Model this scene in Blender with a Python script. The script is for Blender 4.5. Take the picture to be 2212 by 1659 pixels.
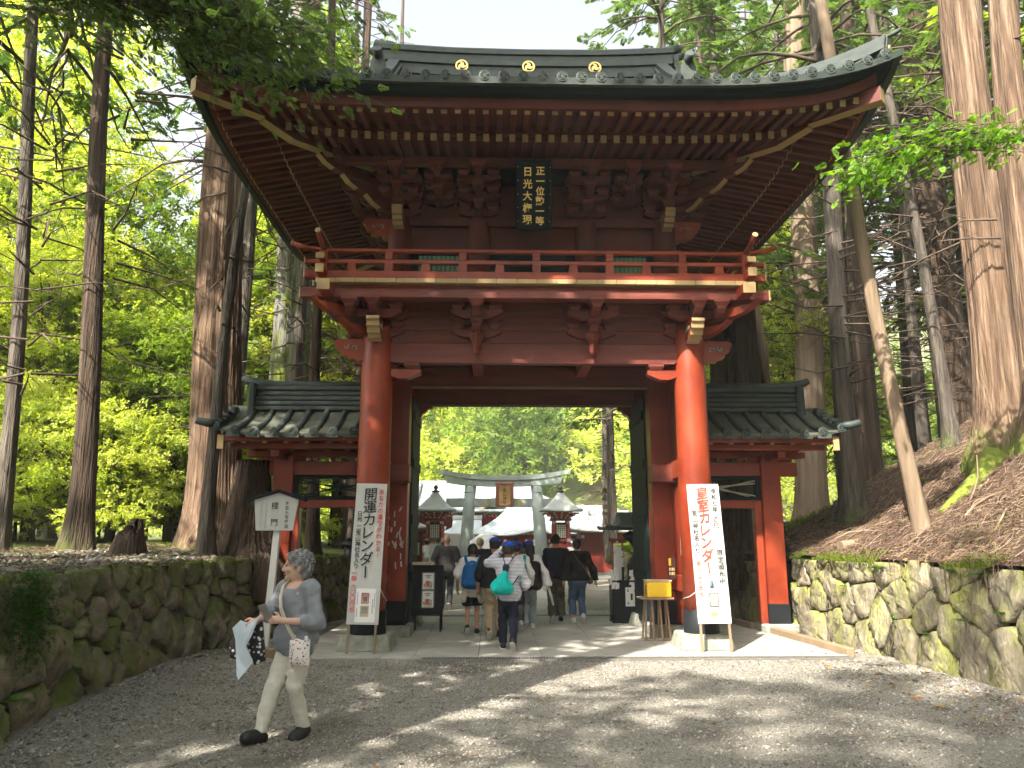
import bpy, math, random
import numpy as np
from mathutils import Vector, Matrix

for o in list(bpy.data.objects):
    bpy.data.objects.remove(o)
scene = bpy.context.scene
COL = scene.collection
rad = math.radians

# ------------------------------------------------------------------ camera
cam_d = bpy.data.cameras.new('camera')
cam_d.sensor_fit = 'HORIZONTAL'
cam_d.sensor_width = 36.0
cam_d.lens = 36.0 * 1661.0 / 2212.0
cam_d.clip_start = 0.05
cam_d.clip_end = 900
cam = bpy.data.objects.new('camera', cam_d)
COL.objects.link(cam)
cam.location = (-0.675, 0, 1.6)
cam.rotation_euler = (rad(90 + 11.5), 0, rad(-1.5))
scene.camera = cam

# ------------------------------------------------------------------ sky and sun
SUN_EL, SUN_AZ = 46.0, 33.0        # elevation; azimuth measured from behind the camera towards the left
sx, sy, sz = (-math.sin(rad(SUN_AZ)) * math.cos(rad(SUN_EL)), -math.cos(rad(SUN_AZ)) * math.cos(rad(SUN_EL)), math.sin(rad(SUN_EL)))
world = bpy.data.worlds.new('World')
scene.world = world
world.use_nodes = True
wn = world.node_tree.nodes
wl = world.node_tree.links
wn.clear()
sky = wn.new('ShaderNodeTexSky')
sky.sky_type = 'NISHITA'
sky.sun_disc = False
sky.sun_elevation = rad(SUN_EL)
sky.sun_rotation = math.atan2(sx, sy)
sky.air_density = 1.0
sky.dust_density = 7.0
sky.ozone_density = 1.0
bg = wn.new('ShaderNodeBackground')
bg.inputs['Strength'].default_value = 0.10
wo = wn.new('ShaderNodeOutputWorld')
hsv = wn.new('ShaderNodeHueSaturation')          # thin bright haze: the whole sky a little whiter
hsv.inputs['Saturation'].default_value = 0.40
hsv.inputs['Value'].default_value = 1.4
wl.new(sky.outputs[0], hsv.inputs['Color'])
wl.new(hsv.outputs[0], bg.inputs[0])
wl.new(bg.outputs[0], wo.inputs[0])
sun_d = bpy.data.lights.new('sun', 'SUN')
sun_d.energy = 5.0
sun_d.angle = rad(0.53)
sun_d.color = (1.0, 0.93, 0.80)
sun = bpy.data.objects.new('sun', sun_d)
COL.objects.link(sun)
sun.rotation_euler = Vector((sx, sy, sz)).to_track_quat('Z', 'Y').to_euler()

vs = scene.view_settings
vs.view_transform = 'Standard'
vs.look = 'None'
vs.exposure = 1.76
vs.gamma = 1.0
vs.use_curve_mapping = False
scene.render.engine = 'CYCLES'
scene.cycles.use_denoising = True
scene.cycles.use_adaptive_sampling = True
scene.cycles.adaptive_threshold = 0.03
scene.cycles.max_bounces = 6
scene.cycles.diffuse_bounces = 3
scene.cycles.glossy_bounces = 2
scene.cycles.transmission_bounces = 3
scene.cycles.transparent_max_bounces = 4
scene.cycles.volume_bounces = 1
scene.cycles.caustics_reflective = False
scene.cycles.caustics_refractive = False

# ------------------------------------------------------------------ helpers
RS = np.random.RandomState(7)
random.seed(7)


class MB:
    """collects polygons; build() links them as one mesh object"""
    def __init__(s):
        s.v = []; s.f = []; s.m = []; s.sm = []

    def add(s, vs_, fs, mi=0, smooth=False):
        b = len(s.v)
        s.v.extend([tuple(map(float, p)) for p in vs_])
        for f in fs:
            s.f.append([b + i for i in f]); s.m.append(mi); s.sm.append(smooth)
        return s

    def box(s, x0, x1, y0, y1, z0, z1, ch=0.012, mi=0, M=None, taper=None):
        """box with chamfered edges"""
        cx, cy, cz = (x0 + x1) / 2, (y0 + y1) / 2, (z0 + z1) / 2
        hx, hy, hz = abs(x1 - x0) / 2, abs(y1 - y0) / 2, abs(z1 - z0) / 2
        c = min(ch, hx * .45, hy * .45, hz * .45)
        vs_ = []; idx = {}
        for sx_ in (-1, 1):
            for sy_ in (-1, 1):
                for sz_ in (-1, 1):
                    for a in range(3):
                        p = [sx_ * hx, sy_ * hy, sz_ * hz]
                        for k, s_ in ((0, sx_), (1, sy_), (2, sz_)):
                            if k != a: p[k] -= s_ * c
                        if taper is not None and sz_ < 0:
                            p[0] *= taper; p[1] *= taper
                        idx[(sx_, sy_, sz_, a)] = len(vs_)
                        p = [p[0] + cx, p[1] + cy, p[2] + cz]
                        if M is not None: p = M @ Vector(p)
                        vs_.append(p)
        fs = []
        S = (-1, 1)
        def q(l, n):
            ps = [Vector(vs_[i]) for i in l]
            nn = (ps[1] - ps[0]).cross(ps[2] - ps[0])
            fs.append(l if nn.dot(Vector(n) if M is None else (M.to_3x3() @ Vector(n))) > 0 else l[::-1])
        for s_ in S:
            q([idx[(s_, -1, -1, 0)], idx[(s_, 1, -1, 0)], idx[(s_, 1, 1, 0)], idx[(s_, -1, 1, 0)]], (s_, 0, 0))
            q([idx[(-1, s_, -1, 1)], idx[(1, s_, -1, 1)], idx[(1, s_, 1, 1)], idx[(-1, s_, 1, 1)]], (0, s_, 0))
            q([idx[(-1, -1, s_, 2)], idx[(1, -1, s_, 2)], idx[(1, 1, s_, 2)], idx[(-1, 1, s_, 2)]], (0, 0, s_))
        for a in S:
            for b in S:
                q([idx[(a, b, -1, 0)], idx[(a, b, -1, 1)], idx[(a, b, 1, 1)], idx[(a, b, 1, 0)]], (a, b, 0))
                q([idx[(a, -1, b, 0)], idx[(a, -1, b, 2)], idx[(a, 1, b, 2)], idx[(a, 1, b, 0)]], (a, 0, b))
                q([idx[(-1, a, b, 1)], idx[(-1, a, b, 2)], idx[(1, a, b, 2)], idx[(1, a, b, 1)]], (0, a, b))
                for d in S:
                    q([idx[(a, b, d, 0)], idx[(a, b, d, 1)], idx[(a, b, d, 2)]], (a, b, d))
        return s.add(vs_, fs, mi)

    def bar(s, p, q, w, h, mi=0, ch=0.006, up=(0, 0, 1)):
        """square bar from p to q, w wide, h high"""
        p, q = Vector(p), Vector(q)
        d = q - p; L = d.length; d.normalize()
        u = Vector(up)
        r = d.cross(u)
        if r.length < 1e-5: r = d.cross(Vector((1, 0, 0)))
        r.normalize(); u = r.cross(d)
        Mx = Matrix(((d.x, r.x, u.x, p.x), (d.y, r.y, u.y, p.y), (d.z, r.z, u.z, p.z), (0, 0, 0, 1)))
        return s.box(0, L, -w / 2, w / 2, -h / 2, h / 2, ch, mi, Mx)

    def tube(s, pts, rs, n=10, mi=0, cap=True, smooth=True, fn=None):
        pts = [Vector(p) for p in pts]
        if not hasattr(rs, '__len__'): rs = [rs] * len(pts)
        rings = []
        prev = None
        for i, p in enumerate(pts):
            d = (pts[min(i + 1, len(pts) - 1)] - pts[max(i - 1, 0)]).normalized()
            if prev is None:
                a = Vector((1, 0, 0)) if abs(d.x) < .8 else Vector((0, 1, 0))
                r = d.cross(a).normalized()
            else:
                r = prev - d * prev.dot(d)
                r.normalize()
            prev = r
            u = d.cross(r)
            ring = []
            for k in range(n):
                t = 2 * math.pi * k / n
                R = rs[i] * (fn(i, k, t) if fn else 1)
                ring.append(p + (r * math.cos(t) + u * math.sin(t)) * R)
            rings.append(ring)
        vs_ = [q for r in rings for q in r]
        fs = []
        for i in range(len(pts) - 1):
            for k in range(n):
                a = i * n + k; b = i * n + (k + 1) % n
                fs.append([a, b, b + n, a + n])
        s.add(vs_, fs, mi, smooth)
        if cap:
            b = len(s.v) - len(vs_)
            s.f.append([b + k for k in range(n)][::-1]); s.m.append(mi); s.sm.append(False)
            s.f.append([b + (len(pts) - 1) * n + k for k in range(n)]); s.m.append(mi); s.sm.append(False)
        return s

    def prism(s, poly, depth, M, mi=0):
        """polygon in local xy extruded along local z from 0 to depth, placed by M (counter-clockwise poly)"""
        n = len(poly)
        vs_ = [M @ Vector((x, y, 0)) for x, y in poly] + [M @ Vector((x, y, depth)) for x, y in poly]
        fs = [list(range(n))[::-1], list(range(n, 2 * n))]
        fs += [[i, (i + 1) % n, n + (i + 1) % n, n + i] for i in range(n)]
        return s.add(vs_, fs, mi)

    def lathe(s, prof, n=24, c=(0, 0, 0), mi=0, smooth=True, rot=0.0):
        vs_ = []
        for r, z in prof:
            for k in range(n):
                t = 2 * math.pi * k / n + rot
                vs_.append((c[0] + r * math.cos(t), c[1] + r * math.sin(t), c[2] + z))
        fs = []
        for i in range(len(prof) - 1):
            for k in range(n):
                a = i * n + k; b = i * n + (k + 1) % n
                fs.append([a, b, b + n, a + n])
        fs.append(list(range(n))[::-1])
        fs.append([(len(prof) - 1) * n + k for k in range(n)])
        return s.add(vs_, fs, mi, smooth)

    def mesh(s, name, mats, smooth=None):
        me = bpy.data.meshes.new(name)
        me.from_pydata(s.v, [], s.f)
        if not isinstance(mats, (list, tuple)): mats = [mats]
        for m in mats: me.materials.append(m)
        me.polygons.foreach_set('material_index', s.m)
        me.polygons.foreach_set('use_smooth', s.sm if smooth is None else [smooth] * len(s.f))
        me.update()
        return me

    def build(s, name, mats, parent=None, smooth=None, **kw):
        return link(name, s.mesh(name, mats, smooth), parent, **kw)


def np_mesh(name, V, F, mats, smooth=False, mi=None, tint=None):
    """V (n,3), F (m,k) index array -> mesh"""
    me = bpy.data.meshes.new(name)
    V = np.ascontiguousarray(V, dtype=np.float32); F = np.ascontiguousarray(F, dtype=np.int32)
    m, k = F.shape
    me.vertices.add(len(V)); me.vertices.foreach_set('co', V.ravel())
    me.loops.add(m * k); me.loops.foreach_set('vertex_index', F.ravel())
    me.polygons.add(m)
    me.polygons.foreach_set('loop_start', np.arange(0, m * k, k, dtype=np.int32))
    if not isinstance(mats, (list, tuple)): mats = [mats]
    for t in mats: me.materials.append(t)
    if mi is not None: me.polygons.foreach_set('material_index', np.asarray(mi, dtype=np.int32))
    me.polygons.foreach_set('use_smooth', np.full(m, bool(smooth)))
    if tint is not None:
        at = me.attributes.new('tint', 'FLOAT', 'POINT')
        at.data.foreach_set('value', np.asarray(tint, dtype=np.float32))
    me.update(calc_edges=True)
    me.validate()
    return me


def link(name, me, parent=None, loc=None, rot=None, label=None, cat=None, group=None, kind=None):
    o = bpy.data.objects.new(name, me)
    COL.objects.link(o)
    if parent is not None: o.parent = parent
    if loc is not None: o.location = loc
    if rot is not None: o.rotation_euler = rot
    tag(o, label, cat, group, kind)
    return o


def tag(o, label=None, cat=None, group=None, kind=None):
    if label: o['label'] = label
    if cat: o['category'] = cat
    if group: o['group'] = group
    if kind: o['kind'] = kind
    return o


def thing(name, label, cat, loc=(0, 0, 0), rz=0.0, group=None):
    return link(name, None, None, loc, (0, 0, rz), label, cat, group)


def copy_tree(o, parent=None):
    c = o.copy()
    COL.objects.link(c)
    c.parent = parent
    for ch in o.children: copy_tree(ch, c)
    return c


def frame(o, x, y, z=None):
    """matrix with columns x,y,(x cross y) and origin o"""
    x = Vector(x).normalized(); y = Vector(y); y = (y - x * y.dot(x)).normalized(); z = x.cross(y)
    return Matrix(((x.x, y.x, z.x, o[0]), (x.y, y.y, z.y, o[1]), (x.z, y.z, z.z, o[2]), (0, 0, 0, 1)))


# cheap smooth noise on arrays: sums of sines with random directions
_nd = np.random.RandomState(3)
_ND = _nd.normal(size=(40, 3)); _NP = _nd.uniform(0, 6.28, 40)
def snoise(P, scale=1.0, octv=3, seed=0):
    P = np.asarray(P, dtype=float)
    out = np.zeros(P.shape[:-1]); amp = 1.0; tot = 0
    for o in range(octv):
        for j in range(4):
            k = (seed * 7 + o * 4 + j) % 40
            out += amp * np.sin(P @ (_ND[k] * scale * 2 ** o) + _NP[(k + seed) % 40])
        tot += amp * 2; amp *= .5
    return out / tot


# ------------------------------------------------------------------ materials
def mat(name, cols, scale=4.0, rough=.6, bump=0.0, bscale=40.0, stretch=(1, 1, 1), spec=.4, metal=0.0, detail=5.0, pos=None, coat=0.0, rough2=None, bstretch=None, bdist=0.02, contrast=1.0):
    m = bpy.data.materials.new(name)
    m.use_nodes = True
    nt = m.node_tree; n = nt.nodes; l = nt.links
    b = n['Principled BSDF']
    tc = n.new('ShaderNodeTexCoord'); oi = n.new('ShaderNodeObjectInfo')
    ad = n.new('ShaderNodeVectorMath'); ad.operation = 'MULTIPLY_ADD'
    cb = n.new('ShaderNodeCombineXYZ')
    for k in range(3): l.new(oi.outputs['Random'], cb.inputs[k])
    l.new(cb.outputs[0], ad.inputs[0]); ad.inputs[1].default_value = (37, 53, 71)
    l.new(tc.outputs['Object'], ad.inputs[2])
    mp = n.new('ShaderNodeMapping'); mp.inputs['Scale'].default_value = stretch
    l.new(ad.outputs[0], mp.inputs[0])
    nz = n.new('ShaderNodeTexNoise'); nz.inputs['Scale'].default_value = scale; nz.inputs['Detail'].default_value = detail
    nz.inputs['Roughness'].default_value = .6
    l.new(mp.outputs[0], nz.inputs['Vector'])
    cr = n.new('ShaderNodeValToRGB')
    el = cr.color_ramp.elements
    k = len(cols)
    while len(el) < k: el.new(.5)
    for i, c in enumerate(cols):
        el[i].position = pos[i] if pos else (.5 + (i / (k - 1) - .5) * .5 / contrast if k > 1 else 0)
        el[i].color = (*c, 1)
    l.new(nz.outputs[0], cr.inputs[0]); l.new(cr.outputs[0], b.inputs['Base Color'])
    b.inputs['Roughness'].default_value = rough
    if rough2 is not None:
        mr = n.new('ShaderNodeMapRange'); mr.inputs['To Min'].default_value = rough; mr.inputs['To Max'].default_value = rough2
        mr.inputs['From Min'].default_value = .3; mr.inputs['From Max'].default_value = .7
        l.new(nz.outputs[0], mr.inputs[0]); l.new(mr.outputs[0], b.inputs['Roughness'])
    b.inputs['Specular IOR Level'].default_value = spec
    b.inputs['Metallic'].default_value = metal
    b.inputs['Coat Weight'].default_value = coat
    b.inputs['Coat Roughness'].default_value = .15
    if bump:
        mp2 = n.new('ShaderNodeMapping'); mp2.inputs['Scale'].default_value = bstretch or stretch
        l.new(ad.outputs[0], mp2.inputs[0])
        n2 = n.new('ShaderNodeTexNoise'); n2.inputs['Scale'].default_value = bscale; n2.inputs['Detail'].default_value = 4
        l.new(mp2.outputs[0], n2.inputs['Vector'])
        bp = n.new('ShaderNodeBump'); bp.inputs['Strength'].default_value = bump; bp.inputs['Distance'].default_value = bdist
        l.new(n2.outputs[0], bp.inputs['Height']); l.new(bp.outputs[0], b.inputs['Normal'])
    return m


def overlay(m, col, scale, lo, hi, amount=1.0, stretch=(1, 1, 1), up=0.0, zlo=None, zhi=None):
    """paint a second colour (moss, dirt, lichen) in noise patches, optionally favouring upward faces or a height band (object z)"""
    nt = m.node_tree; n = nt.nodes; l = nt.links
    b = n['Principled BSDF']
    src = b.inputs['Base Color'].links[0].from_socket
    tc = n.new('ShaderNodeTexCoord')
    oi = n.new('ShaderNodeObjectInfo')
    ad = n.new('ShaderNodeVectorMath'); ad.operation = 'ADD'
    l.new(tc.outputs['Object'], ad.inputs[0]); l.new(oi.outputs['Random'], ad.inputs[1])
    mp = n.new('ShaderNodeMapping'); mp.inputs['Scale'].default_value = stretch
    l.new(ad.outputs[0], mp.inputs[0])
    nz = n.new('ShaderNodeTexNoise'); nz.inputs['Scale'].default_value = scale; nz.inputs['Detail'].default_value = 6
    nz.inputs['Roughness'].default_value = .65
    l.new(mp.outputs[0], nz.inputs['Vector'])
    val = nz.outputs[0]
    if up:
        g = n.new('ShaderNodeNewGeometry'); sp = n.new('ShaderNodeSeparateXYZ'); l.new(g.outputs['Normal'], sp.inputs[0])
        ma = n.new('ShaderNodeMath'); ma.operation = 'MULTIPLY_ADD'; l.new(sp.outputs[2], ma.inputs[0]); ma.inputs[1].default_value = up
        l.new(val, ma.inputs[2]); val = ma.outputs[0]
    if zlo is not None:
        sp2 = n.new('ShaderNodeSeparateXYZ'); l.new(tc.outputs['Object'], sp2.inputs[0])
        mz = n.new('ShaderNodeMapRange'); mz.inputs['From Min'].default_value = zlo; mz.inputs['From Max'].default_value = zhi
        mz.inputs['To Min'].default_value = .35; mz.inputs['To Max'].default_value = -.35
        l.new(sp2.outputs[2], mz.inputs[0])
        ma2 = n.new('ShaderNodeMath'); ma2.operation = 'ADD'; l.new(val, ma2.inputs[0]); l.new(mz.outputs[0], ma2.inputs[1]); val = ma2.outputs[0]
    mr = n.new('ShaderNodeMapRange'); mr.inputs['From Min'].default_value = lo; mr.inputs['From Max'].default_value = hi
    mr.inputs['To Max'].default_value = amount
    l.new(val, mr.inputs[0])
    mx = n.new('ShaderNodeMix'); mx.data_type = 'RGBA'
    l.new(mr.outputs[0], mx.inputs['Factor']); l.new(src, mx.inputs['A'])
    # the overlay colour itself varies a little
    hs = n.new('ShaderNodeHueSaturation'); hs.inputs['Color'].default_value = (*col, 1)
    m3 = n.new('ShaderNodeMapRange'); m3.inputs['To Min'].default_value = .55; m3.inputs['To Max'].default_value = 1.5
    n3 = n.new('ShaderNodeTexNoise'); n3.inputs['Scale'].default_value = scale * 3.3; l.new(mp.outputs[0], n3.inputs['Vector'])
    l.new(n3.outputs[0], m3.inputs[0]); l.new(m3.outputs[0], hs.inputs['Value'])
    l.new(hs.outputs[0], mx.inputs['B'])
    l.new(mx.outputs['Result'], b.inputs['Base Color'])
    return m


def leaf_mat(name, dark, light, trans=.45):
    m = bpy.data.materials.new(name)
    m.use_nodes = True
    nt = m.node_tree; n = nt.nodes; l = nt.links
    n.clear()
    out = n.new('ShaderNodeOutputMaterial')
    at = n.new('ShaderNodeAttribute'); at.attribute_name = 'tint'
    oi = n.new('ShaderNodeObjectInfo')
    ma = n.new('ShaderNodeMath'); ma.operation = 'MULTIPLY_ADD'; ma.inputs[1].default_value = .35
    sb = n.new('ShaderNodeMath'); sb.operation = 'SUBTRACT'; sb.inputs[1].default_value = .5
    l.new(oi.outputs['Random'], sb.inputs[0]); l.new(sb.outputs[0], ma.inputs[0]); l.new(at.outputs['Fac'], ma.inputs[2])
    cr = n.new('ShaderNodeValToRGB')
    cr.color_ramp.elements[0].color = (*dark, 1); cr.color_ramp.elements[1].color = (*light, 1)
    l.new(ma.outputs[0], cr.inputs[0])
    d = n.new('ShaderNodeBsdfPrincipled'); d.inputs['Roughness'].default_value = .55; d.inputs['Specular IOR Level'].default_value = .25
    t = n.new('ShaderNodeBsdfTranslucent')
    hs = n.new('ShaderNodeHueSaturation'); hs.inputs['Saturation'].default_value = 1.15; hs.inputs['Value'].default_value = 1.6
    l.new(cr.outputs[0], d.inputs['Base Color']); l.new(cr.outputs[0], hs.inputs['Color']); l.new(hs.outputs[0], t.inputs['Color'])
    mx = n.new('ShaderNodeMixShader'); mx.inputs[0].default_value = trans
    l.new(d.outputs[0], mx.inputs[1]); l.new(t.outputs[0], mx.inputs[2]); l.new(mx.outputs[0], out.inputs[0])
    return m


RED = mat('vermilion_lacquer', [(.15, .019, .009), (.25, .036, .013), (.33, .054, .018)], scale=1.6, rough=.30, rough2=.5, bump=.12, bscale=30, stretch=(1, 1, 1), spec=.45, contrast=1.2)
overlay(RED, (.12, .024, .016), 2.2, .50, .78, .7, stretch=(1, 1, .30))
overlay(RED, (.36, .13, .08), 9.0, .66, .74, .55, stretch=(1, 1, .25))
REDW = mat('weathered_red_wood', [(.10, .022, .016), (.16, .034, .022), (.22, .054, .036)], scale=2.2, rough=.42, rough2=.62, bump=.25, bscale=22, stretch=(.5, 4, 4), contrast=1.3)
overlay(REDW, (.20, .10, .085), 3.0, .58, .85, .5, stretch=(.4, 3, 3))
REDE = mat('shade_darkened_bengara_wood', [(.075, .017, .013), (.125, .027, .019), (.17, .040, .027)], scale=1.8, rough=.5, rough2=.7, bump=.2, bscale=24, stretch=(1, 1, 1), contrast=1.2)  # bengara red of upper storey and eaves, darkened to stand in for shade
OCHRE = mat('ochre_paint', [(.34, .23, .11), (.47, .33, .16)], scale=3, rough=.55, bump=.1)
TILE = mat('copper_tile_dark', [(.026, .040, .038), (.045, .060, .055), (.075, .086, .077)], scale=3.5, rough=.5, rough2=.72, bump=.15, bscale=25, spec=.4, contrast=1.2)
overlay(TILE, (.07, .11, .09), 5.0, .60, .85, .45)
BLACK = mat('black_lacquer', [(.008, .010, .013), (.016, .019, .023)], scale=3, rough=.6, bump=.05, spec=.18)
BLUEBLACK = mat('door_black_green', [(.005, .014, .018), (.009, .022, .026)], scale=3, rough=.65, bump=.05, spec=.15)
LOUVRE = mat('green_louvre', [(.10, .23, .15), (.16, .33, .21)], scale=6, rough=.6, stretch=(8, 8, .4))
GOLD = mat('gold_leaf', [(.75, .52, .16), (.9, .68, .26)], scale=8, rough=.38, metal=.6)
STONE = mat('base_granite', [(.22, .22, .18), (.32, .32, .28), (.42, .41, .36)], scale=9, rough=.85, bump=.5, bscale=60)
overlay(STONE, (.12, .15, .05), 3.0, .48, .75, .8)
SLAB = mat('paving_slab', [(.30, .29, .26), (.37, .36, .32), (.43, .41, .37)], scale=2.2, rough=.8, bump=.25, bscale=90)
overlay(SLAB, (.17, .15, .12), 1.3, .52, .85, .6)
GREYWOOD = mat('bare_timber', [(.20, .14, .085), (.30, .22, .14)], scale=3, rough=.75, bump=.3, bscale=18, stretch=(1, 1, .15))
PAPER = mat('white_paper', [(.52, .52, .50), (.58, .58, .56)], scale=3, rough=.7, bump=.15, bscale=4, bdist=.05)
INK = mat('black_ink', [(.012, .012, .014), (.02, .02, .022)], rough=.6)
REDINK = mat('red_ink', [(.62, .05, .03), (.72, .09, .05)], rough=.6)
WHITEPAINT = mat('white_paint', [(.70, .69, .64), (.80, .79, .75)], scale=2, rough=.6, bump=.1)
DKMETAL = mat('dark_metal', [(.02, .022, .022), (.05, .05, .05)], rough=.45, metal=.5)


# ------------------------------------------------------------------ text
def text_mb(s, size, bold=0.0, rough=0.0):
    """flat mesh data (verts in xy, faces) of a text, centred on its own box"""
    cu = bpy.data.curves.new('t', 'FONT')
    cu.body = s; cu.size = size; cu.offset = bold; cu.resolution_u = 3
    cu.align_x = 'CENTER'; cu.align_y = 'CENTER'
    ob = bpy.data.objects.new('t', cu)
    COL.objects.link(ob)
    dg = bpy.context.evaluated_depsgraph_get()
    me = bpy.data.meshes.new_from_object(ob.evaluated_get(dg))
    V = np.array([v.co[:] for v in me.vertices]) if len(me.vertices) else np.zeros((0, 3))
    F = [list(p.vertices) for p in me.polygons]
    bpy.data.objects.remove(ob); bpy.data.curves.remove(cu); bpy.data.meshes.remove(me)
    if len(V):
        V[:, :2] -= (V[:, :2].min(0) + V[:, :2].max(0)) / 2
        if rough:
            V[:, 0] += rough * size * snoise(V * 9 / size, 1, 2, 1); V[:, 1] += rough * size * snoise(V * 9 / size, 1, 2, 5)
    return V, F


def write_column(name, chars, size, M, m, parent, step=None, bold=0.0, rough=.012, wide=1.0, depth=0.0, slant=0.0):
    """vertical writing: characters stacked downwards from local y=0; M maps local xy(+z) to the parent's frame"""
    mb = MB(); y = 0
    step = step or size * 1.02
    for ch in chars:
        if ch == ' ':
            y -= step * .55; continue
        V, F = text_mb(ch, size, bold, rough)
        if ch == 'ー' and len(V): V = np.stack([V[:, 1], -V[:, 0], V[:, 2]], 1)
        if len(V):
            V = V.copy(); V[:, 0] *= wide
            V[:, 1] += V[:, 0] * slant
            P = [M @ Vector((v[0], v[1] + y - step * .5, 0)) for v in V]
            mb.add(P, F)
            if depth:
                P2 = [M @ Vector((v[0], v[1] + y - step * .5, -depth)) for v in V]
                # side walls from boundary edges
                cnt = {}
                for f in F:
                    for a, b in zip(f, f[1:] + f[:1]):
                        cnt[(a, b)] = 1
                b0 = len(mb.v); mb.v.extend([tuple(p) for p in P + P2]); n0 = len(P)
                for (a, b) in cnt:
                    if (b, a) not in cnt:
                        mb.f.append([b0 + b, b0 + a, b0 + n0 + a, b0 + n0 + b]); mb.m.append(0); mb.sm.append(False)
        y -= step
    return mb.build(name, m, parent, kind='stuff')

# ================================================================== SETTING
GRAVEL = mat('gravel_ground', [(.155, .142, .118), (.265, .245, .21), (.38, .36, .315)], scale=42, rough=.9, bump=1.0, bscale=75, detail=8, bdist=.03, contrast=1.2)
overlay(GRAVEL, (.075, .055, .040), .9, .52, .68, .75)
SOIL = mat('needle_soil', [(.028, .017, .011), (.065, .040, .027), (.115, .076, .052)], scale=9, rough=.95, bump=.9, bscale=26, stretch=(1, 1, 1), bdist=.05)
overlay(SOIL, (.07, .095, .018), .55, .54, .66, .85)
MOSSY = mat('mossy_bank', [(.045, .040, .022), (.10, .085, .045), (.15, .13, .075)], scale=7, rough=.95, bump=.9, bscale=30, bdist=.05)
overlay(MOSSY, (.10, .15, .020), .45, .42, .58, .95)
ROCK = mat('wall_rock', [(.07, .062, .046), (.19, .165, .122), (.33, .28, .20)], scale=3.2, rough=.85, bump=.8, bscale=14, bdist=.03, contrast=1.1)
overlay(ROCK, (.22, .14, .075), 1.7, .55, .75, .7)
overlay(ROCK, (.095, .125, .020), 2.1, .46, .66, .9, up=.20)
ROCKR = mat('lichen_wall_rock', [(.10, .088, .06), (.22, .19, .135), (.36, .31, .225)], scale=4.5, rough=.9, bump=1.0, bscale=22, bdist=.035, stretch=(1, 1, .45), contrast=1.3)
overlay(ROCKR, (.42, .43, .34), 15, .60, .68, .8, stretch=(1, 1, .6))
overlay(ROCKR, (.22, .24, .04), 2.2, .47, .70, .8, stretch=(1, 1, .3), up=.15)
JOINT = mat('wall_joint_earth', [(.012, .011, .008), (.03, .026, .018)], scale=8, rough=1)
PEBBLE = mat('pebbles', [(.16, .155, .14), (.30, .29, .27), (.48, .47, .44)], scale=2.3, rough=.8, bump=.3, bscale=20, contrast=1.5)


def wall_l(y):
    return float(np.interp(y, [2, 5, 6.83, 7.87, 9.0, 10.6, 11.76, 12.9, 14.3, 17, 24, 40], [-4.1, -4.45, -4.67, -4.88, -4.98, -5.12, -5.0, -4.62, -4.35, -3.75, -3.6, -6.0]))


def wall_r(y):
    return float(np.interp(y, [2, 6, 8.5, 10.3, 12.6, 14.2, 16.5, 20, 25, 32, 40], [5.2, 5.1, 4.98, 4.89, 4.75, 4.72, 4.3, 3.75, 3.3, 4.2, 6.0]))


def zl(x, y):
    d = max(0.0, wall_l(y) - x)
    return 1.24 + .05 * min(d, 3) + .02 * d + .05 * math.sin(x * 1.3 + y * .7) * min(1, d) + (0 if d < 14 else (d - 14) * .05)


def zr(x, y):
    d = max(0.0, x - wall_r(y))
    k = min(1.0, max(0.25, (17.5 - y) / 4.0 + .6)) if y > 15 else 1.0
    return 1.26 + k * (.45 * min(d, 1.5) + .62 * min(max(d - 1.5, 0), 5) + .38 * max(d - 6.5, 0)) + .07 * math.sin(x * 1.7 + y * .9) * min(1, d)


# ground: one sheet to the horizon
gm = MB()
gm.add([(-400, -300, 0), (400, -300, 0), (400, 600, 0), (-400, 600, 0)], [[0, 1, 2, 3]])
gm.build('ground', GRAVEL, kind='structure')


def bank(name, side, m):
    ys = np.concatenate([np.arange(-14, 4, 1.0), np.arange(4, 18, .35), np.arange(18, 46, 1.0), np.arange(46, 120, 4)])
    ds = np.concatenate([[0, .05, .2, .4], np.arange(.7, 7, .35), np.arange(7, 20, 1), [22, 26, 32, 40, 60, 90, 140]])
    V = []
    for y in ys:
        for d in ds:
            if side < 0:
                x = wall_l(y) - .16 - d; z = zl(x, y)
            else:
                x = wall_r(y) + .16 + d; z = zr(x, y)
            V.append((x, y, z))
    V = np.array(V)
    dd = np.tile(ds, len(ys))
    V[:, 2] += np.where(dd > .3, .035 * snoise(V, 3.1, 3) + .03 * snoise(V, 9, 2, 4), 0)
    n = len(ds)
    F = []
    for i in range(len(ys) - 1):
        for j in range(n - 1):
            a = i * n + j
            F.append([a, a + n, a + n + 1, a + 1] if side < 0 else [a, a + 1, a + n + 1, a + n])
    F = np.array(F)
    if side < 0: F = F[:, ::-1]
    F = F[:, ::-1] if side > 0 else F
    me = np_mesh(name, V, F, m, True)
    o = link(name, me, kind='structure')
    # make normals face up
    if me.polygons[len(me.polygons) // 2].normal.z < 0:
        me.flip_normals()
    return o


bank('left_bank', -1, MOSSY)
bank('right_slope', 1, SOIL)


# ---------------------------------------------------------------- rubble walls (each stone its own part)
def clip_poly(P, nx, ny, d):
    """keep the part of polygon with nx*x+ny*y<=d"""
    out = []
    for i in range(len(P)):
        a, b = P[i], P[(i + 1) % len(P)]
        da, db = nx * a[0] + ny * a[1] - d, nx * b[0] + ny * b[1] - d
        if da <= 0: out.append(a)
        if (da < 0 < db) or (db < 0 < da):
            t = da / (da - db)
            out.append((a[0] + t * (b[0] - a[0]), a[1] + t * (b[1] - a[1])))
    return out


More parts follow.
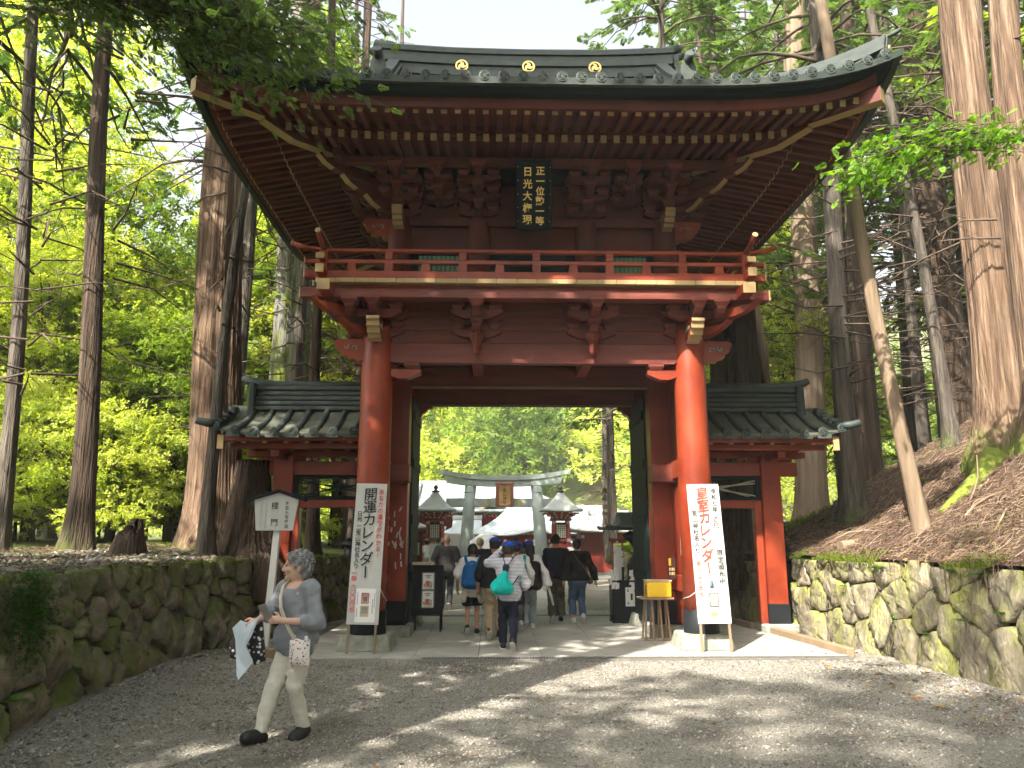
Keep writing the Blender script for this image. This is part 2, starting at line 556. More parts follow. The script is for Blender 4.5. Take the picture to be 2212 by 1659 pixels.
def rubble_wall(name, label, path, ztop, side, m, seed, size=.42, batter=.12, rows=4, flat=False):
    """path: list of (x,y); stones are Voronoi cells on the unrolled face, bulged and roughened"""
    rs = np.random.RandomState(seed)
    path = np.array(path, float)
    seg = np.linalg.norm(np.diff(path, axis=0), axis=1); S = np.concatenate([[0], np.cumsum(seg)]); L = S[-1]
    def at(s, h, out):
        s_ = min(max(s, 0), L)
        x = np.interp(s_, S, path[:, 0]); y = np.interp(s_, S, path[:, 1])
        x2 = np.interp(min(s_ + .25, L), S, path[:, 0]) - np.interp(max(s_ - .25, 0), S, path[:, 0]); y2 = np.interp(min(s_ + .25, L), S, path[:, 1]) - np.interp(max(s_ - .25, 0), S, path[:, 1])
        n = math.hypot(x2, y2) + 1e-9; tx, ty = x2 / n, y2 / n
        nx, ny = (ty, -tx)              # right-hand side of travel
        if side < 0: nx, ny = -nx, -ny
        o = out - batter * h
        return (x + nx * o, y + ny * o, h)
    t = thing(name, label, 'wall', (path[0][0], path[0][1], 0))
    org = Vector((path[0][0], path[0][1], 0))
    # backing
    mb = MB()
    ns = int(L / .4)
    zt = lambda s: ztop(s) if callable(ztop) else ztop
    V = []
    for i in range(ns + 1):
        s = L * i / ns
        for h, o in ((-.1, -.10), (zt(s) - .04, -.10), (zt(s) - .04, -.7)):
            V.append(Vector(at(s, h, o)) - org)
    fs = []
    for i in range(ns):
        for k in range(2):
            a = i * 3 + k; q = [a, a + 1, a + 4, a + 3]
            fs.append(q if side < 0 else q[::-1])
    mb.add(V, fs)
    mb.build('earth_core', JOINT, t)
    # cells: rows of uneven stones, larger at the bottom
    H = 1.25
    seeds = []
    hs = [0]
    w = np.array([1.25, 1.1, .95, .85, .8][:rows]); w = w / w.sum()
    acc = 0
    for r in range(rows):
        hh = w[r] * H
        s = -rs.uniform(0, .4)
        while s < L + .3:
            ww = size * (1.45 if r == 0 else 1.1 if r == 1 else .9) * rs.uniform(.5, 1.6)
            seeds.append((s + ww / 2, acc + hh * (.5 + rs.uniform(-.42, .42)), ))
            if rs.rand() < .16: seeds.append((s + rs.uniform(-.1, .1), acc + hh * rs.uniform(.0, 1.0)))
            s += ww
        acc += hh
    seeds = np.array(seeds)
    for i, (a, b) in enumerate(seeds):
        top = zt(min(max(a, 0), L)) + rs.uniform(-.05, .05)
        P = [(a - .9, -.12), (a + .9, -.12), (a + .9, top), (a - .9, top)]
        P = clip_poly(P, -1, 0, 0); P = clip_poly(P, 1, 0, L)
        d2 = ((seeds - (a, b)) ** 2).sum(1)
        for j in np.argsort(d2)[1:16]:
            c, d = seeds[j]
            nx, ny = c - a, d - b
            n = math.hypot(nx, ny)
            if n < 1e-4: continue
            nx /= n; ny /= n
            P = clip_poly(P, nx, ny, nx * (a + c) / 2 + ny * (b + d) / 2 - rs.uniform(.003, .012))
            if len(P) < 3: break
        if len(P) < 3: continue
        P = np.array(P)
        area = .5 * abs(np.dot(P[:, 0], np.roll(P[:, 1], -1)) - np.dot(P[:, 1], np.roll(P[:, 0], -1)))
        if area < .006: continue
        # resample and round the outline
        Q = []
        for k in range(len(P)):
            p, q = P[k], P[(k + 1) % len(P)]
            m_ = max(1, int(np.linalg.norm(q - p) / .07))
            for u in range(m_): Q.append(p + (q - p) * u / m_)
        Q = np.array(Q)
        for _ in range(1): Q = .25 * np.roll(Q, 1, 0) + .5 * Q + .25 * np.roll(Q, -1, 0)
        c = Q.mean(0)
        rr = math.sqrt(area)
        bul = rr * (rs.uniform(.05, .11) if flat else rs.uniform(.10, .20))
        tilt = rs.uniform(-.14, .14, 2)
        rings = [(1.0, -.09), (1.0, .03), (.975, .58), (.925, .86), (.62, .98), (.28, 1.0)]
        if flat: rings = [(1.0, -.09), (1.0, .10), (.985, .62), (.95, .90), (.62, .99), (.28, 1.0)]
        fa = rs.uniform(0, 6.28, 3); fd_ = rs.uniform(.2, .6, 3) * rr
        n = len(Q)
        V = []
        for (f, hgt) in rings:
            for q in Q:
                p = c + (q - c) * f
                rough = .022 * math.sin(p[0] * 17 + i) * math.sin(p[1] * 15 + 2 * i) + .014 * math.sin(p[0] * 37 + p[1] * 29 + i) + .008 * math.sin(p[0] * 71 - p[1] * 63 + i)
                o = hgt * bul if hgt > 0 else hgt
                if hgt > .3:
                    o += rough + tilt[0] * (p[0] - c[0]) + tilt[1] * (p[1] - c[1])
                    for u in range(3):
                        e_ = (p[0] - c[0]) * math.cos(fa[u]) + (p[1] - c[1]) * math.sin(fa[u]) - fd_[u] * .6
                        if e_ > 0: o -= e_ * (.2 if flat else .45)
                V.append(Vector(at(p[0], p[1], o)) - org)
        V.append(Vector(at(c[0], c[1], bul)) - org)
        fs = []
        for k in range(len(rings) - 1):
            for j in range(n):
                q = [k * n + j, k * n + (j + 1) % n, (k + 1) * n + (j + 1) % n, (k + 1) * n + j]
                fs.append(q if side > 0 else q[::-1])
        for j in range(n):
            q = [(len(rings) - 1) * n + j, (len(rings) - 1) * n + (j + 1) % n, len(V) - 1]
            fs.append(q if side > 0 else q[::-1])
        mb = MB(); mb.add(V, fs, 0, True)
        mb.build('stone', m, t)
    return t


ly = [4.3, 5.5, 6.83, 7.87, 9.0, 10.6, 11.76, 12.9, 14.0]
rubble_wall('stone_wall', 'mossy dark rubble wall along the gravel on the left', [(wall_l(y), y) for y in ly], 1.30, 1, ROCK, 3, size=.54)
ly = [14.6, 16, 17, 19, 22]
rubble_wall('stone_wall', 'moss covered rubble wall behind the left wing fence', [(wall_l(y), y) for y in ly], 1.30, 1, ROCK, 8)
ry = [5.6, 7, 8.5, 9.4, 10.3, 11.4, 12.6, 13.4, 14.3]
rubble_wall('stone_wall', 'sunlit lichen spotted rubble wall below the needle covered slope', [(wall_r(y), y) for y in ry], 1.30, -1, ROCKR, 5, size=.58, flat=True, rows=3)
ry = [14.9, 16, 17.5, 19, 21, 23, 25, 28, 32]
rubble_wall('stone_wall', 'mossy rubble wall running on beyond the right wing fence', [(wall_r(y), y) for y in ry], 1.22, -1, ROCKR, 11, size=.5, rows=3, flat=True)

# ---------------------------------------------------------------- paving under the gate, slab by slab
pv = link('pavement', None, kind='structure')
mb = MB(); mb.box(-3.55, 4.28, 11.3, 18.3, -.06, .012, .004)
mb.build('bedding', JOINT, pv)
xs = [-3.55, -2.65, -1.75, -.85, .05, .95, 1.85, 2.75, 3.55, 4.28]
ys = [11.3, 12.05, 12.8, 13.55, 14.3, 15.05, 15.8, 16.55, 17.05, 17.7, 18.3]
for i in range(len(ys) - 1):
    if abs(ys[i] - 16.55) < .01: pass
    for j in range(len(xs) - 1):
        if abs(ys[i] - 16.55) < .01 and False: continue
        mb = MB()
        dz = random.uniform(-.002, .003)
        off = .0
        mb.box(xs[j] + .003, xs[j + 1] - .003, ys[i] + .003, ys[i + 1] - .003, -.04, .022 + dz, .004)
        mb.build('slab', SLAB, pv)
# front kerb of the paving
for j, (a, b) in enumerate(zip([-3.6, -2.2, -.8, .6, 2.0, 3.2], [-2.2, -.8, .6, 2.0, 3.2, 4.33])):
    mb = MB(); mb.box(a + .003, b - .003, 11.16, 11.3, -.05, .026, .006)
    mb.build('kerb_stone', SLAB, pv)
# path of slabs beyond the gate
for k in range(11):
    for j in range(3):
        y0 = 18.36 + k * 1.9
        mb = MB(); mb.box(-1.05 + j * .7 + .004, -.35 + j * .7 - .004, y0, y0 + 1.89, -.03, .018 + random.uniform(-.002, .002), .004)
        mb.build('slab', SLAB, pv)

# drain gratings
def grating(x0, x1, y0, y1, label, z=.028):
    t = thing('drain_grating', label, 'grating', ((x0 + x1) / 2, (y0 + y1) / 2, 0), 0)
    hx, hy = (x1 - x0) / 2, (y1 - y0) / 2
    mb = MB(); mb.box(-hx, hx, -hy, hy, -.02, z - .018, .002); mb.build('channel', BLACK, t)
    for s_ in (-1, 1):
        mb = MB(); mb.box(-hx, hx, s_ * hy - .012, s_ * hy + .012, -.02, z, .003); mb.build('rim', GRM, t)
    mb = MB(); n = int(2 * hx / .038)
    for k in range(n):
        x = -hx + (k + .5) * 2 * hx / n
        mb.box(x - .009, x + .009, -hy + .012, hy - .012, -.01, z - .002, .002)
    mb.build('bars', GRM, t, kind='stuff')
GRM = mat('galvanised_grate', [(.16, .155, .14), (.26, .25, .23)], scale=8, rough=.55, metal=.4)
grating(-1.62, 4.3, 10.92, 11.13, 'long steel drain grating in front of the gate paving')
grating(-3.5, 4.2, 17.0, 17.2, 'narrow steel drain grating across the paving behind the gate', z=.036)

# timber edging of the paving
def edging(label, p, q):
    mb = MB(); p = Vector(p); q = Vector(q); mb.bar((0, 0, .06), q - p + Vector((0, 0, .06)), .11, .13, ch=.012)
    mb.build('timber_edging', GREYWOOD, None, loc=p, label=label, cat='edging')
edging('weathered timber edging along the right side of the paving', (4.36, 11.15, 0), (4.22, 13.85, 0))
edging('weathered timber edging running back behind the right wing post', (4.1, 14.5, 0), (3.9, 17.6, 0))
edging('short timber edging at the left end of the paving', (-4.35, 11.75, 0), (-3.66, 11.3, 0))

# ---------------------------------------------------------------- loose gravel stones, pebbles on the left bank
def scatter_pebbles(name, pts, size, m, flat=.6, seed=0, kind='stuff'):
    rs = np.random.RandomState(seed)
    base = np.array([(1, 0, 0), (0, 1, 0), (-1, 0, 0), (0, -1, 0), (0, 0, 1), (0, 0, -1)], float)
    tri = np.array([(0, 1, 4), (1, 2, 4), (2, 3, 4), (3, 0, 4), (1, 0, 5), (2, 1, 5), (3, 2, 5), (0, 3, 5)])
    n = len(pts)
    sc = size * np.exp(rs.normal(0, .38, n))
    s3 = sc[:, None] * np.stack([rs.uniform(.75, 1.3, n), rs.uniform(.7, 1.1, n), rs.uniform(.4, .8, n) * flat / .6], 1)
    a = rs.uniform(0, 6.28, n); ca, sa = np.cos(a), np.sin(a)
    tl = rs.uniform(-.5, .5, (n, 2))
    V = base[None] * s3[:, None, :] * rs.uniform(.75, 1.2, (n, 6, 1))
    x = V[..., 0] * ca[:, None] - V[..., 1] * sa[:, None]; y = V[..., 0] * sa[:, None] + V[..., 1] * ca[:, None]
    z = V[..., 2] + tl[:, :1] * x + tl[:, 1:] * y * .6
    P = np.stack([x, y, z], -1) + pts[:, None, :] + np.array([0, 0, 1])[None, None] * (s3[:, None, 2:3] * .35)
    F = (tri[None] + (np.arange(n) * 6)[:, None, None]).reshape(-1, 3)
    tint = np.repeat(rs.uniform(0, 1, n), 6)
    return link(name, np_mesh(name, P.reshape(-1, 3), F, m, False, tint=tint), kind=kind)


def tint_mat(name, cols, rough=.8):
    m = bpy.data.materials.new(name); m.use_nodes = True
    n = m.node_tree.nodes; l = m.node_tree.links
    at = n.new('ShaderNodeAttribute'); at.attribute_name = 'tint'
    cr = n.new('ShaderNodeValToRGB'); el = cr.color_ramp.elements
    while len(el) < len(cols): el.new(.5)
    for i, c in enumerate(cols): el[i].position = i / (len(cols) - 1); el[i].color = (*c, 1)
    l.new(at.outputs['Fac'], cr.inputs[0]); l.new(cr.outputs[0], n['Principled BSDF'].inputs['Base Color'])
    n['Principled BSDF'].inputs['Roughness'].default_value = rough
    n['Principled BSDF'].inputs['Specular IOR Level'].default_value = .3
    return m


GRAV = tint_mat('gravel_stones', [(.10, .092, .077), (.19, .178, .156), (.28, .265, .235), (.40, .385, .35)])
rs = np.random.RandomState(21)
n = 70000
y = 4.0 + 7.0 * rs.rand(n) ** .8; x = rs.uniform(-5.3, 5.0, n)
ok = np.array([wall_l(b) + .1 < a < wall_r(b) - .05 for a, b in zip(x, y)])
pts = np.stack([x, y, np.full(n, .0)], 1)[ok]
scatter_pebbles('gravel_stones', pts, .0082, GRAV, seed=1)
n = 2600
t_ = rs.rand(n) ** 2.0
y = rs.uniform(6, 12.8, n); x = np.array([wall_l(b) for b in y]) + .15 + 2.2 * t_
scatter_pebbles('gravel_heap_stones', np.stack([x, y, np.full(n, .0)], 1), .015, GRAV, seed=2)
n = 300
y = rs.uniform(7, 13.5, n); x = np.array([wall_r(b) for b in y]) - .1 - 1.1 * rs.rand(n) ** 2.5
scatter_pebbles('wall_foot_stones', np.stack([x, y, np.full(n, .0)], 1), .022, GRAV, seed=5)
n = 2600
y = rs.uniform(6.0, 13.2, n); x = np.array([wall_l(b) for b in y]) - .25 - 2.4 * rs.rand(n) ** 1.3
scatter_pebbles('bank_pebbles', np.array([(a, b, zl(a, b) + .02) for a, b in zip(x, y)]), .034, tint_mat('bank_stones', [(.05, .045, .035), (.10, .092, .072), (.16, .15, .12), (.26, .25, .22)]), seed=3)

# small cairns of flat stones on the left bank
def cairn(x, y, n, s, label):
    t = thing('stone_cairn', label, 'cairn', (x, y, zl(x, y) + .01))
    z = 0
    for k in range(n):
        r = s * (1 - .13 * k) * random.uniform(.85, 1.15); h = r * .42
        mb = MB(); mb.lathe([(r * .5, 0), (r, h * .4), (r * .95, h * .8), (r * .45, h * 1.05)], 9, (random.uniform(-.01, .01), random.uniform(-.01, .01), z), rot=k)
        mb.build('flat_stone', PEBBLE, t); z += h * .98
cairn(-5.35, 8.9, 6, .075, 'small cairn of six stacked pale stones on the left wall top')
cairn(-5.75, 8.3, 3, .09, 'low pile of three flat stones beside the small cairn')

# ================================================================== THE TWO-STOREY GATE
GATE = thing('tower_gate', 'two storey vermilion shrine gate with a balcony and a wide upswept dark tiled roof', 'gate', (0, 13.75, 0))
XC, YF = 2.52, -1.65
UX, UY = 2.25, -1.40


def boat_arm(mb, c, d, L, h, t, mi=0):
    """bracket arm: flat top, rounded-up ends; centred at c (bottom middle), along direction d"""
    d = Vector(d).normalized(); e = h * 1.1
    poly = [(-L / 2, h), (-L / 2, h * .55)]
    for k in range(1, 6):
        a = k / 5 * math.pi / 2
        poly.append((-L / 2 + e * math.sin(a) * 1.2, h * .55 * (1 - math.sin(a)) if k < 5 else 0))
    poly += [(-x, y) for x, y in poly[::-1]]
    side = d.cross(Vector((0, 0, 1)))
    mb.prism(poly, t, frame(Vector(c) - side * t / 2 * -1 if False else Vector(c) + (d.cross(Vector((0, 0, 1)))) * (-t / 2), d, (0, 0, 1)) if False else frame(Vector(c) - d.cross(Vector((0, 0, 1))) * (t / 2), d, (0, 0, 1)), mi)
    return mb


def block_mesh(w, h):
    mb = MB(); mb.box(-w / 2, w / 2, -w / 2, w / 2, h * .45, h, .008)
    mb.box(-w / 2 + .004, w / 2 - .004, -w / 2 + .004, w / 2 - .004, 0, h * .46, .004, taper=.72)
    return mb.mesh('bearing_block', REDW)


BLOCK = block_mesh(.20, .11)
BLOCKL = block_mesh(.25, .13)


def kibana(name, o, out, parent, w=.17, s=1.0):
    """carved beam nose: scalloped ochre edge, red cheeks with a pale green scroll"""
    prof = [(0, .0), (.10, -.03), (.15, .015), (.23, .0), (.27, .055), (.34, .06), (.36, .13), (.42, .15), (.43, .22), (.47, .25), (.46, .30), (.38, .32), (0, .32)]
    prof = [(a * s, b * s) for a, b in prof]
    out = Vector(out).normalized(); side = out.cross(Vector((0, 0, 1)))
    M = frame(Vector(o) - side * (w / 2) * 1, out, (0, 0, 1))
    if (M.to_3x3() @ Vector((0, 0, 1))).dot(side) < 0:
        M = frame(Vector(o) + side * (w / 2), out, (0, 0, 1))
    mb = MB(); mb.prism(prof, w, M)
    n = len(prof)
    for i in range(2, 2 + n):
        k = i - 2
        if 0 <= k <= 10: mb.m[i] = 1
    p = mb.build(name, [RED, OCHRE], parent)
    # scroll on each cheek
    sc = MB()
    for zz in (-.004, w + .004):
        for cx, cy, r0, t0 in ((.14, .17, .055, 0), (.28, .20, .05, 2.5)):
            pts = [M @ Vector(((cx + r0 * (1 - k / 14) * math.cos(t0 + k * .42)) * s, (cy + r0 * (1 - k / 14) * math.sin(t0 + k * .42)) * s, zz)) for k in range(13)]
            sc.tube(pts, [.010 * s] * 12 + [.003], 5)
    sc.build('scroll', SCROLL, p, kind='stuff')
    return p


SCROLL = mat('pale_green_paint', [(.22, .30, .22), (.32, .42, .32)], rough=.6)

# ---------------------------------------------------------------- lower storey
def gate_column(x, y, r=.255, ztop=5.02, front=True):
    mb = MB()
    z0 = .22
    mb.lathe([(r * 1.0, z0), (r * 1.0, 2.4), (r * .97, 4.2), (r * .93, ztop - .12), (r * .86, ztop)], 48)
    mb.v = [(a + x, b + y, c) for a, b, c in mb.v]
    c = mb.build('column', RED, GATE)
    mb = MB(); R = r + .012
    # black foot with a wavy upper edge
    n = 48; vs_ = []
    for k in range(n):
        t = 2 * math.pi * k / n
        zt_ = .56 + .018 * math.cos(t * 6) + .012 * abs(math.sin(t * 3))
        vs_ += [(x + R * math.cos(t), y + R * math.sin(t), z0), (x + R * math.cos(t), y + R * math.sin(t), zt_), (x + (r - .01) * math.cos(t), y + (r - .01) * math.sin(t), zt_ + .012)]
    fs = []
    for k in range(n):
        a = 3 * k; b = 3 * ((k + 1) % n)
        fs += [[a, b, b + 1, a + 1], [a + 1, b + 1, b + 2, a + 2]]
    mb.add(vs_, fs, 0, True)
    mb.build('metal_foot', BLACK, c)
    mb = MB(); mb.box(x - .40, x + .40, y - .40, y + .40, .0, .235, .03, taper=None)
    b0 = mb.build('base_stone', STONE, GATE)
    for v in b0.data.vertices:
        if v.co.z > .12:
            v.co.x = x + (v.co.x - x) * .88; v.co.y = y + (v.co.y - y) * .88
    return c


for sx_ in (-1, 1):
    gate_column(sx_ * XC, YF)
    gate_column(sx_ * (XC - .12), -YF, .24)
    # middle row: square door jamb on its own stone
    x0, x1 = sorted((sx_ * 2.14, sx_ * 2.56))
    mb = MB(); mb.box(x0, x1, -.22, .18, .2, 4.66, .015); j = mb.build('door_jamb', RED, GATE)
    mb = MB(); mb.box(x0 - .012, x1 + .012, -.232, .192, .19, .60, .006); mb.build('metal_foot', BLACK, j)
    mb = MB(); mb.box(x0 - .12, x1 + .12, -.40, .32, 0, .2, .025); mb.build('base_stone', STONE, GATE)
    # open door leaf, dark, folded back along the passage
    mb = MB(); xa, xb = sorted((sx_ * 2.11, sx_ * 2.20)); mb.box(xa, xb, .2, 1.62, .14, 4.22, .01)
    d = mb.build('door_leaf', BLUEBLACK, GATE)
    for zz in (.9, 1.9, 2.9, 3.8):
        mb = MB(); xa, xb = sorted((sx_ * 2.085, sx_ * 2.112)); mb.box(xa, xb, .26, 1.58, zz, zz + .16, .006); mb.build('door_rail', BLUEBLACK, d)
    # plank side walls between front column and jamb, and jamb and rear column
    for (ya, yb, nn) in ((YF + .2, -.22, 5), (.2, -YF - .2, 5)):
        for k in range(nn):
            y0 = ya + (yb - ya) * k / nn; y1 = ya + (yb - ya) * (k + 1) / nn
            mb = MB(); mb.box(sx_ * XC - .03, sx_ * XC + .03, y0 + .003, y1 - .003, .25, 4.4, .008); mb.build('plank', RED, GATE)
    # tie beams across the side walls
    for zz, hh, tt in ((.78, .26, .16), (2.62, .30, .17), (4.39, .32, .2)):
        mb = MB(); mb.box(sx_ * XC - tt / 2 - .03, sx_ * XC + tt / 2 + .03, YF + .1, -YF - .1, zz, zz + hh, .012); mb.build('tie_beam', RED, GATE)
    mb = MB(); xa, xb = sorted((sx_ * 2.08, sx_ * 2.52)); mb.box(xa, xb, -.62, -.23, 2.58, 2.88, .012); mb.build('beam_end', REDW, GATE)

# cross beams, front to back
def beam(name, x0, x1, y0, y1, z0, z1, m=REDW, parent=GATE, ch=.012):
    mb = MB(); mb.box(x0, x1, y0, y1, z0, z1, ch); return mb.build(name, m, parent)

bm = beam('head_beam', -XC, XC, YF - .11, YF + .11, 4.39, 4.71)
beam('batten', -XC + .26, XC - .26, YF - .125, YF - .112, 4.375, 4.40, REDW, bm, .003)
bm = beam('middle_lintel', -XC, XC, -.12, .12, 4.33, 4.68)
beam('batten', -2.14, 2.14, -.135, -.08, 4.285, 4.328, GREYWOOD, bm, .003)
bm = beam('rear_lintel', -XC, XC, -YF - .12, -YF + .12, 4.28, 4.72)
beam('batten', -2.2, 2.2, -YF - .15, -YF - .1, 4.235, 4.277, GREYWOOD, bm, .003)
for sx_ in (-1, 1):
    # rounded corner pieces under the rear lintel
    poly = [(0, 0), (.30, 0), (.30, -.06), (.22, -.075), (.17, -.14), (.10, -.17), (.07, -.26), (0, -.27)]
    mb = MB(); M = frame((sx_ * 2.16, -YF - .16, 4.235), (-sx_, 0, 0), (0, 0, 1)); mb.prism(poly[::-1], .16 * 1, M); mb.build('corner_bracket', RED, GATE)
beam('ceiling_board', -XC + .1, XC - .1, YF + .12, -.13, 4.74, 4.78, RED)
beam('ceiling_board', -XC + .1, XC - .1, .13, -YF - .13, 4.74, 4.78, RED)
for x in (-.93, .93):
    beam('cross_beam', x - .09, x + .09, YF + .12, -.13, 4.50, 4.73, RED)
# plank frieze above the head beams, and plate under the balcony
for s_ in (-1, 1):
    beam('frieze_board', -XC, XC, s_ * YF - .04, s_ * YF + .04, 4.712, 5.45, REDW)
    beam('frieze_board', s_ * XC - .04, s_ * XC + .04, YF + .05, -YF - .05, 4.722, 5.45, REDW)
for zz in (4.93, 5.17):
    beam('frieze_rail', -XC, XC, YF - .07, YF - .042, zz, zz + .07, REDW)
    for s_ in (-1, 1):
        a, b = sorted((s_ * (XC + .042), s_ * (XC + .07)))
        beam('frieze_rail', a, b, YF, -YF, zz, zz + .07, REDW)
beam('balcony_underside', -XC - .8, XC + .8, YF - .75, -YF + .75, 5.415, 5.452, RED)

# little arms under the head beam beside the front columns
for sx_ in (-1, 1):
    mb = MB(); boat_arm(mb, (sx_ * (XC - .42), YF, 4.13), (1, 0, 0), .56, .15, .17); p = mb.build('bracket_arm', RED, GATE)
    link('bearing_block', BLOCKL, p, (sx_ * (XC - .56), YF, 4.27))
    kibana('carved_nose', (sx_ * XC, YF - .2, 4.70), (0, -1, 0), GATE, .2)
    kibana('carved_nose', (sx_ * (XC + .2), YF, 4.43), (sx_, 0, 0), GATE, .2, 1.05)


def bracket_set(x, y, zb, n, step, dz, out, arm_w=.13, lat=.86, fang=False, ochre=False, ob=(.11, .14)):
    """stepped bracket cluster projecting along out; arms and bearing blocks are its pieces"""
    out = Vector(out).normalized(); lx = out.cross(Vector((0, 0, 1))).normalized()
    bh, ah = ob
    P0 = Vector((x, y, 0))
    mb = MB()
    for i in range(n):
        z = zb + i * dz
        e = P0 + out * (step * (i + 1))
        L = step * (i + 1) + .30
        c = P0 + out * (step * (i + 1) - L / 2 + .10)
        # projecting arm with a bowed lower edge at the outer end
        poly = [(0, 0), (L - .34, 0), (L - .2, .012), (L - .09, .045), (L - .015, .10), (L, ah), (0, ah)]
        st = P0 - out * .2
        M = frame(st + Vector((0, 0, z)) + lx * (-arm_w / 2), out, (0, 0, 1))
        if (M.to_3x3() @ Vector((0, 0, 1))).dot(lx) < 0: M = frame(st + Vector((0, 0, z)) + lx * (arm_w / 2), out, (0, 0, 1))
        mb.prism(poly, arm_w, M)
        if ochre:
            pass
    if fang:
        q = P0 + out * .2
        mb.tube([q + Vector((0, 0, zb - .30)), q + Vector((0, 0, zb - .27)), q + Vector((0, 0, zb - .14)), q + Vector((0, 0, zb - .02)), q + Vector((0, 0, zb + .05))], [.035, .055, .06, .12, .125], 4, smooth=False)
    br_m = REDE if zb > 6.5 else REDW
    b = mb.build('bracket', br_m, GATE, kind='stuff')
    for i in range(n):
        z = zb + i * dz
        for j in range(0, i + 1):
            c = P0 + out * (step * j)
            Lt = lat * (1.0 if j < i or n == 1 else .92)
            m2 = MB(); boat_arm(m2, c + Vector((0, 0, z)), lx, Lt, ah, arm_w); m2.build('bracket_arm', br_m, b)
            for k in (-1, 1):
                link('bearing_block', BLOCK, b, c + lx * (k * (Lt / 2 - .10)) + Vector((0, 0, z + ah)), (0, 0, math.atan2(lx.y, lx.x)))
        e = P0 + out * (step * (i + 1))
        link('bearing_block', BLOCKL if i == n - 1 else BLOCK, b, e + Vector((0, 0, z + ah - .004)), (0, 0, math.atan2(lx.y, lx.x)))
    return b


for x in (-.93, .93):
    bracket_set(x, YF - .05, 4.80, 2, .32, .235, (0, -1, 0), fang=True)
for sx_ in (-1, 1):
    bracket_set(sx_ * XC, YF - .05, 4.80, 2, .32, .235, (0, -1, 0), lat=.9)
    bracket_set(sx_ * (XC + .36), YF - .05, 5.03, 1, .60, .235, (0, -1, 0), lat=.5)
    bracket_set(sx_ * (XC + .05), YF, 4.80, 2, .32, .235, (sx_, 0, 0), lat=.9)
    bracket_set(sx_ * (XC + .05), 0, 4.80, 2, .32, .235, (sx_, 0, 0), lat=.9)
    bracket_set(sx_ * (XC + .05), -YF, 4.80, 2, .32, .235, (sx_, 0, 0), lat=.9)
    # diagonal corner arms
    q = MB()
    for i, (a, z) in enumerate(((.42, 4.80), (.88, 5.03))):
        L = a * 1.1 + .25; dv = Vector((sx_, -1, 0)).normalized()
        poly = [(0, 0), (L - .34, 0), (L - .2, .03), (L - .05, .10), (L + .06, .19), (L + .03, .21), (L - .06, .14), (0, .14)]
        lx = dv.cross(Vector((0, 0, 1)))
        M = frame(Vector((sx_ * XC, YF, z)) - lx * .07, dv, (0, 0, 1))
        q.prism(poly, .14, M)
        for s2 in (1,):
            pass
    q.build('corner_bracket', RED, GATE, kind='stuff')

# ---------------------------------------------------------------- balcony
BX, BY = 3.38, 2.51
for s_ in (-1, 1):
    b = beam('balcony_beam', -3.62, 3.62, s_ * 2.33 - .09, s_ * 2.33 + .09, 5.25, 5.41, REDW)
    for e in (-1, 1): 
        a, c = sorted((e * 3.617, e * 3.64)); beam('beam_cap', a, c, s_ * 2.33 - .095, s_ * 2.33 + .095, 5.245, 5.415, OCHRE, b, .004)
    b = beam('balcony_beam', s_ * 3.19 - .09, s_ * 3.19 + .09, -2.78, 2.78, 5.255, 5.413, RED)
    a, c = sorted((-2.777, -2.80)); beam('beam_cap', s_ * 3.19 - .095, s_ * 3.19 + .095, a, c, 5.25, 5.417, OCHRE, b, .004)
n = 22
for k in range(n):
    x0 = -BX + 2 * BX * k / n; x1 = -BX + 2 * BX * (k + 1) / n
    beam('floor_board', x0 + .002, x1 - .002, -BY, -1.5, 5.462, 5.535, OCHRE, ch=.005)
for s_ in (-1, 1):
    for k in range(13):
        y0 = -1.49 + 3.9 * k / 13; a, c = sorted((s_ * BX, s_ * 2.3)); beam('floor_board', a, c, y0 + .002, y0 + .298, 5.46, 5.53, OCHRE, ch=.005)

RY, RX = -2.42, 3.28
def rail_run(p, q, ext):
    """three rails between two corners, running on past them"""
    p = Vector(p); q = Vector(q); d = (q - p).normalized()
    for z, w, h in ((5.60, .12, .12), (5.815, .085, .065)):
        mb = MB(); mb.bar(p - d * ext + Vector((0, 0, z)), q + d * ext + Vector((0, 0, z)), w, h, ch=.008); r = mb.build('rail', RED, GATE)
    mb = MB()
    pts = [p - d * (ext + .22) + Vector((0, 0, 6.12)), p - d * (ext + .05) + Vector((0, 0, 6.055)), p - d * (ext - .18) + Vector((0, 0, 6.015)), p + d * .1 + Vector((0, 0, 6.0)), q - d * .1 + Vector((0, 0, 6.0)), q + d * (ext - .18) + Vector((0, 0, 6.015)), q + d * (ext + .05) + Vector((0, 0, 6.055)), q + d * (ext + .22) + Vector((0, 0, 6.12))]
    mb.tube(pts, .040, 12); r = mb.build('top_rail', RED, GATE)
    for a, b in ((pts[0], pts[1]), (pts[-1], pts[-2])):
        dd = (a - b).normalized(); mb = MB(); mb.tube([a - dd * .005, a + dd * .014], .043, 12); mb.build('rail_cap', OCHRE, r)
rail_run((-RX, RY, 0), (RX, RY, 0), .28)
rail_run((-RX, -RY, 0), (RX, -RY, 0), .28)
for s_ in (-1, 1): rail_run((s_ * RX, RY, .004), (s_ * RX, -RY, .004), .28)
def rail_posts(pts, dv):
    for (x, y) in pts:
        mb = MB(); mb.box(x - .065, x + .065, y - .05, y + .05, 5.655, 5.79, .006); mb.box(x - .058, x + .058, y - .045, y + .045, 5.845, 5.905, .006); mb.box(x - .05, x + .05, y - .04, y + .04, 5.78, 5.92, .004); mb.box(x - .06, x + .06, y - .045, y + .045, 5.915, 5.975, .006)
        mb.build('rail_post', RED, GATE, kind='stuff')
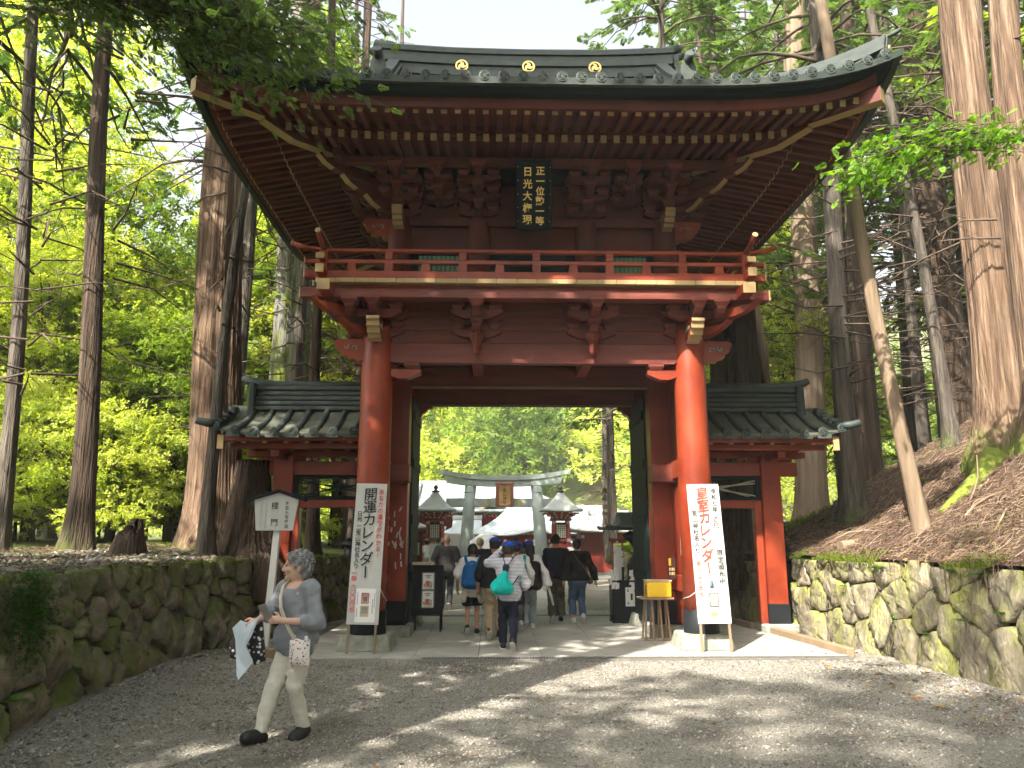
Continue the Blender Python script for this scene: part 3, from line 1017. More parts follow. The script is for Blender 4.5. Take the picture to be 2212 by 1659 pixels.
def rail_struts(pts, along):
    for (x, y) in pts:
        w = (.075, .045) if along == 0 else (.045, .075)
        mb = MB(); mb.box(x - w[0], x + w[0], y - w[1], y + w[1], 5.655, 5.785, .005)
        o = mb.build('rail_strut', RED, GATE)
        for v in o.data.vertices:
            if v.co.z > 5.72:
                if along == 0: v.co.x = x + (v.co.x - x) * .82
                else: v.co.y = y + (v.co.y - y) * .82
rail_posts([(x, RY) for x in (-2.28, -1.14, 0, 1.14, 2.28)], 0)
rail_struts([(x, RY) for x in (-2.85, -1.71, -.57, .57, 1.71, 2.85)], 0)
for s_ in (-1, 1):
    rail_posts([(s_ * RX, y) for y in (-1.2, 0, 1.2)], 1)
    rail_struts([(s_ * RX, y) for y in (-1.8, -.6, .6, 1.8)], 1)
    # corner posts with ochre ends
    mb = MB(); mb.box(s_ * RX - .07, s_ * RX + .07, RY - .07, RY + .07, 5.536, 5.98, .008); c = mb.build('corner_post', RED, GATE)
    for zz, h in ((5.555, .13), (5.775, .085)):
        for dv in ((s_, 0), (0, -1)):
            x = s_ * RX + dv[0] * .285; y = RY + dv[1] * .285
            mb = MB(); mb.box(x - (.012 if dv[0] else .065), x + (.012 if dv[0] else .065), y - (.065 if dv[0] else .012), y + (.065 if dv[0] else .012), zz - .005, zz + h, .004); mb.build('rail_cap', OCHRE, c)

# ---------------------------------------------------------------- upper storey
for x in (-UX, -.92, .92, UX):
    for y in (UY, -UY):
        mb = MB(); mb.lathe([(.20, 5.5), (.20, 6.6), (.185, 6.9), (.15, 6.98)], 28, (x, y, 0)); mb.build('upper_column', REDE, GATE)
for y in (UY, -UY):
    s_ = 1 if y < 0 else -1
    yy = y + .06 * s_
    beam('upper_wall', -UX, UX, yy - .03, yy + .03, 6.42, 7.62, REDE)
    beam('head_rail', -UX, UX, y - .10, y - .03, 6.82, 6.97, REDE)
for x in (-UX, UX):
    beam('upper_wall', x - .03, x + .03, UY + .1, -UY - .1, 5.5, 7.62, REDE)
# front openings: green louvres in the side bays, dark doors in the middle
for a, b in ((-2.07, -1.10), (1.10, 2.07)):
    w = beam('louvre_frame', a, b, UY - .02, UY + .04, 5.52, 6.42, BLUEBLACK)
    k = 9
    for i in range(k):
        x0 = a + .14 + (b - a - .28) * i / k
        beam('louvre_slat', x0 + .006, x0 + (b - a - .28) / k - .006, UY - .055, UY - .02, 5.56, 6.30, LOUVRE, w, .006)
w = beam('upper_door', -.74, .74, UY - .01, UY + .05, 5.52, 6.42, BLUEBLACK)
for x in (-.6, 0, .6): beam('door_stile', x - .035, x + .035, UY - .04, UY - .008, 5.53, 6.38, BLUEBLACK, w)
for y in (UY,):
    for x in (-UX, -.92, .92, UX): bracket_set(x, y - .05, 7.0, 3, .28, .185, (0, -1, 0), lat=.74, arm_w=.11, ob=(.085, .10))
    for x in (-1.59, 0, 1.59): bracket_set(x, y - .05, 7.19, 2, .42, .185, (0, -1, 0), lat=.5, arm_w=.11, ob=(.085, .10))
for s_ in (-1, 1):
    for y in (UY, -.45, .45, -UY): bracket_set(s_ * (UX + .05), y, 7.0, 3, .28, .185, (s_, 0, 0), lat=.70, arm_w=.11, ob=(.085, .10))
    kibana('carved_nose', (s_ * UX, UY - .16, 6.72), (0, -1, 0), GATE, .17, .9)
    kibana('carved_nose', (s_ * (UX + .16), UY, 6.62), (s_, 0, 0), GATE, .17, 1.0)
    for i, (a, z) in enumerate(((.36, 7.0), (.76, 7.185), (1.16, 7.37))):
        q = MB(); L = a * 1.15 + .25; dv = Vector((s_, -1, 0)).normalized(); lx = dv.cross(Vector((0, 0, 1)))
        poly = [(0, 0), (L - .34, 0), (L - .2, .02), (L - .05, .07), (L + .09, .17), (L + .05, .20), (L - .07, .12), (0, .11)]
        q.prism(poly, .12, frame(Vector((s_ * UX, UY, z)) - lx * .06, dv, (0, 0, 1)))
        q.m[4] = q.m[5] = q.m[6] = 1
        q.build('corner_arm', [REDE, OCHRE], GATE)
# ring purlins carrying the rafters
for s_ in (-1, 1):
    beam('purlin', -3.5, 3.5, s_ * 2.28 - .07, s_ * 2.28 + .07, 7.52, 7.645, REDE)
    beam('purlin', s_ * 3.13 - .07, s_ * 3.13 + .07, -2.6, 2.6, 7.525, 7.65, REDE)

# ---------------------------------------------------------------- eaves
EH = 2.78                       # eave overhang from the upper columns


def lift(x, y, k=.30):
    ax, ay = abs(x) - UX, abs(y) + UY
    d = max(ax, ay, 0.0)
    s1 = abs(x) / (UX + d) if ay >= ax else abs(y) / (-UY + d)
    return k * max(0, s1) ** 4.8 * min(1.2, d / 2.5) ** 1.2


def soff(x, y):
    d = max(abs(x) - UX, abs(y) + UY)
    z = 7.60 + .20 * (1.73 - d) if d < 1.62 else 7.605 + .19 * (2.48 - d)
    return z + lift(x, y)


xs = np.concatenate([np.linspace(-UX - 2.52, -UX - .3, 26), np.linspace(-UX - .2, UX + .2, 12), np.linspace(UX + .3, UX + 2.52, 26)])
ys = np.concatenate([np.linspace(-UY * -1 - 2.52, UY - .3, 26), np.linspace(UY - .2, -UY + .2, 8), np.linspace(-UY + .3, -UY + 2.52, 26)])
V = [(x, y, soff(x, y)) for x in xs for y in ys]
F = []
for i in range(len(xs) - 1):
    for j in range(len(ys) - 1):
        if max(abs((xs[i] + xs[i + 1]) / 2) - UX, abs((ys[j] + ys[j + 1]) / 2) + UY) > .2:
            a = i * len(ys) + j; F.append([a, a + 1, a + len(ys) + 1, a + len(ys)])
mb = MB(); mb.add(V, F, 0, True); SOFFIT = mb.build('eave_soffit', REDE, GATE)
SOFF_UP = mb


def rafter_mesh(L, w, h):
    mb = MB(); mb.box(-w / 2, w / 2, -L, 0, -h, 0, .004)
    mb.box(-w / 2 - .003, w / 2 + .003, -L - .012, -L + .012, -h - .003, .003, .003, 1)
    return mb.mesh('rafter', [REDE, OCHRE])


RB, RF = rafter_mesh(1.25, .082, .105), rafter_mesh(1.05, .078, .092)
def put_rafter(me, along, x, y_out, z_out, L0, L, slope, side):
    """rafter whose outer end is at (x,y_out,z_out); L0 mesh length, L wanted length"""
    ca = math.atan(slope)
    o = link('rafter', me, SOFFIT)
    f = L / L0
    dy = L * math.cos(ca); dz = L * math.sin(ca)
    if side == 'F': o.location = (x, y_out + dy, z_out + dz); o.rotation_euler = (ca, 0, 0)
    elif side == 'L': o.location = (y_out + dy, -x, z_out + dz); o.rotation_euler = (ca, 0, rad(-90))
    else: o.location = (-y_out - dy, x, z_out + dz); o.rotation_euler = (ca, 0, rad(90))
    o.scale = (1, f, 1)
def run_rafters(side, half, base):
    sp = .197
    n = int((half + 2.4) / sp)
    for k in range(-n, n + 1):
        t = k * sp
        a = abs(t) - half
        for (me, dout, L0, din) in ((RB, 1.76, 1.25, .45), (RF, 2.47, 1.05, 1.5)):
            if a > dout - .16: continue
            st = max(din, a + .02)
            L = dout - st
            if L < .08: continue
            so = base + dout
            if side == 'F': z = soff(t, -so); y_o = -so
            else: z = soff(so, t) if side == 'R' else soff(-so, t); y_o = -so
            if me is RB: z = z - (7.605 + .19 * (2.48 - dout)) + 7.60 + .20 * (1.73 - dout)
            put_rafter(me, 0, t, y_o, z - .006, L0, L, .19, side)
run_rafters('F', UX, -UY)
run_rafters('L', -UY, UX)
run_rafters('R', -UY, UX)


def sweep(name, prof, dist, m, parent, zf, side, n=44):
    """profile [(outward, z)] swept along one eave at distance dist"""
    mb = MB(); ring = []
    hx, hy = UX + dist, -UY + dist
    for i in range(n + 1):
        t = -1 + 2 * i / n
        vs_ = []
        for (o, z) in prof:
            if side == 'F': p = (t * (hx + o), -(hy + o))
            elif side == 'B': p = (-t * (hx + o), (hy + o))
            elif side == 'L': p = (-(hx + o), -t * (hy + o))
            else: p = ((hx + o), t * (hy + o))
            vs_.append((p[0], p[1], z + zf(p[0], p[1])))
        ring += vs_
    k = len(prof); fs = []
    for i in range(n):
        for j in range(k):
            a = i * k + j; b = i * k + (j + 1) % k
            fs.append([a, b, b + k, a + k])
    fs.append(list(range(k))[::-1]); fs.append([n * k + j for j in range(k)])
    mb.add(ring, fs)
    return mb.build(name, m, parent)


liftt = lambda x, y: lift(x, y, .30) + lift(x, y, .16) * min(1, abs(lift(x, y, 1)))
liftt2 = lambda x, y: lift(x, y, .47)
for sd in 'FLRB':
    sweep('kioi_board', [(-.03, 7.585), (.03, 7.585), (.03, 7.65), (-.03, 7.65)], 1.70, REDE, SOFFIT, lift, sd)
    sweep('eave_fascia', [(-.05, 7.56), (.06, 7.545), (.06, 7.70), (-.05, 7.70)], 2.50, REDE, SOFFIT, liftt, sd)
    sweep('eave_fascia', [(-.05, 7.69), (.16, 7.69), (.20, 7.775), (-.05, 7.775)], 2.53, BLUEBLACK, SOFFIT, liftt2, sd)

# hip rafters under the corners
for s_ in (-1, 1):
    for sy_ in (-1, 1):
        for (d0, d1, zo) in ((.4, 1.86, -.24), (1.55, 2.60, -.20)):
            mb = MB()
            pts = []
            for k in range(5):
                d = d0 + (d1 - d0) * k / 4
                pts.append(Vector((s_ * (UX + d), sy_ * (-UY + d), soff(s_ * (UX + d), sy_ * (-UY + d)) + zo)))
            prevv = None
            dv = Vector((s_, sy_, 0)).normalized(); lx = dv.cross(Vector((0, 0, 1)))
            vs_ = []
            for p in pts:
                for (a, b) in ((-.085, 0), (.085, 0), (.085, .22), (-.085, .22)): vs_.append(p + lx * a + Vector((0, 0, b)))
            fs = []; fm = []
            for k in range(4):
                for j in range(4):
                    a = k * 4 + j; b = k * 4 + (j + 1) % 4; fs.append([a, b, b + 4, a + 4])
            fs.append([16, 17, 18, 19]); fs.append([3, 2, 1, 0])
            mb.add(vs_, fs)
            mb.m[-2] = 1
            for k in range(4): mb.m[k * 4] = 1        # ochre underside strip
            h = mb.build('hip_rafter', [REDE, OCHRE], SOFFIT)

# ---------------------------------------------------------------- roof
EX, EY = UX + EH, -UY + EH      # 5.0, 4.15
def roof_z(x, y):
    dx, dy = EX - abs(x), EY - abs(y)
    d = dy if abs(x) < 2.95 else min(dx, dy)
    q = max(d, 0) / EY
    return 7.84 + 2.85 * (.50 * q + .50 * q * q) + lift(x, y, .47) * max(0, 1 - q * 2.2)
xs = np.concatenate([np.linspace(-EX, -2.96, 22), np.linspace(-2.94, 2.94, 24), np.linspace(2.96, EX, 22)])
ys = np.linspace(-EY, EY, 49)
V = [(x, y, roof_z(x, y)) for x in xs for y in ys]
F = [[i * 49 + j, (i + 1) * 49 + j, (i + 1) * 49 + j + 1, i * 49 + j + 1] for i in range(len(xs) - 1) for j in range(48)]
mb = MB(); mb.add(V, F, 0, True); ROOF = mb.build('roof', TILE, GATE)
for sd in 'FLRB':
    sweep('eave_tile_edge', [(-.04, 7.765), (.045, 7.755), (.06, 7.85), (-.04, 7.86)], EH, TILE, ROOF, liftt2, sd)


def disc_mesh(r=.078):
    mb = MB()
    # round end tile facing -y: rim, recessed face, boss swirl
    prof = [(r * .2, -.03), (r, -.03), (r, .0), (r * .80, .004), (r * .74, -.010), (r * .25, -.008), (r * .2, .004)]
    n = 16; vs_ = []
    for (a, b) in prof:
        for k in range(n):
            t = 2 * math.pi * k / n; vs_.append((a * math.cos(t), -b, a * math.sin(t)))
    fs = []
    for i in range(len(prof) - 1):
        for k in range(n):
            p = i * n + k; q = i * n + (k + 1) % n; fs.append([q, p, p + n, q + n])
    fs.append([(len(prof) - 1) * n + k for k in range(n)])
    mb.add(vs_, fs, 0, False)
    for j in range(3):
        pts = [(r * (.62 - .045 * k) * math.cos(j * 2.09 + k * .35), -.0, r * (.62 - .045 * k) * math.sin(j * 2.09 + k * .35)) for k in range(7)]
        mb.tube(pts, [.014, .013, .011, .009, .007, .005, .003], 5)
    return mb.mesh('tile_end_disc', TILE)


DISC = disc_mesh()
def tile_rows(side):
    sp = .268
    half = EX if side == 'F' else EY
    n = int((half - .1) / sp)
    for k in range(-n, n + 1):
        t = k * sp
        dmax = (EY if (side == 'F' and abs(t) < 2.9) else half - abs(t))
        if side != 'F': dmax = min(dmax, EX - 2.95)
        dmax = min(dmax, 2.4)
        if dmax < .1: continue
        pts = []
        m = 7
        for i in range(m + 1):
            d = -.06 + (dmax + .06) * i / m
            if side == 'F': x, y = t, -(EY - d)
            elif side == 'L': x, y = -(EX - d), t
            else: x, y = EX - d, t
            pts.append((x, y, roof_z(max(-EX, min(EX, x)), max(-EY, min(EY, y))) + .030))
        mb = MB(); mb.tube(pts, .066, 8); r = mb.build('tile_row', TILE, ROOF)
        p = Vector(pts[0]); 
        link('tile_end_disc', DISC, r, p + Vector((0, 0, -.004)), (0, 0, {'F': 0, 'L': rad(-90), 'R': rad(90)}[side]))
for sd in 'FLR': tile_rows(sd)


def crest(p, r, M3, parent, name='crest'):
    """gold disc with three dark comma swirls"""
    mb = MB()
    n = 24; M = M3
    vs_ = [M @ Vector((r * math.cos(2 * math.pi * k / n), r * math.sin(2 * math.pi * k / n), z)) for z in (0, .02) for k in range(n)]
    fs = [[k, (k + 1) % n, n + (k + 1) % n, n + k] for k in range(n)] + [[n + k for k in range(n)]]
    mb.add(vs_, fs)
    c = mb.build(name, GOLD, parent)
    for j in range(3):
        m2 = MB(); a0 = j * 2.094
        out_, in_ = [], []
        for k in range(13):
            a = a0 + k * .17; w = .30 * (1 - k / 12) ** .7
            rc = .50 + .024 * k
            out_.append((r * (rc + w * .55) * math.cos(a), r * (rc + w * .55) * math.sin(a))); in_.append((r * (rc - w * .75) * math.cos(a), r * (rc - w * .75) * math.sin(a)))
        P = [M @ Vector((x, y, .024)) for x, y in out_] + [M @ Vector((x, y, .024)) for x, y in in_]
        m2.add(P, [[k, k + 1, 13 + k + 1, 13 + k][::-1] for k in range(12)])
        m2.build('crest_swirl', BLACK, c)
    return c


# main ridge: stacked courses
zr0 = 10.42
for k, (h, w) in enumerate(((.125, .32), (.115, .25), (.10, .285), (.115, .22), (.10, .25))):
    sag = lambda t: .10 * abs(t) ** 2.5
    mb = MB(); vs_ = []; N = 16
    z0 = zr0 + k * .135
    for i in range(N + 1):
        t = -1 + 2 * i / N; x = t * (2.80 + .02 * k); zz = sag(t)
        for (a, b) in ((-w, 0), (w, 0), (w, h), (-w, h)): vs_.append((x, a * (1.0), z0 + b + zz))
    fs = []
    for i in range(N):
        for j in range(4):
            a = i * 4 + j; b = i * 4 + (j + 1) % 4; fs.append([a, a + 4, b + 4, b])
    fs += [[3, 2, 1, 0][::-1], [N * 4 + j for j in range(4)][::-1]]
    mb.add(vs_, fs); mb.build('ridge_course', TILE, ROOF)
mb = MB(); mb.tube([(-3.05, 0, 11.30), (-2.75, 0, 11.19), (-1.5, 0, 11.12), (0, 0, 11.10), (1.5, 0, 11.12), (2.75, 0, 11.19), (3.05, 0, 11.30)], [.10, .12, .12, .12, .12, .12, .10], 10)
RIDGE = mb.build('ridge_cap', TILE, ROOF)
for x in (-1.30, 0, 1.30):
    crest(None, .125, frame((x, -.285, 10.66), (1, 0, 0), (0, 0, 1)), ROOF)


def demon_tile(name, o, out, parent, s=1.0, gold=True):
    """arched ridge-end ornament facing out"""
    out = Vector(out).normalized(); lx = Vector((0, 0, 1)).cross(out)
    poly = [(-.30, 0), (.30, 0), (.33, .12), (.26, .22), (.24, .36), (.14, .44), (.13, .58), (.09, .70), (-.09, .70), (-.13, .58), (-.14, .44), (-.24, .36), (-.26, .22), (-.33, .12)]
    poly = [(a * s, b * s) for a, b in poly]
    M = frame(o, lx, (0, 0, 1))
    mb = MB(); mb.prism(poly, .10 * s, M)
    mb.tube([Vector(o) + Vector((0, 0, .66 * s)) - out * .1, Vector(o) + Vector((0, 0, .70 * s)) + out * .1, Vector(o) + Vector((0, 0, .76 * s)) + out * .22], [.075 * s, .08 * s, .08 * s], 10)
    p = mb.build(name, TILE, parent, kind='stuff')
    if gold:
        crest(None, .12 * s, frame(Vector(o) + out * (.10 * s) + Vector((0, 0, .20 * s)), lx, (0, 0, 1)), parent)
    return p


for s_ in (-1, 1):
    demon_tile('ridge_end_tile', (s_ * 2.9, 0, 10.4), (s_, 0, 0), ROOF, 1.0)
    # descending ridge on the front slope with its ornament
    for k, (w, h) in enumerate(((.20, .12), (.16, .12), (.11, .12))):
        vs_ = []; N = 8
        for i in range(N + 1):
            y = -.25 - 1.75 * i / N
            z = roof_z(s_ * 2.55, y) + .03 + k * .115 + (.05 if i == N else 0)
            for (a, b) in ((-w, 0), (w, 0), (w, h), (-w, h)): vs_.append((s_ * 2.62 + a, y, z + b))
        fs = [[i * 4 + j, i * 4 + (j + 1) % 4, i * 4 + 4 + (j + 1) % 4, i * 4 + 4 + j] for i in range(N) for j in range(4)] + [[N * 4 + j for j in range(4)], [3, 2, 1, 0]]
        mb = MB(); mb.add(vs_, fs); mb.build('descending_ridge', TILE, ROOF)
    demon_tile('ridge_end_tile', (s_ * 2.62, -2.05, roof_z(2.6, -2.05) - .02), (0, -1, 0), ROOF, .95)
    # hip ridges out to the corners
    for k, (w, h) in enumerate(((.20, .095), (.17, .085), (.12, .08))):
        vs_ = []; N = 10; dv = Vector((s_, -1, 0)).normalized(); lx = dv.cross(Vector((0, 0, 1)))
        for i in range(N + 1):
            d = 2.05 - 1.97 * i / N
            x, y = s_ * (EX - d), -(EY - d)
            z = roof_z(x, y) + .03 + k * .085
            for (a, b) in ((-w, 0), (w, 0), (w, h), (-w, h)): vs_.append(Vector((x, y, z + b)) + lx * a)
        fs = [[i * 4 + j, i * 4 + (j + 1) % 4, i * 4 + 4 + (j + 1) % 4, i * 4 + 4 + j] for i in range(N) for j in range(4)] + [[N * 4 + j for j in range(4)], [3, 2, 1, 0]]
        mb = MB(); mb.add(vs_, fs); mb.build('hip_ridge', TILE, ROOF)
    demon_tile('ridge_end_tile', (s_ * (EX - .1), -(EY - .1), roof_z(EX - .1, EY - .1) + .03), (s_, -1, 0), ROOF, .40)
    # gable boards
    mb = MB(); mb.box(s_ * 2.9 - .05, s_ * 2.9 + .05, -1.9, 1.9, 9.0, 10.3, .01)
    g = mb.build('gable_wall', RED, ROOF)
    for v in g.data.vertices:
        if v.co.z > 9.6: v.co.y *= .08

# name board hung from the eaves, leaning forward
KB = link('name_board', None, GATE)
def kbp(a, b, c=0.0):
    """board coordinates: a across, b up, c towards the viewer"""
    o = Vector((-.03, -2.15, 6.50)); up = Vector((0, -.36, .93)).normalized(); nn = Vector((0, -.93, -.36))
    return o + Vector((a, 0, 0)) + up * b + nn * c
KM = frame(kbp(0, 0), (1, 0, 0), kbp(0, 1) - kbp(0, 0))
mb = MB(); mb.box(-.235, .235, .03, 1.03, -.03, .02, .006, 0, KM)
KBO = mb.build('name_board', BLUEBLACK, GATE)
bpy.data.objects.remove(KB)
for (a, b, c, d) in ((-.285, -.225, -.02, 1.08), (.225, .285, -.02, 1.08)):
    mb = MB(); mb.box(a, b, c, d, -.04, .045, .01, 0, KM); mb.build('board_frame', BLUEBLACK, KBO)
for (c, d) in ((-.02, .045), (1.015, 1.08)):
    mb = MB(); mb.box(-.225, .225, c, d, -.04, .045, .01, 0, KM); mb.build('board_frame', BLUEBLACK, KBO)
for x, s in ((.10, '正一位勲一等'), (-.10, '日光大権現')):
    n = len(s); st = .93 / n
    write_column('gilt_writing', s, st * .92 if n == 6 else st * .82, frame(kbp(x, .985, .032), (1, 0, 0), kbp(0, 1) - kbp(0, 0)), GOLD, KBO, st, bold=.0035, depth=.012, wide=1.0)
for k in range(5):
    for x in (-.255, .255):
        mb = MB(); p = kbp(x, .12 + k * .21, .046); mb.lathe([(.012, 0), (.010, .008)], 8, p); mb.build('stud', SCROLL, KBO)

# votive paper slips pasted on the left jamb and side wall
rs = np.random.RandomState(4)
for k in range(44):
    y = rs.uniform(-.75, -.02) if k % 2 else rs.uniform(-1.3, -.3); z = rs.uniform(1.15, 2.15); a = rs.uniform(-.35, .5); h = rs.uniform(.03, .06); w = rs.uniform(.008, .014)
    if k % 2:
        M = frame((-2.35 + rs.uniform(-.16, .16), -.226, z), (math.cos(a), 0, math.sin(a)), (-math.sin(a), 0, math.cos(a)))
    else:
        M = frame((-2.486, y, z), (0, -math.cos(a), math.sin(a)), (0, math.sin(a), math.cos(a)))
    mb = MB(); mb.prism([(-w, -h), (w, -h), (w, h), (-w, h)], .003, M); mb.build('paper_slip', PAPER, GATE)
# notices pasted on the right side wall, hidden partly by the column
for (y, z, w, h) in ((-.95, 1.62, .11, .17), (-.80, 1.50, .10, .14), (-1.1, 1.95, .09, .15)):
    M = frame((2.488, y, z), (0, 1, 0), (0, 0, 1)); M = frame((2.487, y, z), (0, -1, 0), (0, 0, 1))
    mb = MB(); mb.prism([(-w, -h), (w, -h), (w, h), (-w, h)], .004, M); p = mb.build('notice', PAPER, GATE)
    mb = MB(); mb.prism([(-w * .7, -h * .7), (w * .7, -h * .7), (w * .7, h * .4), (-w * .7, h * .4)], .006, M); mb.build('notice_print', REDW, p)

# ================================================================== WING FENCES
def wing(s_, label):
    t = thing('wing_fence', label, 'fence', (s_ * 3.6, 14.15, 0))
    ox = s_ * 3.6
    X = lambda a: s_ * a - ox            # world |x| -> local x
    def bx(name, a, b, y0, y1, z0, z1, m=RED, parent=t, ch=.01):
        x0, x1 = sorted((X(a), X(b))); mb = MB(); mb.box(x0, x1, y0, y1, z0, z1, ch); return mb.build(name, m, parent)
    p = bx('post', 4.25, 4.60, -.17, .17, .16, 3.12)
    f = bx('metal_foot', 4.238, 4.612, -.182, .182, .15, .50, BLACK, p, .005)
    bx('post', 4.12, 4.245, -.10, .10, .16, 2.3)
    bx('base_stone', 4.12, 4.76, -.34, .34, 0, .16, STONE, ch=.03)
    bx('head_beam', 2.6, 4.95, -.11, .11, 2.76, 3.01, RED)
    bx('sill_beam', 2.6, 4.25, -.09, .09, 2.18, 2.32, RED)
    # lattice panel: black frame with crossing slats
    fr = bx('lattice_frame', 2.6, 4.245, -.05, .05, 2.70, 2.757, BLUEBLACK)
    bx('lattice_frame', 2.6, 4.245, -.05, .05, 2.322, 2.385, BLUEBLACK)
    bx('lattice_frame', 4.18, 4.243, -.045, .045, 2.38, 2.70, BLUEBLACK)
    sl = WSLAT if s_ > 0 else BLUEBLACK
    for k, (za, zb) in enumerate(((2.41, 2.58), (2.46, 2.64), (2.66, 2.48), (2.61, 2.42))):
        for (a, b) in ((2.7, 3.45), (3.45, 4.18)):
            if (a > 3.4): za2, zb2 = (za + zb) / 2, (zb if za < zb else zb)
            mb = MB(); mb.bar((X(a), -.012 + .008 * k, za if a < 3.4 else 2.545 + (.02 if k % 2 else -.02)), (X(b), -.012 + .008 * k, (2.545 + (.02 if k % 2 else -.02)) if a < 3.4 else (2.68 if k < 2 else 2.40) + (-.05 if k % 2 else 0)), .014, .024, ch=.003)
            mb.build('lattice_slat', sl, t)
    bx('plate_beam', 2.6, 5.12, -.09, .09, 3.09, 3.20, RED)
    for k in range(6):
        a = 2.8 + k * .36; bx('strut', a, a + .09, -.07, .07, 3.012, 3.09, RED)
    bx('bracket_arm', 4.05, 4.85, -.08, .08, 3.02, 3.09, RED)
    bx('cross_arm', 4.36, 4.50, -.75, .75, 3.02, 3.14, RED)
    bx('eave_beam', 2.6, 5.2, -.78, -.66, 3.16, 3.26, RED)
    # rafters
    for k in range(8):
        a = 2.75 + k * .36
        mb = MB(); mb.bar((X(a), -.98, 3.27), (X(a), 0, 3.47), .07, .075); r = mb.build('rafter', RED, t)
        mb = MB(); mb.bar((X(a), -1.0, 3.266), (X(a), -.975, 3.271), .076, .081, ch=.003); mb.build('rafter_end', OCHRE, r)
        mb = MB(); mb.bar((X(a), .98, 3.27), (X(a), 0.02, 3.47), .07, .075); mb.build('rafter', RED, t)
    # eave board and gable-end board
    bx('eave_board', 2.6, 5.34, -1.06, -.98, 3.26, 3.36, RED)
    bx('eave_board', 2.6, 5.34, .98, 1.06, 3.26, 3.36, RED)
    mb = MB(); mb.bar((X(5.27), -1.02, 3.30), (X(5.27), 0, 3.66), .09, .15); g = mb.build('barge_board', RED, t)
    mb = MB(); mb.box(X(5.27) - .055, X(5.27) + .055, -1.085, -1.062, 3.12, 3.36, .004); mb.build('barge_end', OCHRE, g)
    # roof slopes
    def rz(a, y):
        q = 1 - abs(y) / 1.16
        return 3.385 + .62 * (.55 * q + .45 * q * q) + .14 * max(0, (a - 4.6) / .9) ** 2 * (1 - .6 * q)
    mb = MB(); A = np.linspace(2.55, 5.46, 12); Y = np.linspace(-1.16, 1.16, 15)
    V = [(X(a), y, rz(a, y)) for a in A for y in Y] + [(X(a), y, rz(a, y) - .05) for a in A for y in Y]
    nY = len(Y); N = len(A) * nY
    F = []
    for i in range(len(A) - 1):
        for j in range(nY - 1):
            a = i * nY + j; q = [a, a + nY, a + nY + 1, a + 1]
            if s_ < 0: q = q[::-1]
            F.append(q); F.append([N + k for k in q[::-1]])
        for j in (0, nY - 1):
            a = i * nY + j; F.append([a, a + nY, N + a + nY, N + a])
    for j in range(nY - 1):
        a = (len(A) - 1) * nY + j; F.append([a, a + 1, N + a + 1, N + a])
    mb.add(V, F, 0, False); roof = mb.build('roof', TILE, t)
    # flat tiles: thin courses
    for k in range(10):
        a = 2.70 + k * .33
        if a > 5.36: break
        for sd in (-1, 1):
            mb = MB(); pts = []
            for i in range(8):
                y = sd * (1.19 - 1.02 * i / 7); pts.append((X(a), y, rz(a, y) + .028))
            mb.tube(pts, [.054 + .003 * (i % 2) for i in range(8)], 9); r = mb.build('tile_row', TILE, roof)
            if sd < 0:
                link('tile_end_disc', DISC, r, (X(a), -1.20, rz(a, -1.16) + .02), (0, 0, 0))
    for k in range(9):
        a = 2.865 + k * .33
        for i in range(3):
            y0, y1 = -1.17 + i * .36, -1.17 + (i + 1) * .36 + .02
            if a > 5.2: continue
            mb = MB(); z0, z1 = rz(a, y0) + .010, rz(a, min(y1, 0)) + .004
            x0, x1 = sorted((X(a - .135), X(a + .135)))
            mb.add([(x0, y0, z0), (x1, y0, z0), (x1, y1, z1), (x0, y1, z1), (x0, y0, z0 - .03), (x1, y0, z0 - .03)], [[0, 1, 2, 3], [4, 5, 1, 0]])
            mb.build('flat_tile', FLATT, roof)
    # pendant edge tiles
    for k in range(10):
        a = 2.58 + k * .33
        if a > 5.2: break
        x0, x1 = sorted((X(a + .03), X(a + .27))); mb = MB(); mb.box(x0, x1, -1.185, -1.165, rz(a, -1.16) - .085, rz(a, -1.16) - .01, .004); mb.build('edge_tile', TILE, roof)
    # end tiles beyond the barge board, short rows facing sideways
    for i, y in enumerate((-.95, -.72, -.49, -.26)):
        mb = MB(); mb.tube([(X(5.30), y, rz(5.3, y) + .05), (X(5.62 - .06 * i), y - .05, rz(5.45, y) + .03)], [.07, .062], 9); mb.build('verge_tile', TILE, roof)
    mb = MB(); mb.tube([(X(5.33), -1.12, rz(5.3, -1.1) + .06), (X(5.48), -1.2, rz(5.4, -1.16) + .045), (X(5.64), -1.26, rz(5.45, -1.16) + .07)], [.075, .07, .06], 10); mb.build('corner_tile', TILE, roof)
    # ridge stack
    for k in range(5):
        w = .20 - .018 * k + (.03 if k == 4 else 0)
        bx('ridge_course', 2.5, 5.02 + .01 * k, -w, w, 3.93 + k * .095, 3.93 + k * .095 + .084, TILE, roof, .02)
    mb = MB(); mb.tube([(X(2.5), 0, 4.43), (X(4.6), 0, 4.43), (X(5.0), 0, 4.45), (X(5.22), 0, 4.52), (X(5.32), 0, 4.57)], [.085, .085, .085, .075, .06], 10); mb.build('ridge_cap', TILE, roof)
    a, b = sorted((X(5.0), X(5.13))); mb = MB(); mb.box(a, b, -.26, .26, 3.86, 4.44, .03); mb.build('ridge_end_tile', TILE, roof)
    return t


FLATT = mat('olive_flat_tile', [(.055, .062, .046), (.085, .092, .068), (.12, .125, .095)], scale=3, rough=.65, bump=.2, bscale=20)
WSLAT = mat('pale_slat', [(.36, .36, .30), (.45, .45, .38)], rough=.6)
wing(-1, 'short roofed red fence joining the left side of the gate, behind the white notice sign')
wing(1, 'short roofed red fence joining the right side of the gate, its post in sunlight')

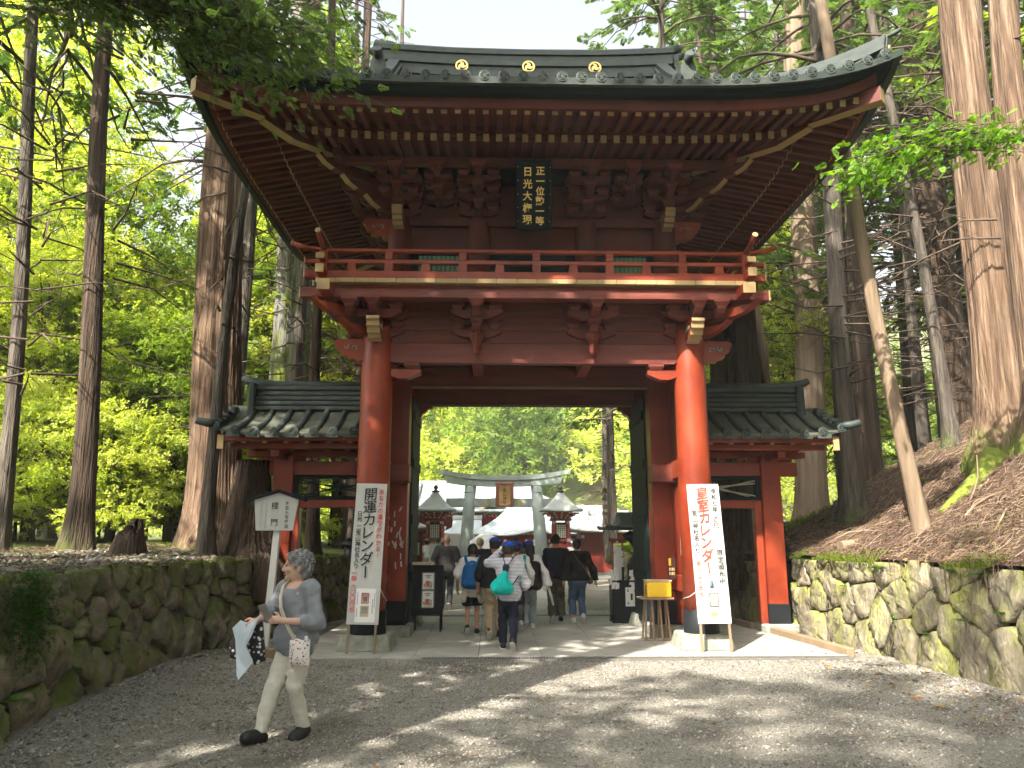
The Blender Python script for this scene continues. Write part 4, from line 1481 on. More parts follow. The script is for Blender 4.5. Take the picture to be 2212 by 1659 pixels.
# ================================================================== SIGNS, BOARDS AND FURNITURE
def banner(label, x, y, w, lean, rows, slips):
    """tall white banner on two timber legs leaning back against the column"""
    t = thing('banner_stand', label, 'banner', (x, y, 0))
    up = Vector((lean, .115, 1)).normalized(); rt = Vector((1, 0, 0)); rt = (rt - up * rt.dot(up)).normalized()
    M = frame((0, 0, .02), rt, up)
    H = 2.44
    for s_ in (-1, 1):
        mb = MB(); mb.box(s_ * (w / 2 - .035) - .018, s_ * (w / 2 - .035) + .018, 0, H - .1, -.035, -.004, .003, 0, M); mb.build('leg', GREYWOOD, t)
    for z in (.5, 1.4, 2.3):
        mb = MB(); mb.box(-w / 2 + .05, w / 2 - .05, z, z + .03, -.03, -.006, .003, 0, M); mb.build('crossbar', GREYWOOD, t)
    # slightly creased sheet
    mb = MB(); nx, ny = 9, 40; V = []
    for j in range(ny + 1):
        for i in range(nx + 1):
            a, b = -w / 2 + w * i / nx, .40 + (H - .40) * j / ny
            V.append(M @ Vector((a, b, .004 + .004 * math.sin(a * 11 + b * 3.1) + .003 * math.sin(b * 9 + a * 5))))
    F = [[j * (nx + 1) + i, j * (nx + 1) + i + 1, (j + 1) * (nx + 1) + i + 1, (j + 1) * (nx + 1) + i] for j in range(ny) for i in range(nx)]
    mb.add(V, F, 0, True); sh = mb.build('sheet', PAPER, t)
    for (nm, s, a, b, size, step, m, bold, wide) in rows:
        write_column(nm, s, size, M @ Matrix.Translation((a, b, .016)), m, sh, step, bold, .010 if size > .15 else .004, wide, slant=.10 if size > .15 else .05)
    for (a, b, w2, h2, cols) in slips:
        mb = MB(); mb.box(a - w2, a + w2, b - h2, b + h2, .010, .015, .001, 0, M); s = mb.build('picture_slip', cols[0], sh)
        for (c, d, e, f, m) in cols[1:]:
            mb = MB(); mb.box(a + c - e, a + c + e, b + d - f, b + d + f, .014, .018, .001, 0, M); mb.build('picture_patch', m, s)
    return t


PR_RED = mat('print_red', [(.45, .07, .06), (.5, .12, .1)], rough=.5); PR_TAN = mat('print_tan', [(.50, .42, .28), (.6, .5, .36)], rough=.5)
PR_GREY = mat('print_grey', [(.22, .22, .20), (.36, .36, .33)], scale=20, rough=.5); PR_BLUE = mat('print_blue', [(.3, .45, .52), (.4, .52, .58)], rough=.5)
PR_WHITE = mat('print_white', [(.8, .8, .78), (.84, .84, .82)], rough=.5); PR_DK = mat('print_dark', [(.05, .02, .02), (.07, .03, .03)], rough=.5); PR_ORANGE = mat('print_orange', [(.6, .28, .06), (.65, .35, .1)], rough=.5)
PR_SKIN = mat('print_skin', [(.6, .4, .3), (.62, .42, .32)], rough=.5)
banner('tall white banner with black brush writing leaning on the left front column', -2.53, 11.50, .46, .018, [
    ('writing', '開運カレンダー', -.005, 2.37, .205, .190, INK, .0022, 1.0),
    ('writing', 'あなたの運勢がわかる!', .155, 2.36, .088, .094, REDINK, .0012, 1.0),
    ('writing', '日光 二荒山神社名入り', -.150, 2.02, .082, .080, INK, .0012, 1.0),
    ('writing', '一部 六〇〇円也', -.165, 1.16, .080, .078, REDINK, .0012, 1.0)],
    [(.03, .665, .145, .235, [PR_WHITE, (-.01, .10, .055, .075, PR_RED), (-.01, .10, .045, .06, PR_WHITE), (-.01, .085, .03, .03, PR_RED), (-.01, -.08, .06, .08, PR_TAN), (-.01, -.07, .05, .05, PR_WHITE), (.10, -.01, .004, .1, PR_RED), (-.12, -.1, .004, .06, PR_RED), (.125, .07, .004, .1, PR_GREY), (-.12, .1, .004, .09, PR_GREY)])])
banner('tall white banner with large red brush writing leaning on the right front column', 2.58, 11.50, .49, -.012, [
    ('writing', '皇室カレンダー', -.02, 2.40, .20, .186, REDINK, .0022, 1.0),
    ('writing', '令和七年 乙巳', .155, 2.38, .090, .094, INK, .0012, 1.0),
    ('writing', '二荒山神社名入り', -.165, 2.13, .090, .092, INK, .0012, 1.0),
    ('writing', '一部 一三〇〇円也', -.165, 1.36, .070, .068, REDINK, .0012, 1.0),
    ('writing', '限定頒布中!', .165, 1.46, .098, .102, INK, .0012, 1.0)],
    [(0, .95, .125, .085, [PR_TAN, (0, .02, .12, .05, PR_BLUE), (-.07, 0, .03, .04, PR_WHITE), (.07, 0, .03, .04, PR_WHITE), (0, 0, .028, .05, INK), (-.07, .05, .012, .014, PR_SKIN), (0, .06, .012, .014, PR_SKIN), (.07, .05, .012, .014, PR_SKIN)]),
     (.015, .73, .068, .10, [PR_DK, (0, 0, .058, .09, PR_GREY)]),
     (.02, .53, .072, .098, [PR_TAN, (-.02, .06, .035, .024, PR_GREY), (-.02, 0, .035, .024, PR_ORANGE), (-.02, -.06, .035, .024, PR_TAN), (.045, 0, .018, .08, PR_WHITE)]),
     (-.09, .46, .006, .06, [PR_RED]), (.15, .66, .005, .06, [PR_GREY])])
# cords tying the banners to the columns
for x0, p, q, l in ((-1, (-2.30, 11.62, .93), (-2.22, 11.86, .72), 'thin pale cord tying the left banner to its column'), (1, (2.34, 11.62, .86), (2.22, 11.95, .74), 'thin pale cord tying the right banner to its column')):
    mb = MB(); p = Vector(p); q = Vector(q); mb.tube([Vector((0, 0, 0)), (q - p) * .5 - Vector((0, 0, .02)), q - p], .006, 6)
    mb.build('tie_cord', WHITEPAINT, None, loc=p, label=l, cat='cord')

# roofed notice sign on a white post
t = thing('notice_sign', 'white five sided notice sign with black writing on a white post before the left fence', 'sign', (-3.90, 11.80, 0))
mb = MB()
lx = -.06
V = [(-.05, -.04, 0), (.045, -.04, 0), (.045, .05, 0), (-.05, .05, 0)]
mb.add([(a - .06, b, c) for a, b, c in V] + [(a + .045, b, 2.2) for a, b, c in V], [[0, 1, 5, 4], [1, 2, 6, 5], [2, 3, 7, 6], [3, 0, 4, 7], [4, 5, 6, 7]])
mb.build('post', WHITEPAINT, t)
M = frame((0, -.055, 0), (1, 0, 0), (0, 0, 1))
mb = MB(); mb.prism([(-.275, 1.745), (.27, 1.745), (.335, 2.20), (.03, 2.30), (-.32, 2.20)], .03, M); bd = mb.build('board', PAPER, t)
for a, b in (((-.42, 2.175), (.035, 2.325)), ((.44, 2.175), (.025, 2.325))):
    mb = MB(); mb.bar((a[0], -.06, a[1] + .012), (b[0], -.06, b[1] + .012), .14, .035, ch=.004); mb.build('sign_roof', BLUEBLACK, t)
SM = lambda a, b: M @ Matrix.Translation((a, b, .033))
write_column('writing', '楼 門', .115, SM(-.01, 2.19), INK, bd, .16, .0006, .005)
write_column('writing', '木造入母屋造', .060, SM(.17, 2.18), INK, bd, .068, .0004, .004)
write_column('writing', '男体山頂鎮座千弐百年祭', .028, SM(-.135, 2.15), PR_GREY, bd, .034, .0, .01)
write_column('writing', '記念事業昭和五十三年建立', .028, SM(-.21, 2.15), PR_GREY, bd, .031, .0, .01)

# black A-frame notice board with two posters
t = thing('notice_board', 'black standing notice board with two printed posters inside the gate', 'board', (-1.80, 14.25, 0), rad(0))
for s_ in (-1, 1):
    for yy, l in ((-.12, .0), (.22, .0)):
        mb = MB(); mb.bar((s_ * .235, yy, 0), (s_ * .225, 0 if yy < 0 else .06, 1.12), .032, .03); mb.build('leg', BLACK, t)
mb = MB(); M = frame((0, -.11, .30), (1, 0, 0), (0, .10, 1)); mb.box(-.26, .26, .0, .86, -.012, .012, .004, 0, M); bd = mb.build('panel', BLACK, t)
for (a, b, c, d) in ((-.27, -.245, 0, .87), (.245, .27, 0, .87), (-.245, .245, .845, .87), (-.245, .245, 0, .025)):
    mb = MB(); mb.box(a, b, c, d, -.016, .02, .003, 0, M); mb.build('frame_bar', BLACK, bd)
for z0 in (.44, .13):
    mb = MB(); mb.box(-.11, .115, z0, z0 + .30, .013, .018, .001, 0, M); p = mb.build('poster', PR_GREY, bd)
    for (a, b, e, f, m, k) in ((.002, .15, .095, .135, PR_WHITE, 0), (.0, .10, .045, .05, PR_RED, 1), (-.05, .08, .03, .03, PR_ORANGE, 2), (.05, .10, .028, .04, PR_BLUE, 3), (.045, .06, .03, .02, PR_ORANGE, 4), (0, .245, .06, .008, PR_GREY, 1), (0, .215, .04, .012, PR_TAN, 2), (0, .03, .07, .006, PR_GREY, 3)):
        mb = MB(); mb.box(a - e, a + e, z0 + b - f, z0 + b + f, .017, .0195 + .0006 * k, .0005, 0, M); mb.build('print_patch', m, p)
    write_column('writing', 'おみくじ', .032, M @ Matrix.Translation((.002, z0 + .27, .0235)), PR_DK, p, .03, 0, 0)
mb = MB(); mb.box(-.26, .10, 0, .20, 0, .05, .006); mb.build('leaflet_tray', PR_TAN, None, loc=(-1.84, 14.22, 1.165), label='flat cardboard tray lying on top of the black notice board', cat='tray')

# black offering stand with white zigzag papers, at the right rear
t = thing('offering_stand', 'black offering cabinet with a red rack of white zigzag paper streamers', 'cabinet', (1.98, 15.75, 0))
mb = MB(); mb.box(-.27, .27, -.25, .25, .04, .80, .012); cb = mb.build('cabinet', BLACK, t)
mb = MB(); mb.box(-.28, .28, -.26, .26, 0, .06, .008); mb.build('plinth', BLACK, t)
mb = MB(); mb.box(-.29, .29, -.27, .27, .80, .83, .006); mb.build('top_board', BLACK, t)
mb = MB(); mb.box(-.282, -.271, -.18, .18, .16, .66, .004); mb.build('glass_pane', DKMETAL, cb)
mb = MB(); mb.box(-.03, .21, -.262, -.252, .34, .70, .003); pz = mb.build('poster', PR_WHITE, cb)
for (a, b, e, f, m) in ((.02, .64, .015, .025, PR_GREY), (.16, .64, .018, .025, PR_RED), (.02, .40, .015, .025, PR_GREY), (.16, .40, .018, .025, PR_BLUE), (.09, .52, .02, .06, PR_DK)):
    mb = MB(); mb.box(a - e, a + e, -.266, -.261, b - f, b + f, .001); mb.build('print_patch', m, pz)
for x in (-.22, -.02):
    mb = MB(); mb.box(x - .018, x + .018, .0, .035, .83, 1.55, .004); mb.build('rack_post', RED, t)
    mb = MB(); mb.box(x - .07, x + .07, -.06, .09, 1.55, 1.59, .006); mb.build('rack_cap', RED, t)
mb = MB(); mb.box(-.30, .06, .0, .04, 1.592, 1.64, .006); mb.build('rack_bar', RED, t)
for (x, h) in ((-.26, .22), (-.06, .26), (.05, .3)):
    mb = MB(); mb.box(x - .022, x + .022, -.24, -.2, .83, .83 + h, .006); mb.build('rail_post', BLACK, t)
def shide(x, y, z, s, parent):
    mb = MB(); V = []; 
    zz = z; xx = x
    for k in range(4):
        mb.add([(xx, y, zz), (xx + .05 * s, y, zz + .01 * s), (xx + .045 * s, y + .004, zz - .065 * s), (xx - .005 * s, y + .004, zz - .075 * s)], [[0, 3, 2, 1]])
        xx += .022 * s * (1 if k % 2 == 0 else -1); zz -= .055 * s; y -= .004
    mb.build('paper_streamer', PR_WHITE, parent, kind='stuff')
for k in range(5): shide(-.20 + .004 * k, -.02 - .01 * k, 1.50 - .14 * k, 1.6, t); shide(-.12 + .006 * k, -.02, 1.47 - .14 * k, 1.5, t)
for x in (-.33, -.25, .06, .14, .24): shide(x, -.25, 1.02, 1.5, t)

# little table with a yellow box
t = thing('side_table', 'small plain timber table with many slim legs beside the right front column', 'table', (2.02, 13.02, 0))
mb = MB(); mb.box(-.27, .27, -.20, .20, .66, .69, .006); mb.build('table_top', GREYWOOD, t)
for s_ in (-1, 1):
    for x in (-.20, -.07, .07, .20):
        mb = MB(); mb.bar((x, s_ * .15, 0.03), (x * .85, s_ * .05, .66), .03, .022); mb.build('leg', GREYWOOD, t)
    mb = MB(); mb.box(-.25, .25, s_ * .15 - .02, s_ * .15 + .02, 0, .03, .004); mb.build('foot_bar', GREYWOOD, t)
YEL = mat('yellow_plastic', [(.80, .52, .02), (.85, .6, .05)], rough=.35)
t = thing('offertory_box', 'bright yellow box standing on the small timber table', 'box', (2.05, 13.0, .69))
mb = MB(); mb.box(-.19, .21, -.15, .15, 0, .25, .015); b = mb.build('body', YEL, t)
mb = MB(); mb.box(-.198, -.188, -.13, .0, .03, .2, .003); mb.build('side_label', PR_RED, b)
mb = MB(); mb.box(-.20, .22, -.16, .16, .25, .275, .006); mb.build('lid', PR_TAN, t)
mb = MB(); mb.box(-.06, .06, -.004, .004, 0, .36, .002); ps = mb.build('leaflet_card', PR_DK, None, loc=(2.32, 13.05, .97), rot=(0, 0, 0), label='narrow dark card with yellow print propped behind the yellow box', cat='card')
mb = MB(); mb.box(-.05, -.01, -.008, -.003, .22, .34, .001); mb.build('print_patch', YEL, ps)
for k in range(8):
    mb = MB(); a = -.035 + .024 * (k % 4); b = .07 + .07 * (k // 4); mb.box(a - .007, a + .007, -.008, -.003, b, b + .045, .001); mb.build('print_patch', YEL if k % 2 else PR_WHITE, ps)

# hanging dark lantern behind the left banner
t = thing('hanging_lantern', 'dark hanging metal lantern half hidden behind the left banner', 'lantern', (-3.02, 13.2, 1.25))
mb = MB(); mb.lathe([(.02, .42), (.03, .40), (.08, .37), (.20, .30), (.21, .28), (.11, .28)][::-1], 6); mb.build('hood', DKMETAL, t)
mb = MB(); mb.lathe([(.10, 0), (.12, .02), (.11, .27)], 6); mb.build('body', DKMETAL, t)
mb = MB(); mb.tube([(0, 0, .41), (0, .1, .8), (0, .95, 1.0)], .012, 6); mb.build('hanger', DKMETAL, t)

# ================================================================== TREES
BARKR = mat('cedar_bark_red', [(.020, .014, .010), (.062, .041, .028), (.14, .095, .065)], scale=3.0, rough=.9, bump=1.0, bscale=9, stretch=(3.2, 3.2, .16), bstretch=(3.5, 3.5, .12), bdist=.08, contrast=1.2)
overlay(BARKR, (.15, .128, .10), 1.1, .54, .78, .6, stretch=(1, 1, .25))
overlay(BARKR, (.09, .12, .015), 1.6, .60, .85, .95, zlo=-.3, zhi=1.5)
BARKL = mat('sun_lightened_cedar_bark', [(.055, .033, .021), (.16, .098, .062), (.31, .215, .145)], scale=3.0, rough=.9, bump=1.0, bscale=9, stretch=(3.2, 3.2, .16), bstretch=(3.5, 3.5, .12), bdist=.08, contrast=1.3)  # paler copy of the red cedar bark, sunlight put into its colour
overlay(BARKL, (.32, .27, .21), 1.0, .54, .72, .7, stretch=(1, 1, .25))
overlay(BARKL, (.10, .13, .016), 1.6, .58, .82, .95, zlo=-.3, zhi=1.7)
BARKG = mat('cypress_bark_grey', [(.030, .025, .020), (.095, .078, .063), (.19, .16, .13)], scale=3.4, rough=.9, bump=1.0, bscale=10, stretch=(3, 3, .2), bstretch=(3.5, 3.5, .16), bdist=.07, contrast=1.2)
overlay(BARKG, (.10, .125, .03), 1.4, .60, .85, .85, zlo=-.3, zhi=1.2)
BARKP = mat('pale_bare_trunk', [(.12, .085, .055), (.21, .15, .10), (.30, .23, .16)], scale=2.5, rough=.8, bump=.6, bscale=12, stretch=(2, 2, .2), bdist=.04)
BARKM = mat('moss_clad_bark', [(.10, .095, .085), (.19, .18, .165), (.30, .285, .265)], scale=3.4, rough=.95, bump=1.0, bscale=9, stretch=(3, 3, .2), bdist=.08)
overlay(BARKM, (.11, .14, .015), .8, .46, .56, 1.0, stretch=(1, 1, .35), zlo=-2, zhi=14)
DEADW = mat('rotten_stump', [(.025, .016, .011), (.06, .038, .025), (.11, .075, .05)], scale=4, rough=.95, bump=1.0, bscale=9, stretch=(3, 3, .3), bdist=.08)
TWIG = mat('bare_twig', [(.06, .042, .03), (.13, .095, .07)], scale=6, rough=.9)
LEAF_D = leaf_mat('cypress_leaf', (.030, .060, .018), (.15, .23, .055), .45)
LEAF_M = leaf_mat('cypress_leaf_sun_lightened', (.07, .13, .024), (.32, .41, .075), .55)  # lit copy of the cypress leaf, sunshine mixed into the lighter greens
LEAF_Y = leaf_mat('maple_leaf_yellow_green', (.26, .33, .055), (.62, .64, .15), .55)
LEAF_S = leaf_mat('bright_green_spray', (.08, .19, .018), (.26, .42, .05), .5)  # brighter, more saturated green than the cypress leaves
FERN = leaf_mat('fern_leaf', (.030, .085, .016), (.12, .24, .04), .4)


def spray_template(kind):
    """leaf kites of one foliage spray, roughly 1 long along +x in the xy plane: base points, directions, lengths, widths"""
    P, D, Ls, W = [], [], [], []
    if kind == 'fan':
        for k in range(7):
            s = .12 + .13 * k
            for sd in (-1, 1):
                a = sd * rad(48 - 3 * k); P.append((s, 0, 0)); D.append((math.cos(a), math.sin(a), 0)); Ls.append(.46 - .035 * k); W.append(.15)
        P.append((.8, 0, 0)); D.append((1, 0, 0)); Ls.append(.3); W.append(.13)
    elif kind == 'coarse':
        for k in range(4):
            s = .1 + .2 * k
            for sd in (-1, 1):
                a = sd * rad(46 - 4 * k); P.append((s, 0, 0)); D.append((math.cos(a), math.sin(a), 0)); Ls.append(.52 - .05 * k); W.append(.22)
    elif kind == 'clump':
        r = np.random.RandomState(5)
        for k in range(5):
            a = k * 2.4; P.append((.1 + .14 * k, 0, 0)); D.append((.5, math.cos(a) * .8, math.sin(a) * .5)); Ls.append(.55); W.append(.30)
    else:                                              # broad leaves around a twig
        r = np.random.RandomState(2)
        for k in range(6):
            a = k * 2.4; P.append((.1 + .15 * k, 0, 0)); D.append((.55, math.cos(a) * .8, math.sin(a) * .35)); Ls.append(.42); W.append(.24)
    P = np.array(P); D = np.array(D); D /= np.linalg.norm(D, axis=1)[:, None]; Ls = np.array(Ls)[:, None]; W = np.array(W)[:, None]
    side = np.stack([-D[:, 1], D[:, 0], np.zeros(len(D))], 1); side /= np.linalg.norm(side, axis=1)[:, None] + 1e-9
    q = np.stack([P, P + D * Ls * .45 + side * W * .5 + [0, 0, -.02], P + D * Ls + [0, 0, -.05], P + D * Ls * .45 - side * W * .5 + [0, 0, -.02]], 1)
    return q                                           # (k,4,3)


SPR = {k: spray_template(k) for k in ('fan', 'coarse', 'broad', 'clump')}


def sprays(pos, dirs, scale, kind, rs, flat=.5, tint=None):
    q = SPR[kind]; n = len(pos); k = len(q)
    x = dirs / (np.linalg.norm(dirs, axis=1)[:, None] + 1e-9)
    up = np.tile([0, 0, 1.0], (n, 1)) + rs.normal(0, flat, (n, 3))
    y = np.cross(up, x); y /= np.linalg.norm(y, axis=1)[:, None] + 1e-9
    z = np.cross(x, y)
    R = np.stack([x, y, z], 2) * scale[:, None, None]
    V = np.einsum('nij,kvj->nkvi', R, q) + pos[:, None, None, :]
    V = V + rs.normal(0, .02, V.shape) * scale[:, None, None, None]
    t = (tint if tint is not None else rs.uniform(.1, .9, n))
    t = np.repeat(t, k * 4) + np.repeat(rs.uniform(-.1, .1, n * k), 4)
    F = np.arange(n * k * 4).reshape(-1, 4)
    return V.reshape(-1, 3), F, t


class Leaves:
    def __init__(s): s.V, s.F, s.t, s.n = [], [], [], 0
    def add(s, V, F, t): s.V.append(V); s.F.append(F + s.n); s.t.append(t); s.n += len(V)
    def mesh(s, name, m): return np_mesh(name, np.concatenate(s.V), np.concatenate(s.F), m, False, tint=np.clip(np.concatenate(s.t), 0, 1))


def conifer(seed, H, h0, R, nb, ns, size, kind='fan', r0=.25, bark=None, leaf=None, droop=.25, dead=14, top=.25, sparse=.0, flare=1.5):
    """meshes of one conifer: trunk, branches, foliage"""
    rs = np.random.RandomState(seed)
    mb = MB()
    N = 12
    wob = np.cumsum(rs.normal(0, .05, (N + 1, 2)), 0); wob -= wob[0]
    zz = np.concatenate([[-.5, 0, .25, .7], np.linspace(1.5, H, N - 3)])
    pts = [(wob[i, 0], wob[i, 1], zz[i]) for i in range(N + 1)]
    rr = [r0 * flare if z < .1 else r0 * (1.22 if z < .4 else 1.08 if z < 1 else max(.05, 1.0 - .93 * (z / H) ** 1.15)) for z in zz]
    ph = rs.uniform(0, 6.28, 3)
    mb.tube(pts, rr, 14, fn=lambda i, k, t: 1 + .07 * math.sin(3 * t + ph[0]) + .05 * math.sin(5 * t + ph[1] + i * .2))
    tm = mb.mesh('trunk', bark or BARKG)
    tx = lambda z: np.array([np.interp(z, zz, wob[:, 0]), np.interp(z, zz, wob[:, 1]), z])
    bb = MB(); lv = Leaves()
    P, D, S, T = [], [], [], []
    for b in range(nb):
        f = rs.rand() ** .85
        z = h0 + (H - h0) * f
        a = b * 2.399 + rs.uniform(-.3, .3)
        L = R * (1 - f) ** .65 * rs.uniform(.6, 1.12) + top
        out = np.array([math.cos(a), math.sin(a), 0])
        c = tx(z)
        rise = rs.uniform(.05, .35) + .35 * f
        pts = []
        for i in range(6):
            s = i / 5
            p = c + out * L * s + np.array([0, 0, L * (rise * s - (droop + rise) * s * s * 1.15)]) + rs.normal(0, .04, 3) * s
            pts.append(p)
        bb.tube(pts, [max(.012, .020 * L) * (1 - .8 * i / 5) for i in range(6)], 4, cap=False)
        m = max(2, int(ns * (L / R) * rs.uniform(.7, 1.25)))
        if rs.rand() < sparse: m = max(1, m // 4)
        s = rs.uniform(.28, 1.03, m) ** .8
        base = np.stack([np.interp(s, np.linspace(0, 1, 6), np.array(pts)[:, j]) for j in range(3)], 1)
        side = np.cross(out, [0, 0, 1.0])
        sg = rs.choice([-1, 1], m)
        w = rs.uniform(0, .36, m) * L * (1.05 - s * .7)
        d = out[None] * rs.uniform(.4, 1.0, m)[:, None] + side[None] * (sg * rs.uniform(.2, 1.0, m))[:, None] + np.array([0, 0, 1.0])[None] * rs.uniform(-.75, .15, m)[:, None]
        P.append(base + side[None] * (sg * w)[:, None] * .8 + rs.normal(0, .07, (m, 3)) - np.array([0, 0, 1.0]) * (w * .25)[:, None]); D.append(d); S.append(size * rs.uniform(.7, 1.3, m))
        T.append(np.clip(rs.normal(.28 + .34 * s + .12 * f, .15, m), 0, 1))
    for b in range(dead):
        z = rs.uniform(h0 * .25, h0 * 1.05 + .5); a = rs.uniform(0, 6.28); L = rs.uniform(.5, 1.0) * R * .7
        out = np.array([math.cos(a), math.sin(a), 0]); c = tx(z)
        p1 = c + out * L * .5 + [0, 0, L * rs.uniform(-.12, .12)]; p2 = c + out * L + [0, 0, L * rs.uniform(-.35, .1)] + rs.normal(0, .08, 3)
        bb.tube([c, p1, p2], [.022, .014, .005], 4, cap=False)
        for _ in range(3):
            q = p1 + (p2 - p1) * rs.uniform(0, .9); bb.tube([q, q + rs.normal(0, .3, 3) * [1, 1, .5]], [.007, .003], 3, cap=False)
    V, F, t = sprays(np.concatenate(P), np.concatenate(D), np.concatenate(S), kind, rs, tint=np.concatenate(T))
    lv.add(V, F, t)
    return tm, bb.mesh('branches', TWIG), lv.mesh('foliage', leaf or LEAF_D)


def broadleaf(seed, H, R, n, size, leaf, h0=1.5, r0=.12, lobes=16, bark=None):
    rs = np.random.RandomState(seed)
    mb = MB()
    mb.tube([(0, 0, -.4), (.05, 0, H * .3), (.0, .1, H * .6), (.1, .05, H * .85)], [r0 * 1.3, r0, r0 * .7, r0 * .25], 10)
    bb = MB(); P, D, S, T = [], [], [], []
    for k in range(lobes):
        a = k * 2.4; f = (k + .5) / lobes
        z = h0 + (H - h0) * (.15 + .85 * f); r = R * (1 - .65 * f ** 2) * rs.uniform(.35, 1)
        c = np.array([math.cos(a) * r, math.sin(a) * r, z])
        bb.tube([(0, 0, z * .6), c * [.5, .5, .85], c], [.04, .025, .008], 5, cap=False)
        m = n // lobes
        v = rs.normal(0, 1, (m, 3)) * [1, 1, .42]; v /= np.linalg.norm(v, axis=1)[:, None]
        rad_ = R * .42 * rs.uniform(.3, 1.1, m)[:, None]
        P.append(c + v * rad_ * [1, 1, .55]); D.append(v * [1, 1, .2] + rs.normal(0, .4, (m, 3)) - [0, 0, .2]); S.append(size * rs.uniform(.7, 1.3, m))
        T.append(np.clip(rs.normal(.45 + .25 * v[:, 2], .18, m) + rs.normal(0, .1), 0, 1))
    V, F, t = sprays(np.concatenate(P), np.concatenate(D), np.concatenate(S), 'broad', rs, .8, np.concatenate(T))
    lv = Leaves(); lv.add(V, F, t)
    return mb.mesh('trunk', bark or BARKG), bb.mesh('branches', TWIG), lv.mesh('foliage', leaf)


def plant_tree(name, meshes, loc, rz, sc, label, group=None, lean=(0, 0)):
    t = thing(name, label, 'tree', loc, rz, group)
    t.scale = (sc, sc, sc)
    t.rotation_euler = (lean[0], lean[1], rz)
    link('trunk', meshes[0], t)
    if meshes[1] is not None: link('branches', meshes[1], t, kind='stuff')
    if meshes[2] is not None: link('foliage', meshes[2], t, kind='stuff')
    return t


# ---- large individual trunks with fluted bark
def big_trunk(base, topx, topy, H, r0, r1, bark, seed, flare=1.7, flute=.10, seg=44, rings=46, roots=5, split=None):
    """trunk mesh in local coordinates, base at origin, leaning to (topx,topy) at height H"""
    rs = np.random.RandomState(seed)
    V = []; 
    ph = rs.uniform(0, 6.28, 8); fr = [2, 3, 5, 7, 9, 12, 15, 19]; p2 = rs.uniform(0, 6.28, 6)
    if r0 > .3: seg = 132; rings = 70
    zz = np.concatenate([np.linspace(-.6, 1.6, 14), np.linspace(1.8, H, rings - 14)])
    for z in zz:
        q = max(0, z) / H
        r = r0 + (r1 - r0) * q
        fl = 1 + (flare - 1) * math.exp(-max(0, z + .1) / .55)
        c = np.array([topx * q + .06 * math.sin(z * .5 + seed), topy * q])
        for k in range(seg):
            t = 2 * math.pi * k / seg
            b = 0
            for j in range(8): b += math.sin(fr[j] * t + ph[j] + .10 * z * (1 if j % 2 else -1)) / (1.5 + j * .6)
            if r0 > .3: b += .55 * (abs(math.sin(21 * t + p2[0] + .9 * math.sin(z * .7 + p2[1]))) + abs(math.sin(33 * t + p2[2] + 1.2 * math.sin(z * .5 + p2[3]))) - 1.2) + .25 * math.sin(47 * t + p2[4] + 2 * math.sin(z * 1.1))
            rt = sum(max(0, math.cos(t - ph[j] * 1.7)) ** 10 for j in range(roots)) * .55 * math.exp(-max(0, z + .2) / .35)
            V.append((c[0] + r * (fl + rt) * (1 + flute * .5 * b) * math.cos(t), c[1] + r * (fl + rt) * (1 + flute * .5 * b) * math.sin(t), z))
    F = [[i * seg + k, i * seg + (k + 1) % seg, (i + 1) * seg + (k + 1) % seg, (i + 1) * seg + k] for i in range(len(zz) - 1) for k in range(seg)]
    F.append([(len(zz) - 1) * seg + k for k in range(seg)])
    mb = MB(); mb.add(V, F, 0, True)
    return mb.mesh('trunk', bark)


def snag(seed, n, z0, z1, r, L):
    """dead side twigs of a bare trunk, in its local frame"""
    rs = np.random.RandomState(seed); bb = MB()
    for k in range(n):
        z = rs.uniform(z0, z1); a = rs.uniform(0, 6.28); l = r + L * rs.uniform(.5, 1.1)
        o = np.array([math.cos(a), math.sin(a), 0]); c = o * r * .7 + [0, 0, z]
        p1 = c + o * l * .5 + [0, 0, rs.uniform(-.05, .1) * l]; p2 = c + o * l + [0, 0, rs.uniform(-.3, .15) * l] + rs.normal(0, .05, 3)
        bb.tube([c, p1, p2], [.026, .017, .006], 5, cap=False)
        for _ in range(4):
            q = p1 + (p2 - p1) * rs.uniform(-.3, 1); bb.tube([q, q + rs.normal(0, .22, 3)], [.009, .003], 4, cap=False)
    return bb.mesh('branches', TWIG)


def lone(name, label, x, y, z, tx_, ty_, H, r0, r1, bark, seed, twigs=None, crown=None, **kw):
    t = thing(name, label, 'tree', (x, y, z - .05))
    link('trunk', big_trunk(None, tx_, ty_, H, r0, r1, bark, seed, **kw), t)
    if twigs: link('branches', snag(seed, *twigs), t, kind='stuff')
    if crown is not None:
        c = link('foliage', crown[2], t, kind='stuff'); c.location = (tx_, ty_, 0)
        c = link('branches', crown[1], t, kind='stuff'); c.location = (tx_, ty_, 0)
    return t


# tree kinds shared by the copies
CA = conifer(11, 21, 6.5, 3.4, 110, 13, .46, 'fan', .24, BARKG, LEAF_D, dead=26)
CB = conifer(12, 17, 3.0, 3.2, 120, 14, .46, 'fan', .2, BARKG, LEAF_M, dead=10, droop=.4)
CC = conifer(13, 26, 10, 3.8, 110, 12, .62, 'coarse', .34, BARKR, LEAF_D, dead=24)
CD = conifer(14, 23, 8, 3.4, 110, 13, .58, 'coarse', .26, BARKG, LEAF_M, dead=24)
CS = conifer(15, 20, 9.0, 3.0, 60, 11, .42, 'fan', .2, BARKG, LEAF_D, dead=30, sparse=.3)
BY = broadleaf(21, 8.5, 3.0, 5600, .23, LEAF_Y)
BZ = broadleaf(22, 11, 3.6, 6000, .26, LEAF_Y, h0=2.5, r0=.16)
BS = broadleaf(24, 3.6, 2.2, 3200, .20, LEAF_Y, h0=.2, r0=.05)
BM = broadleaf(23, 7, 2.8, 5200, .22, LEAF_M, h0=.8)

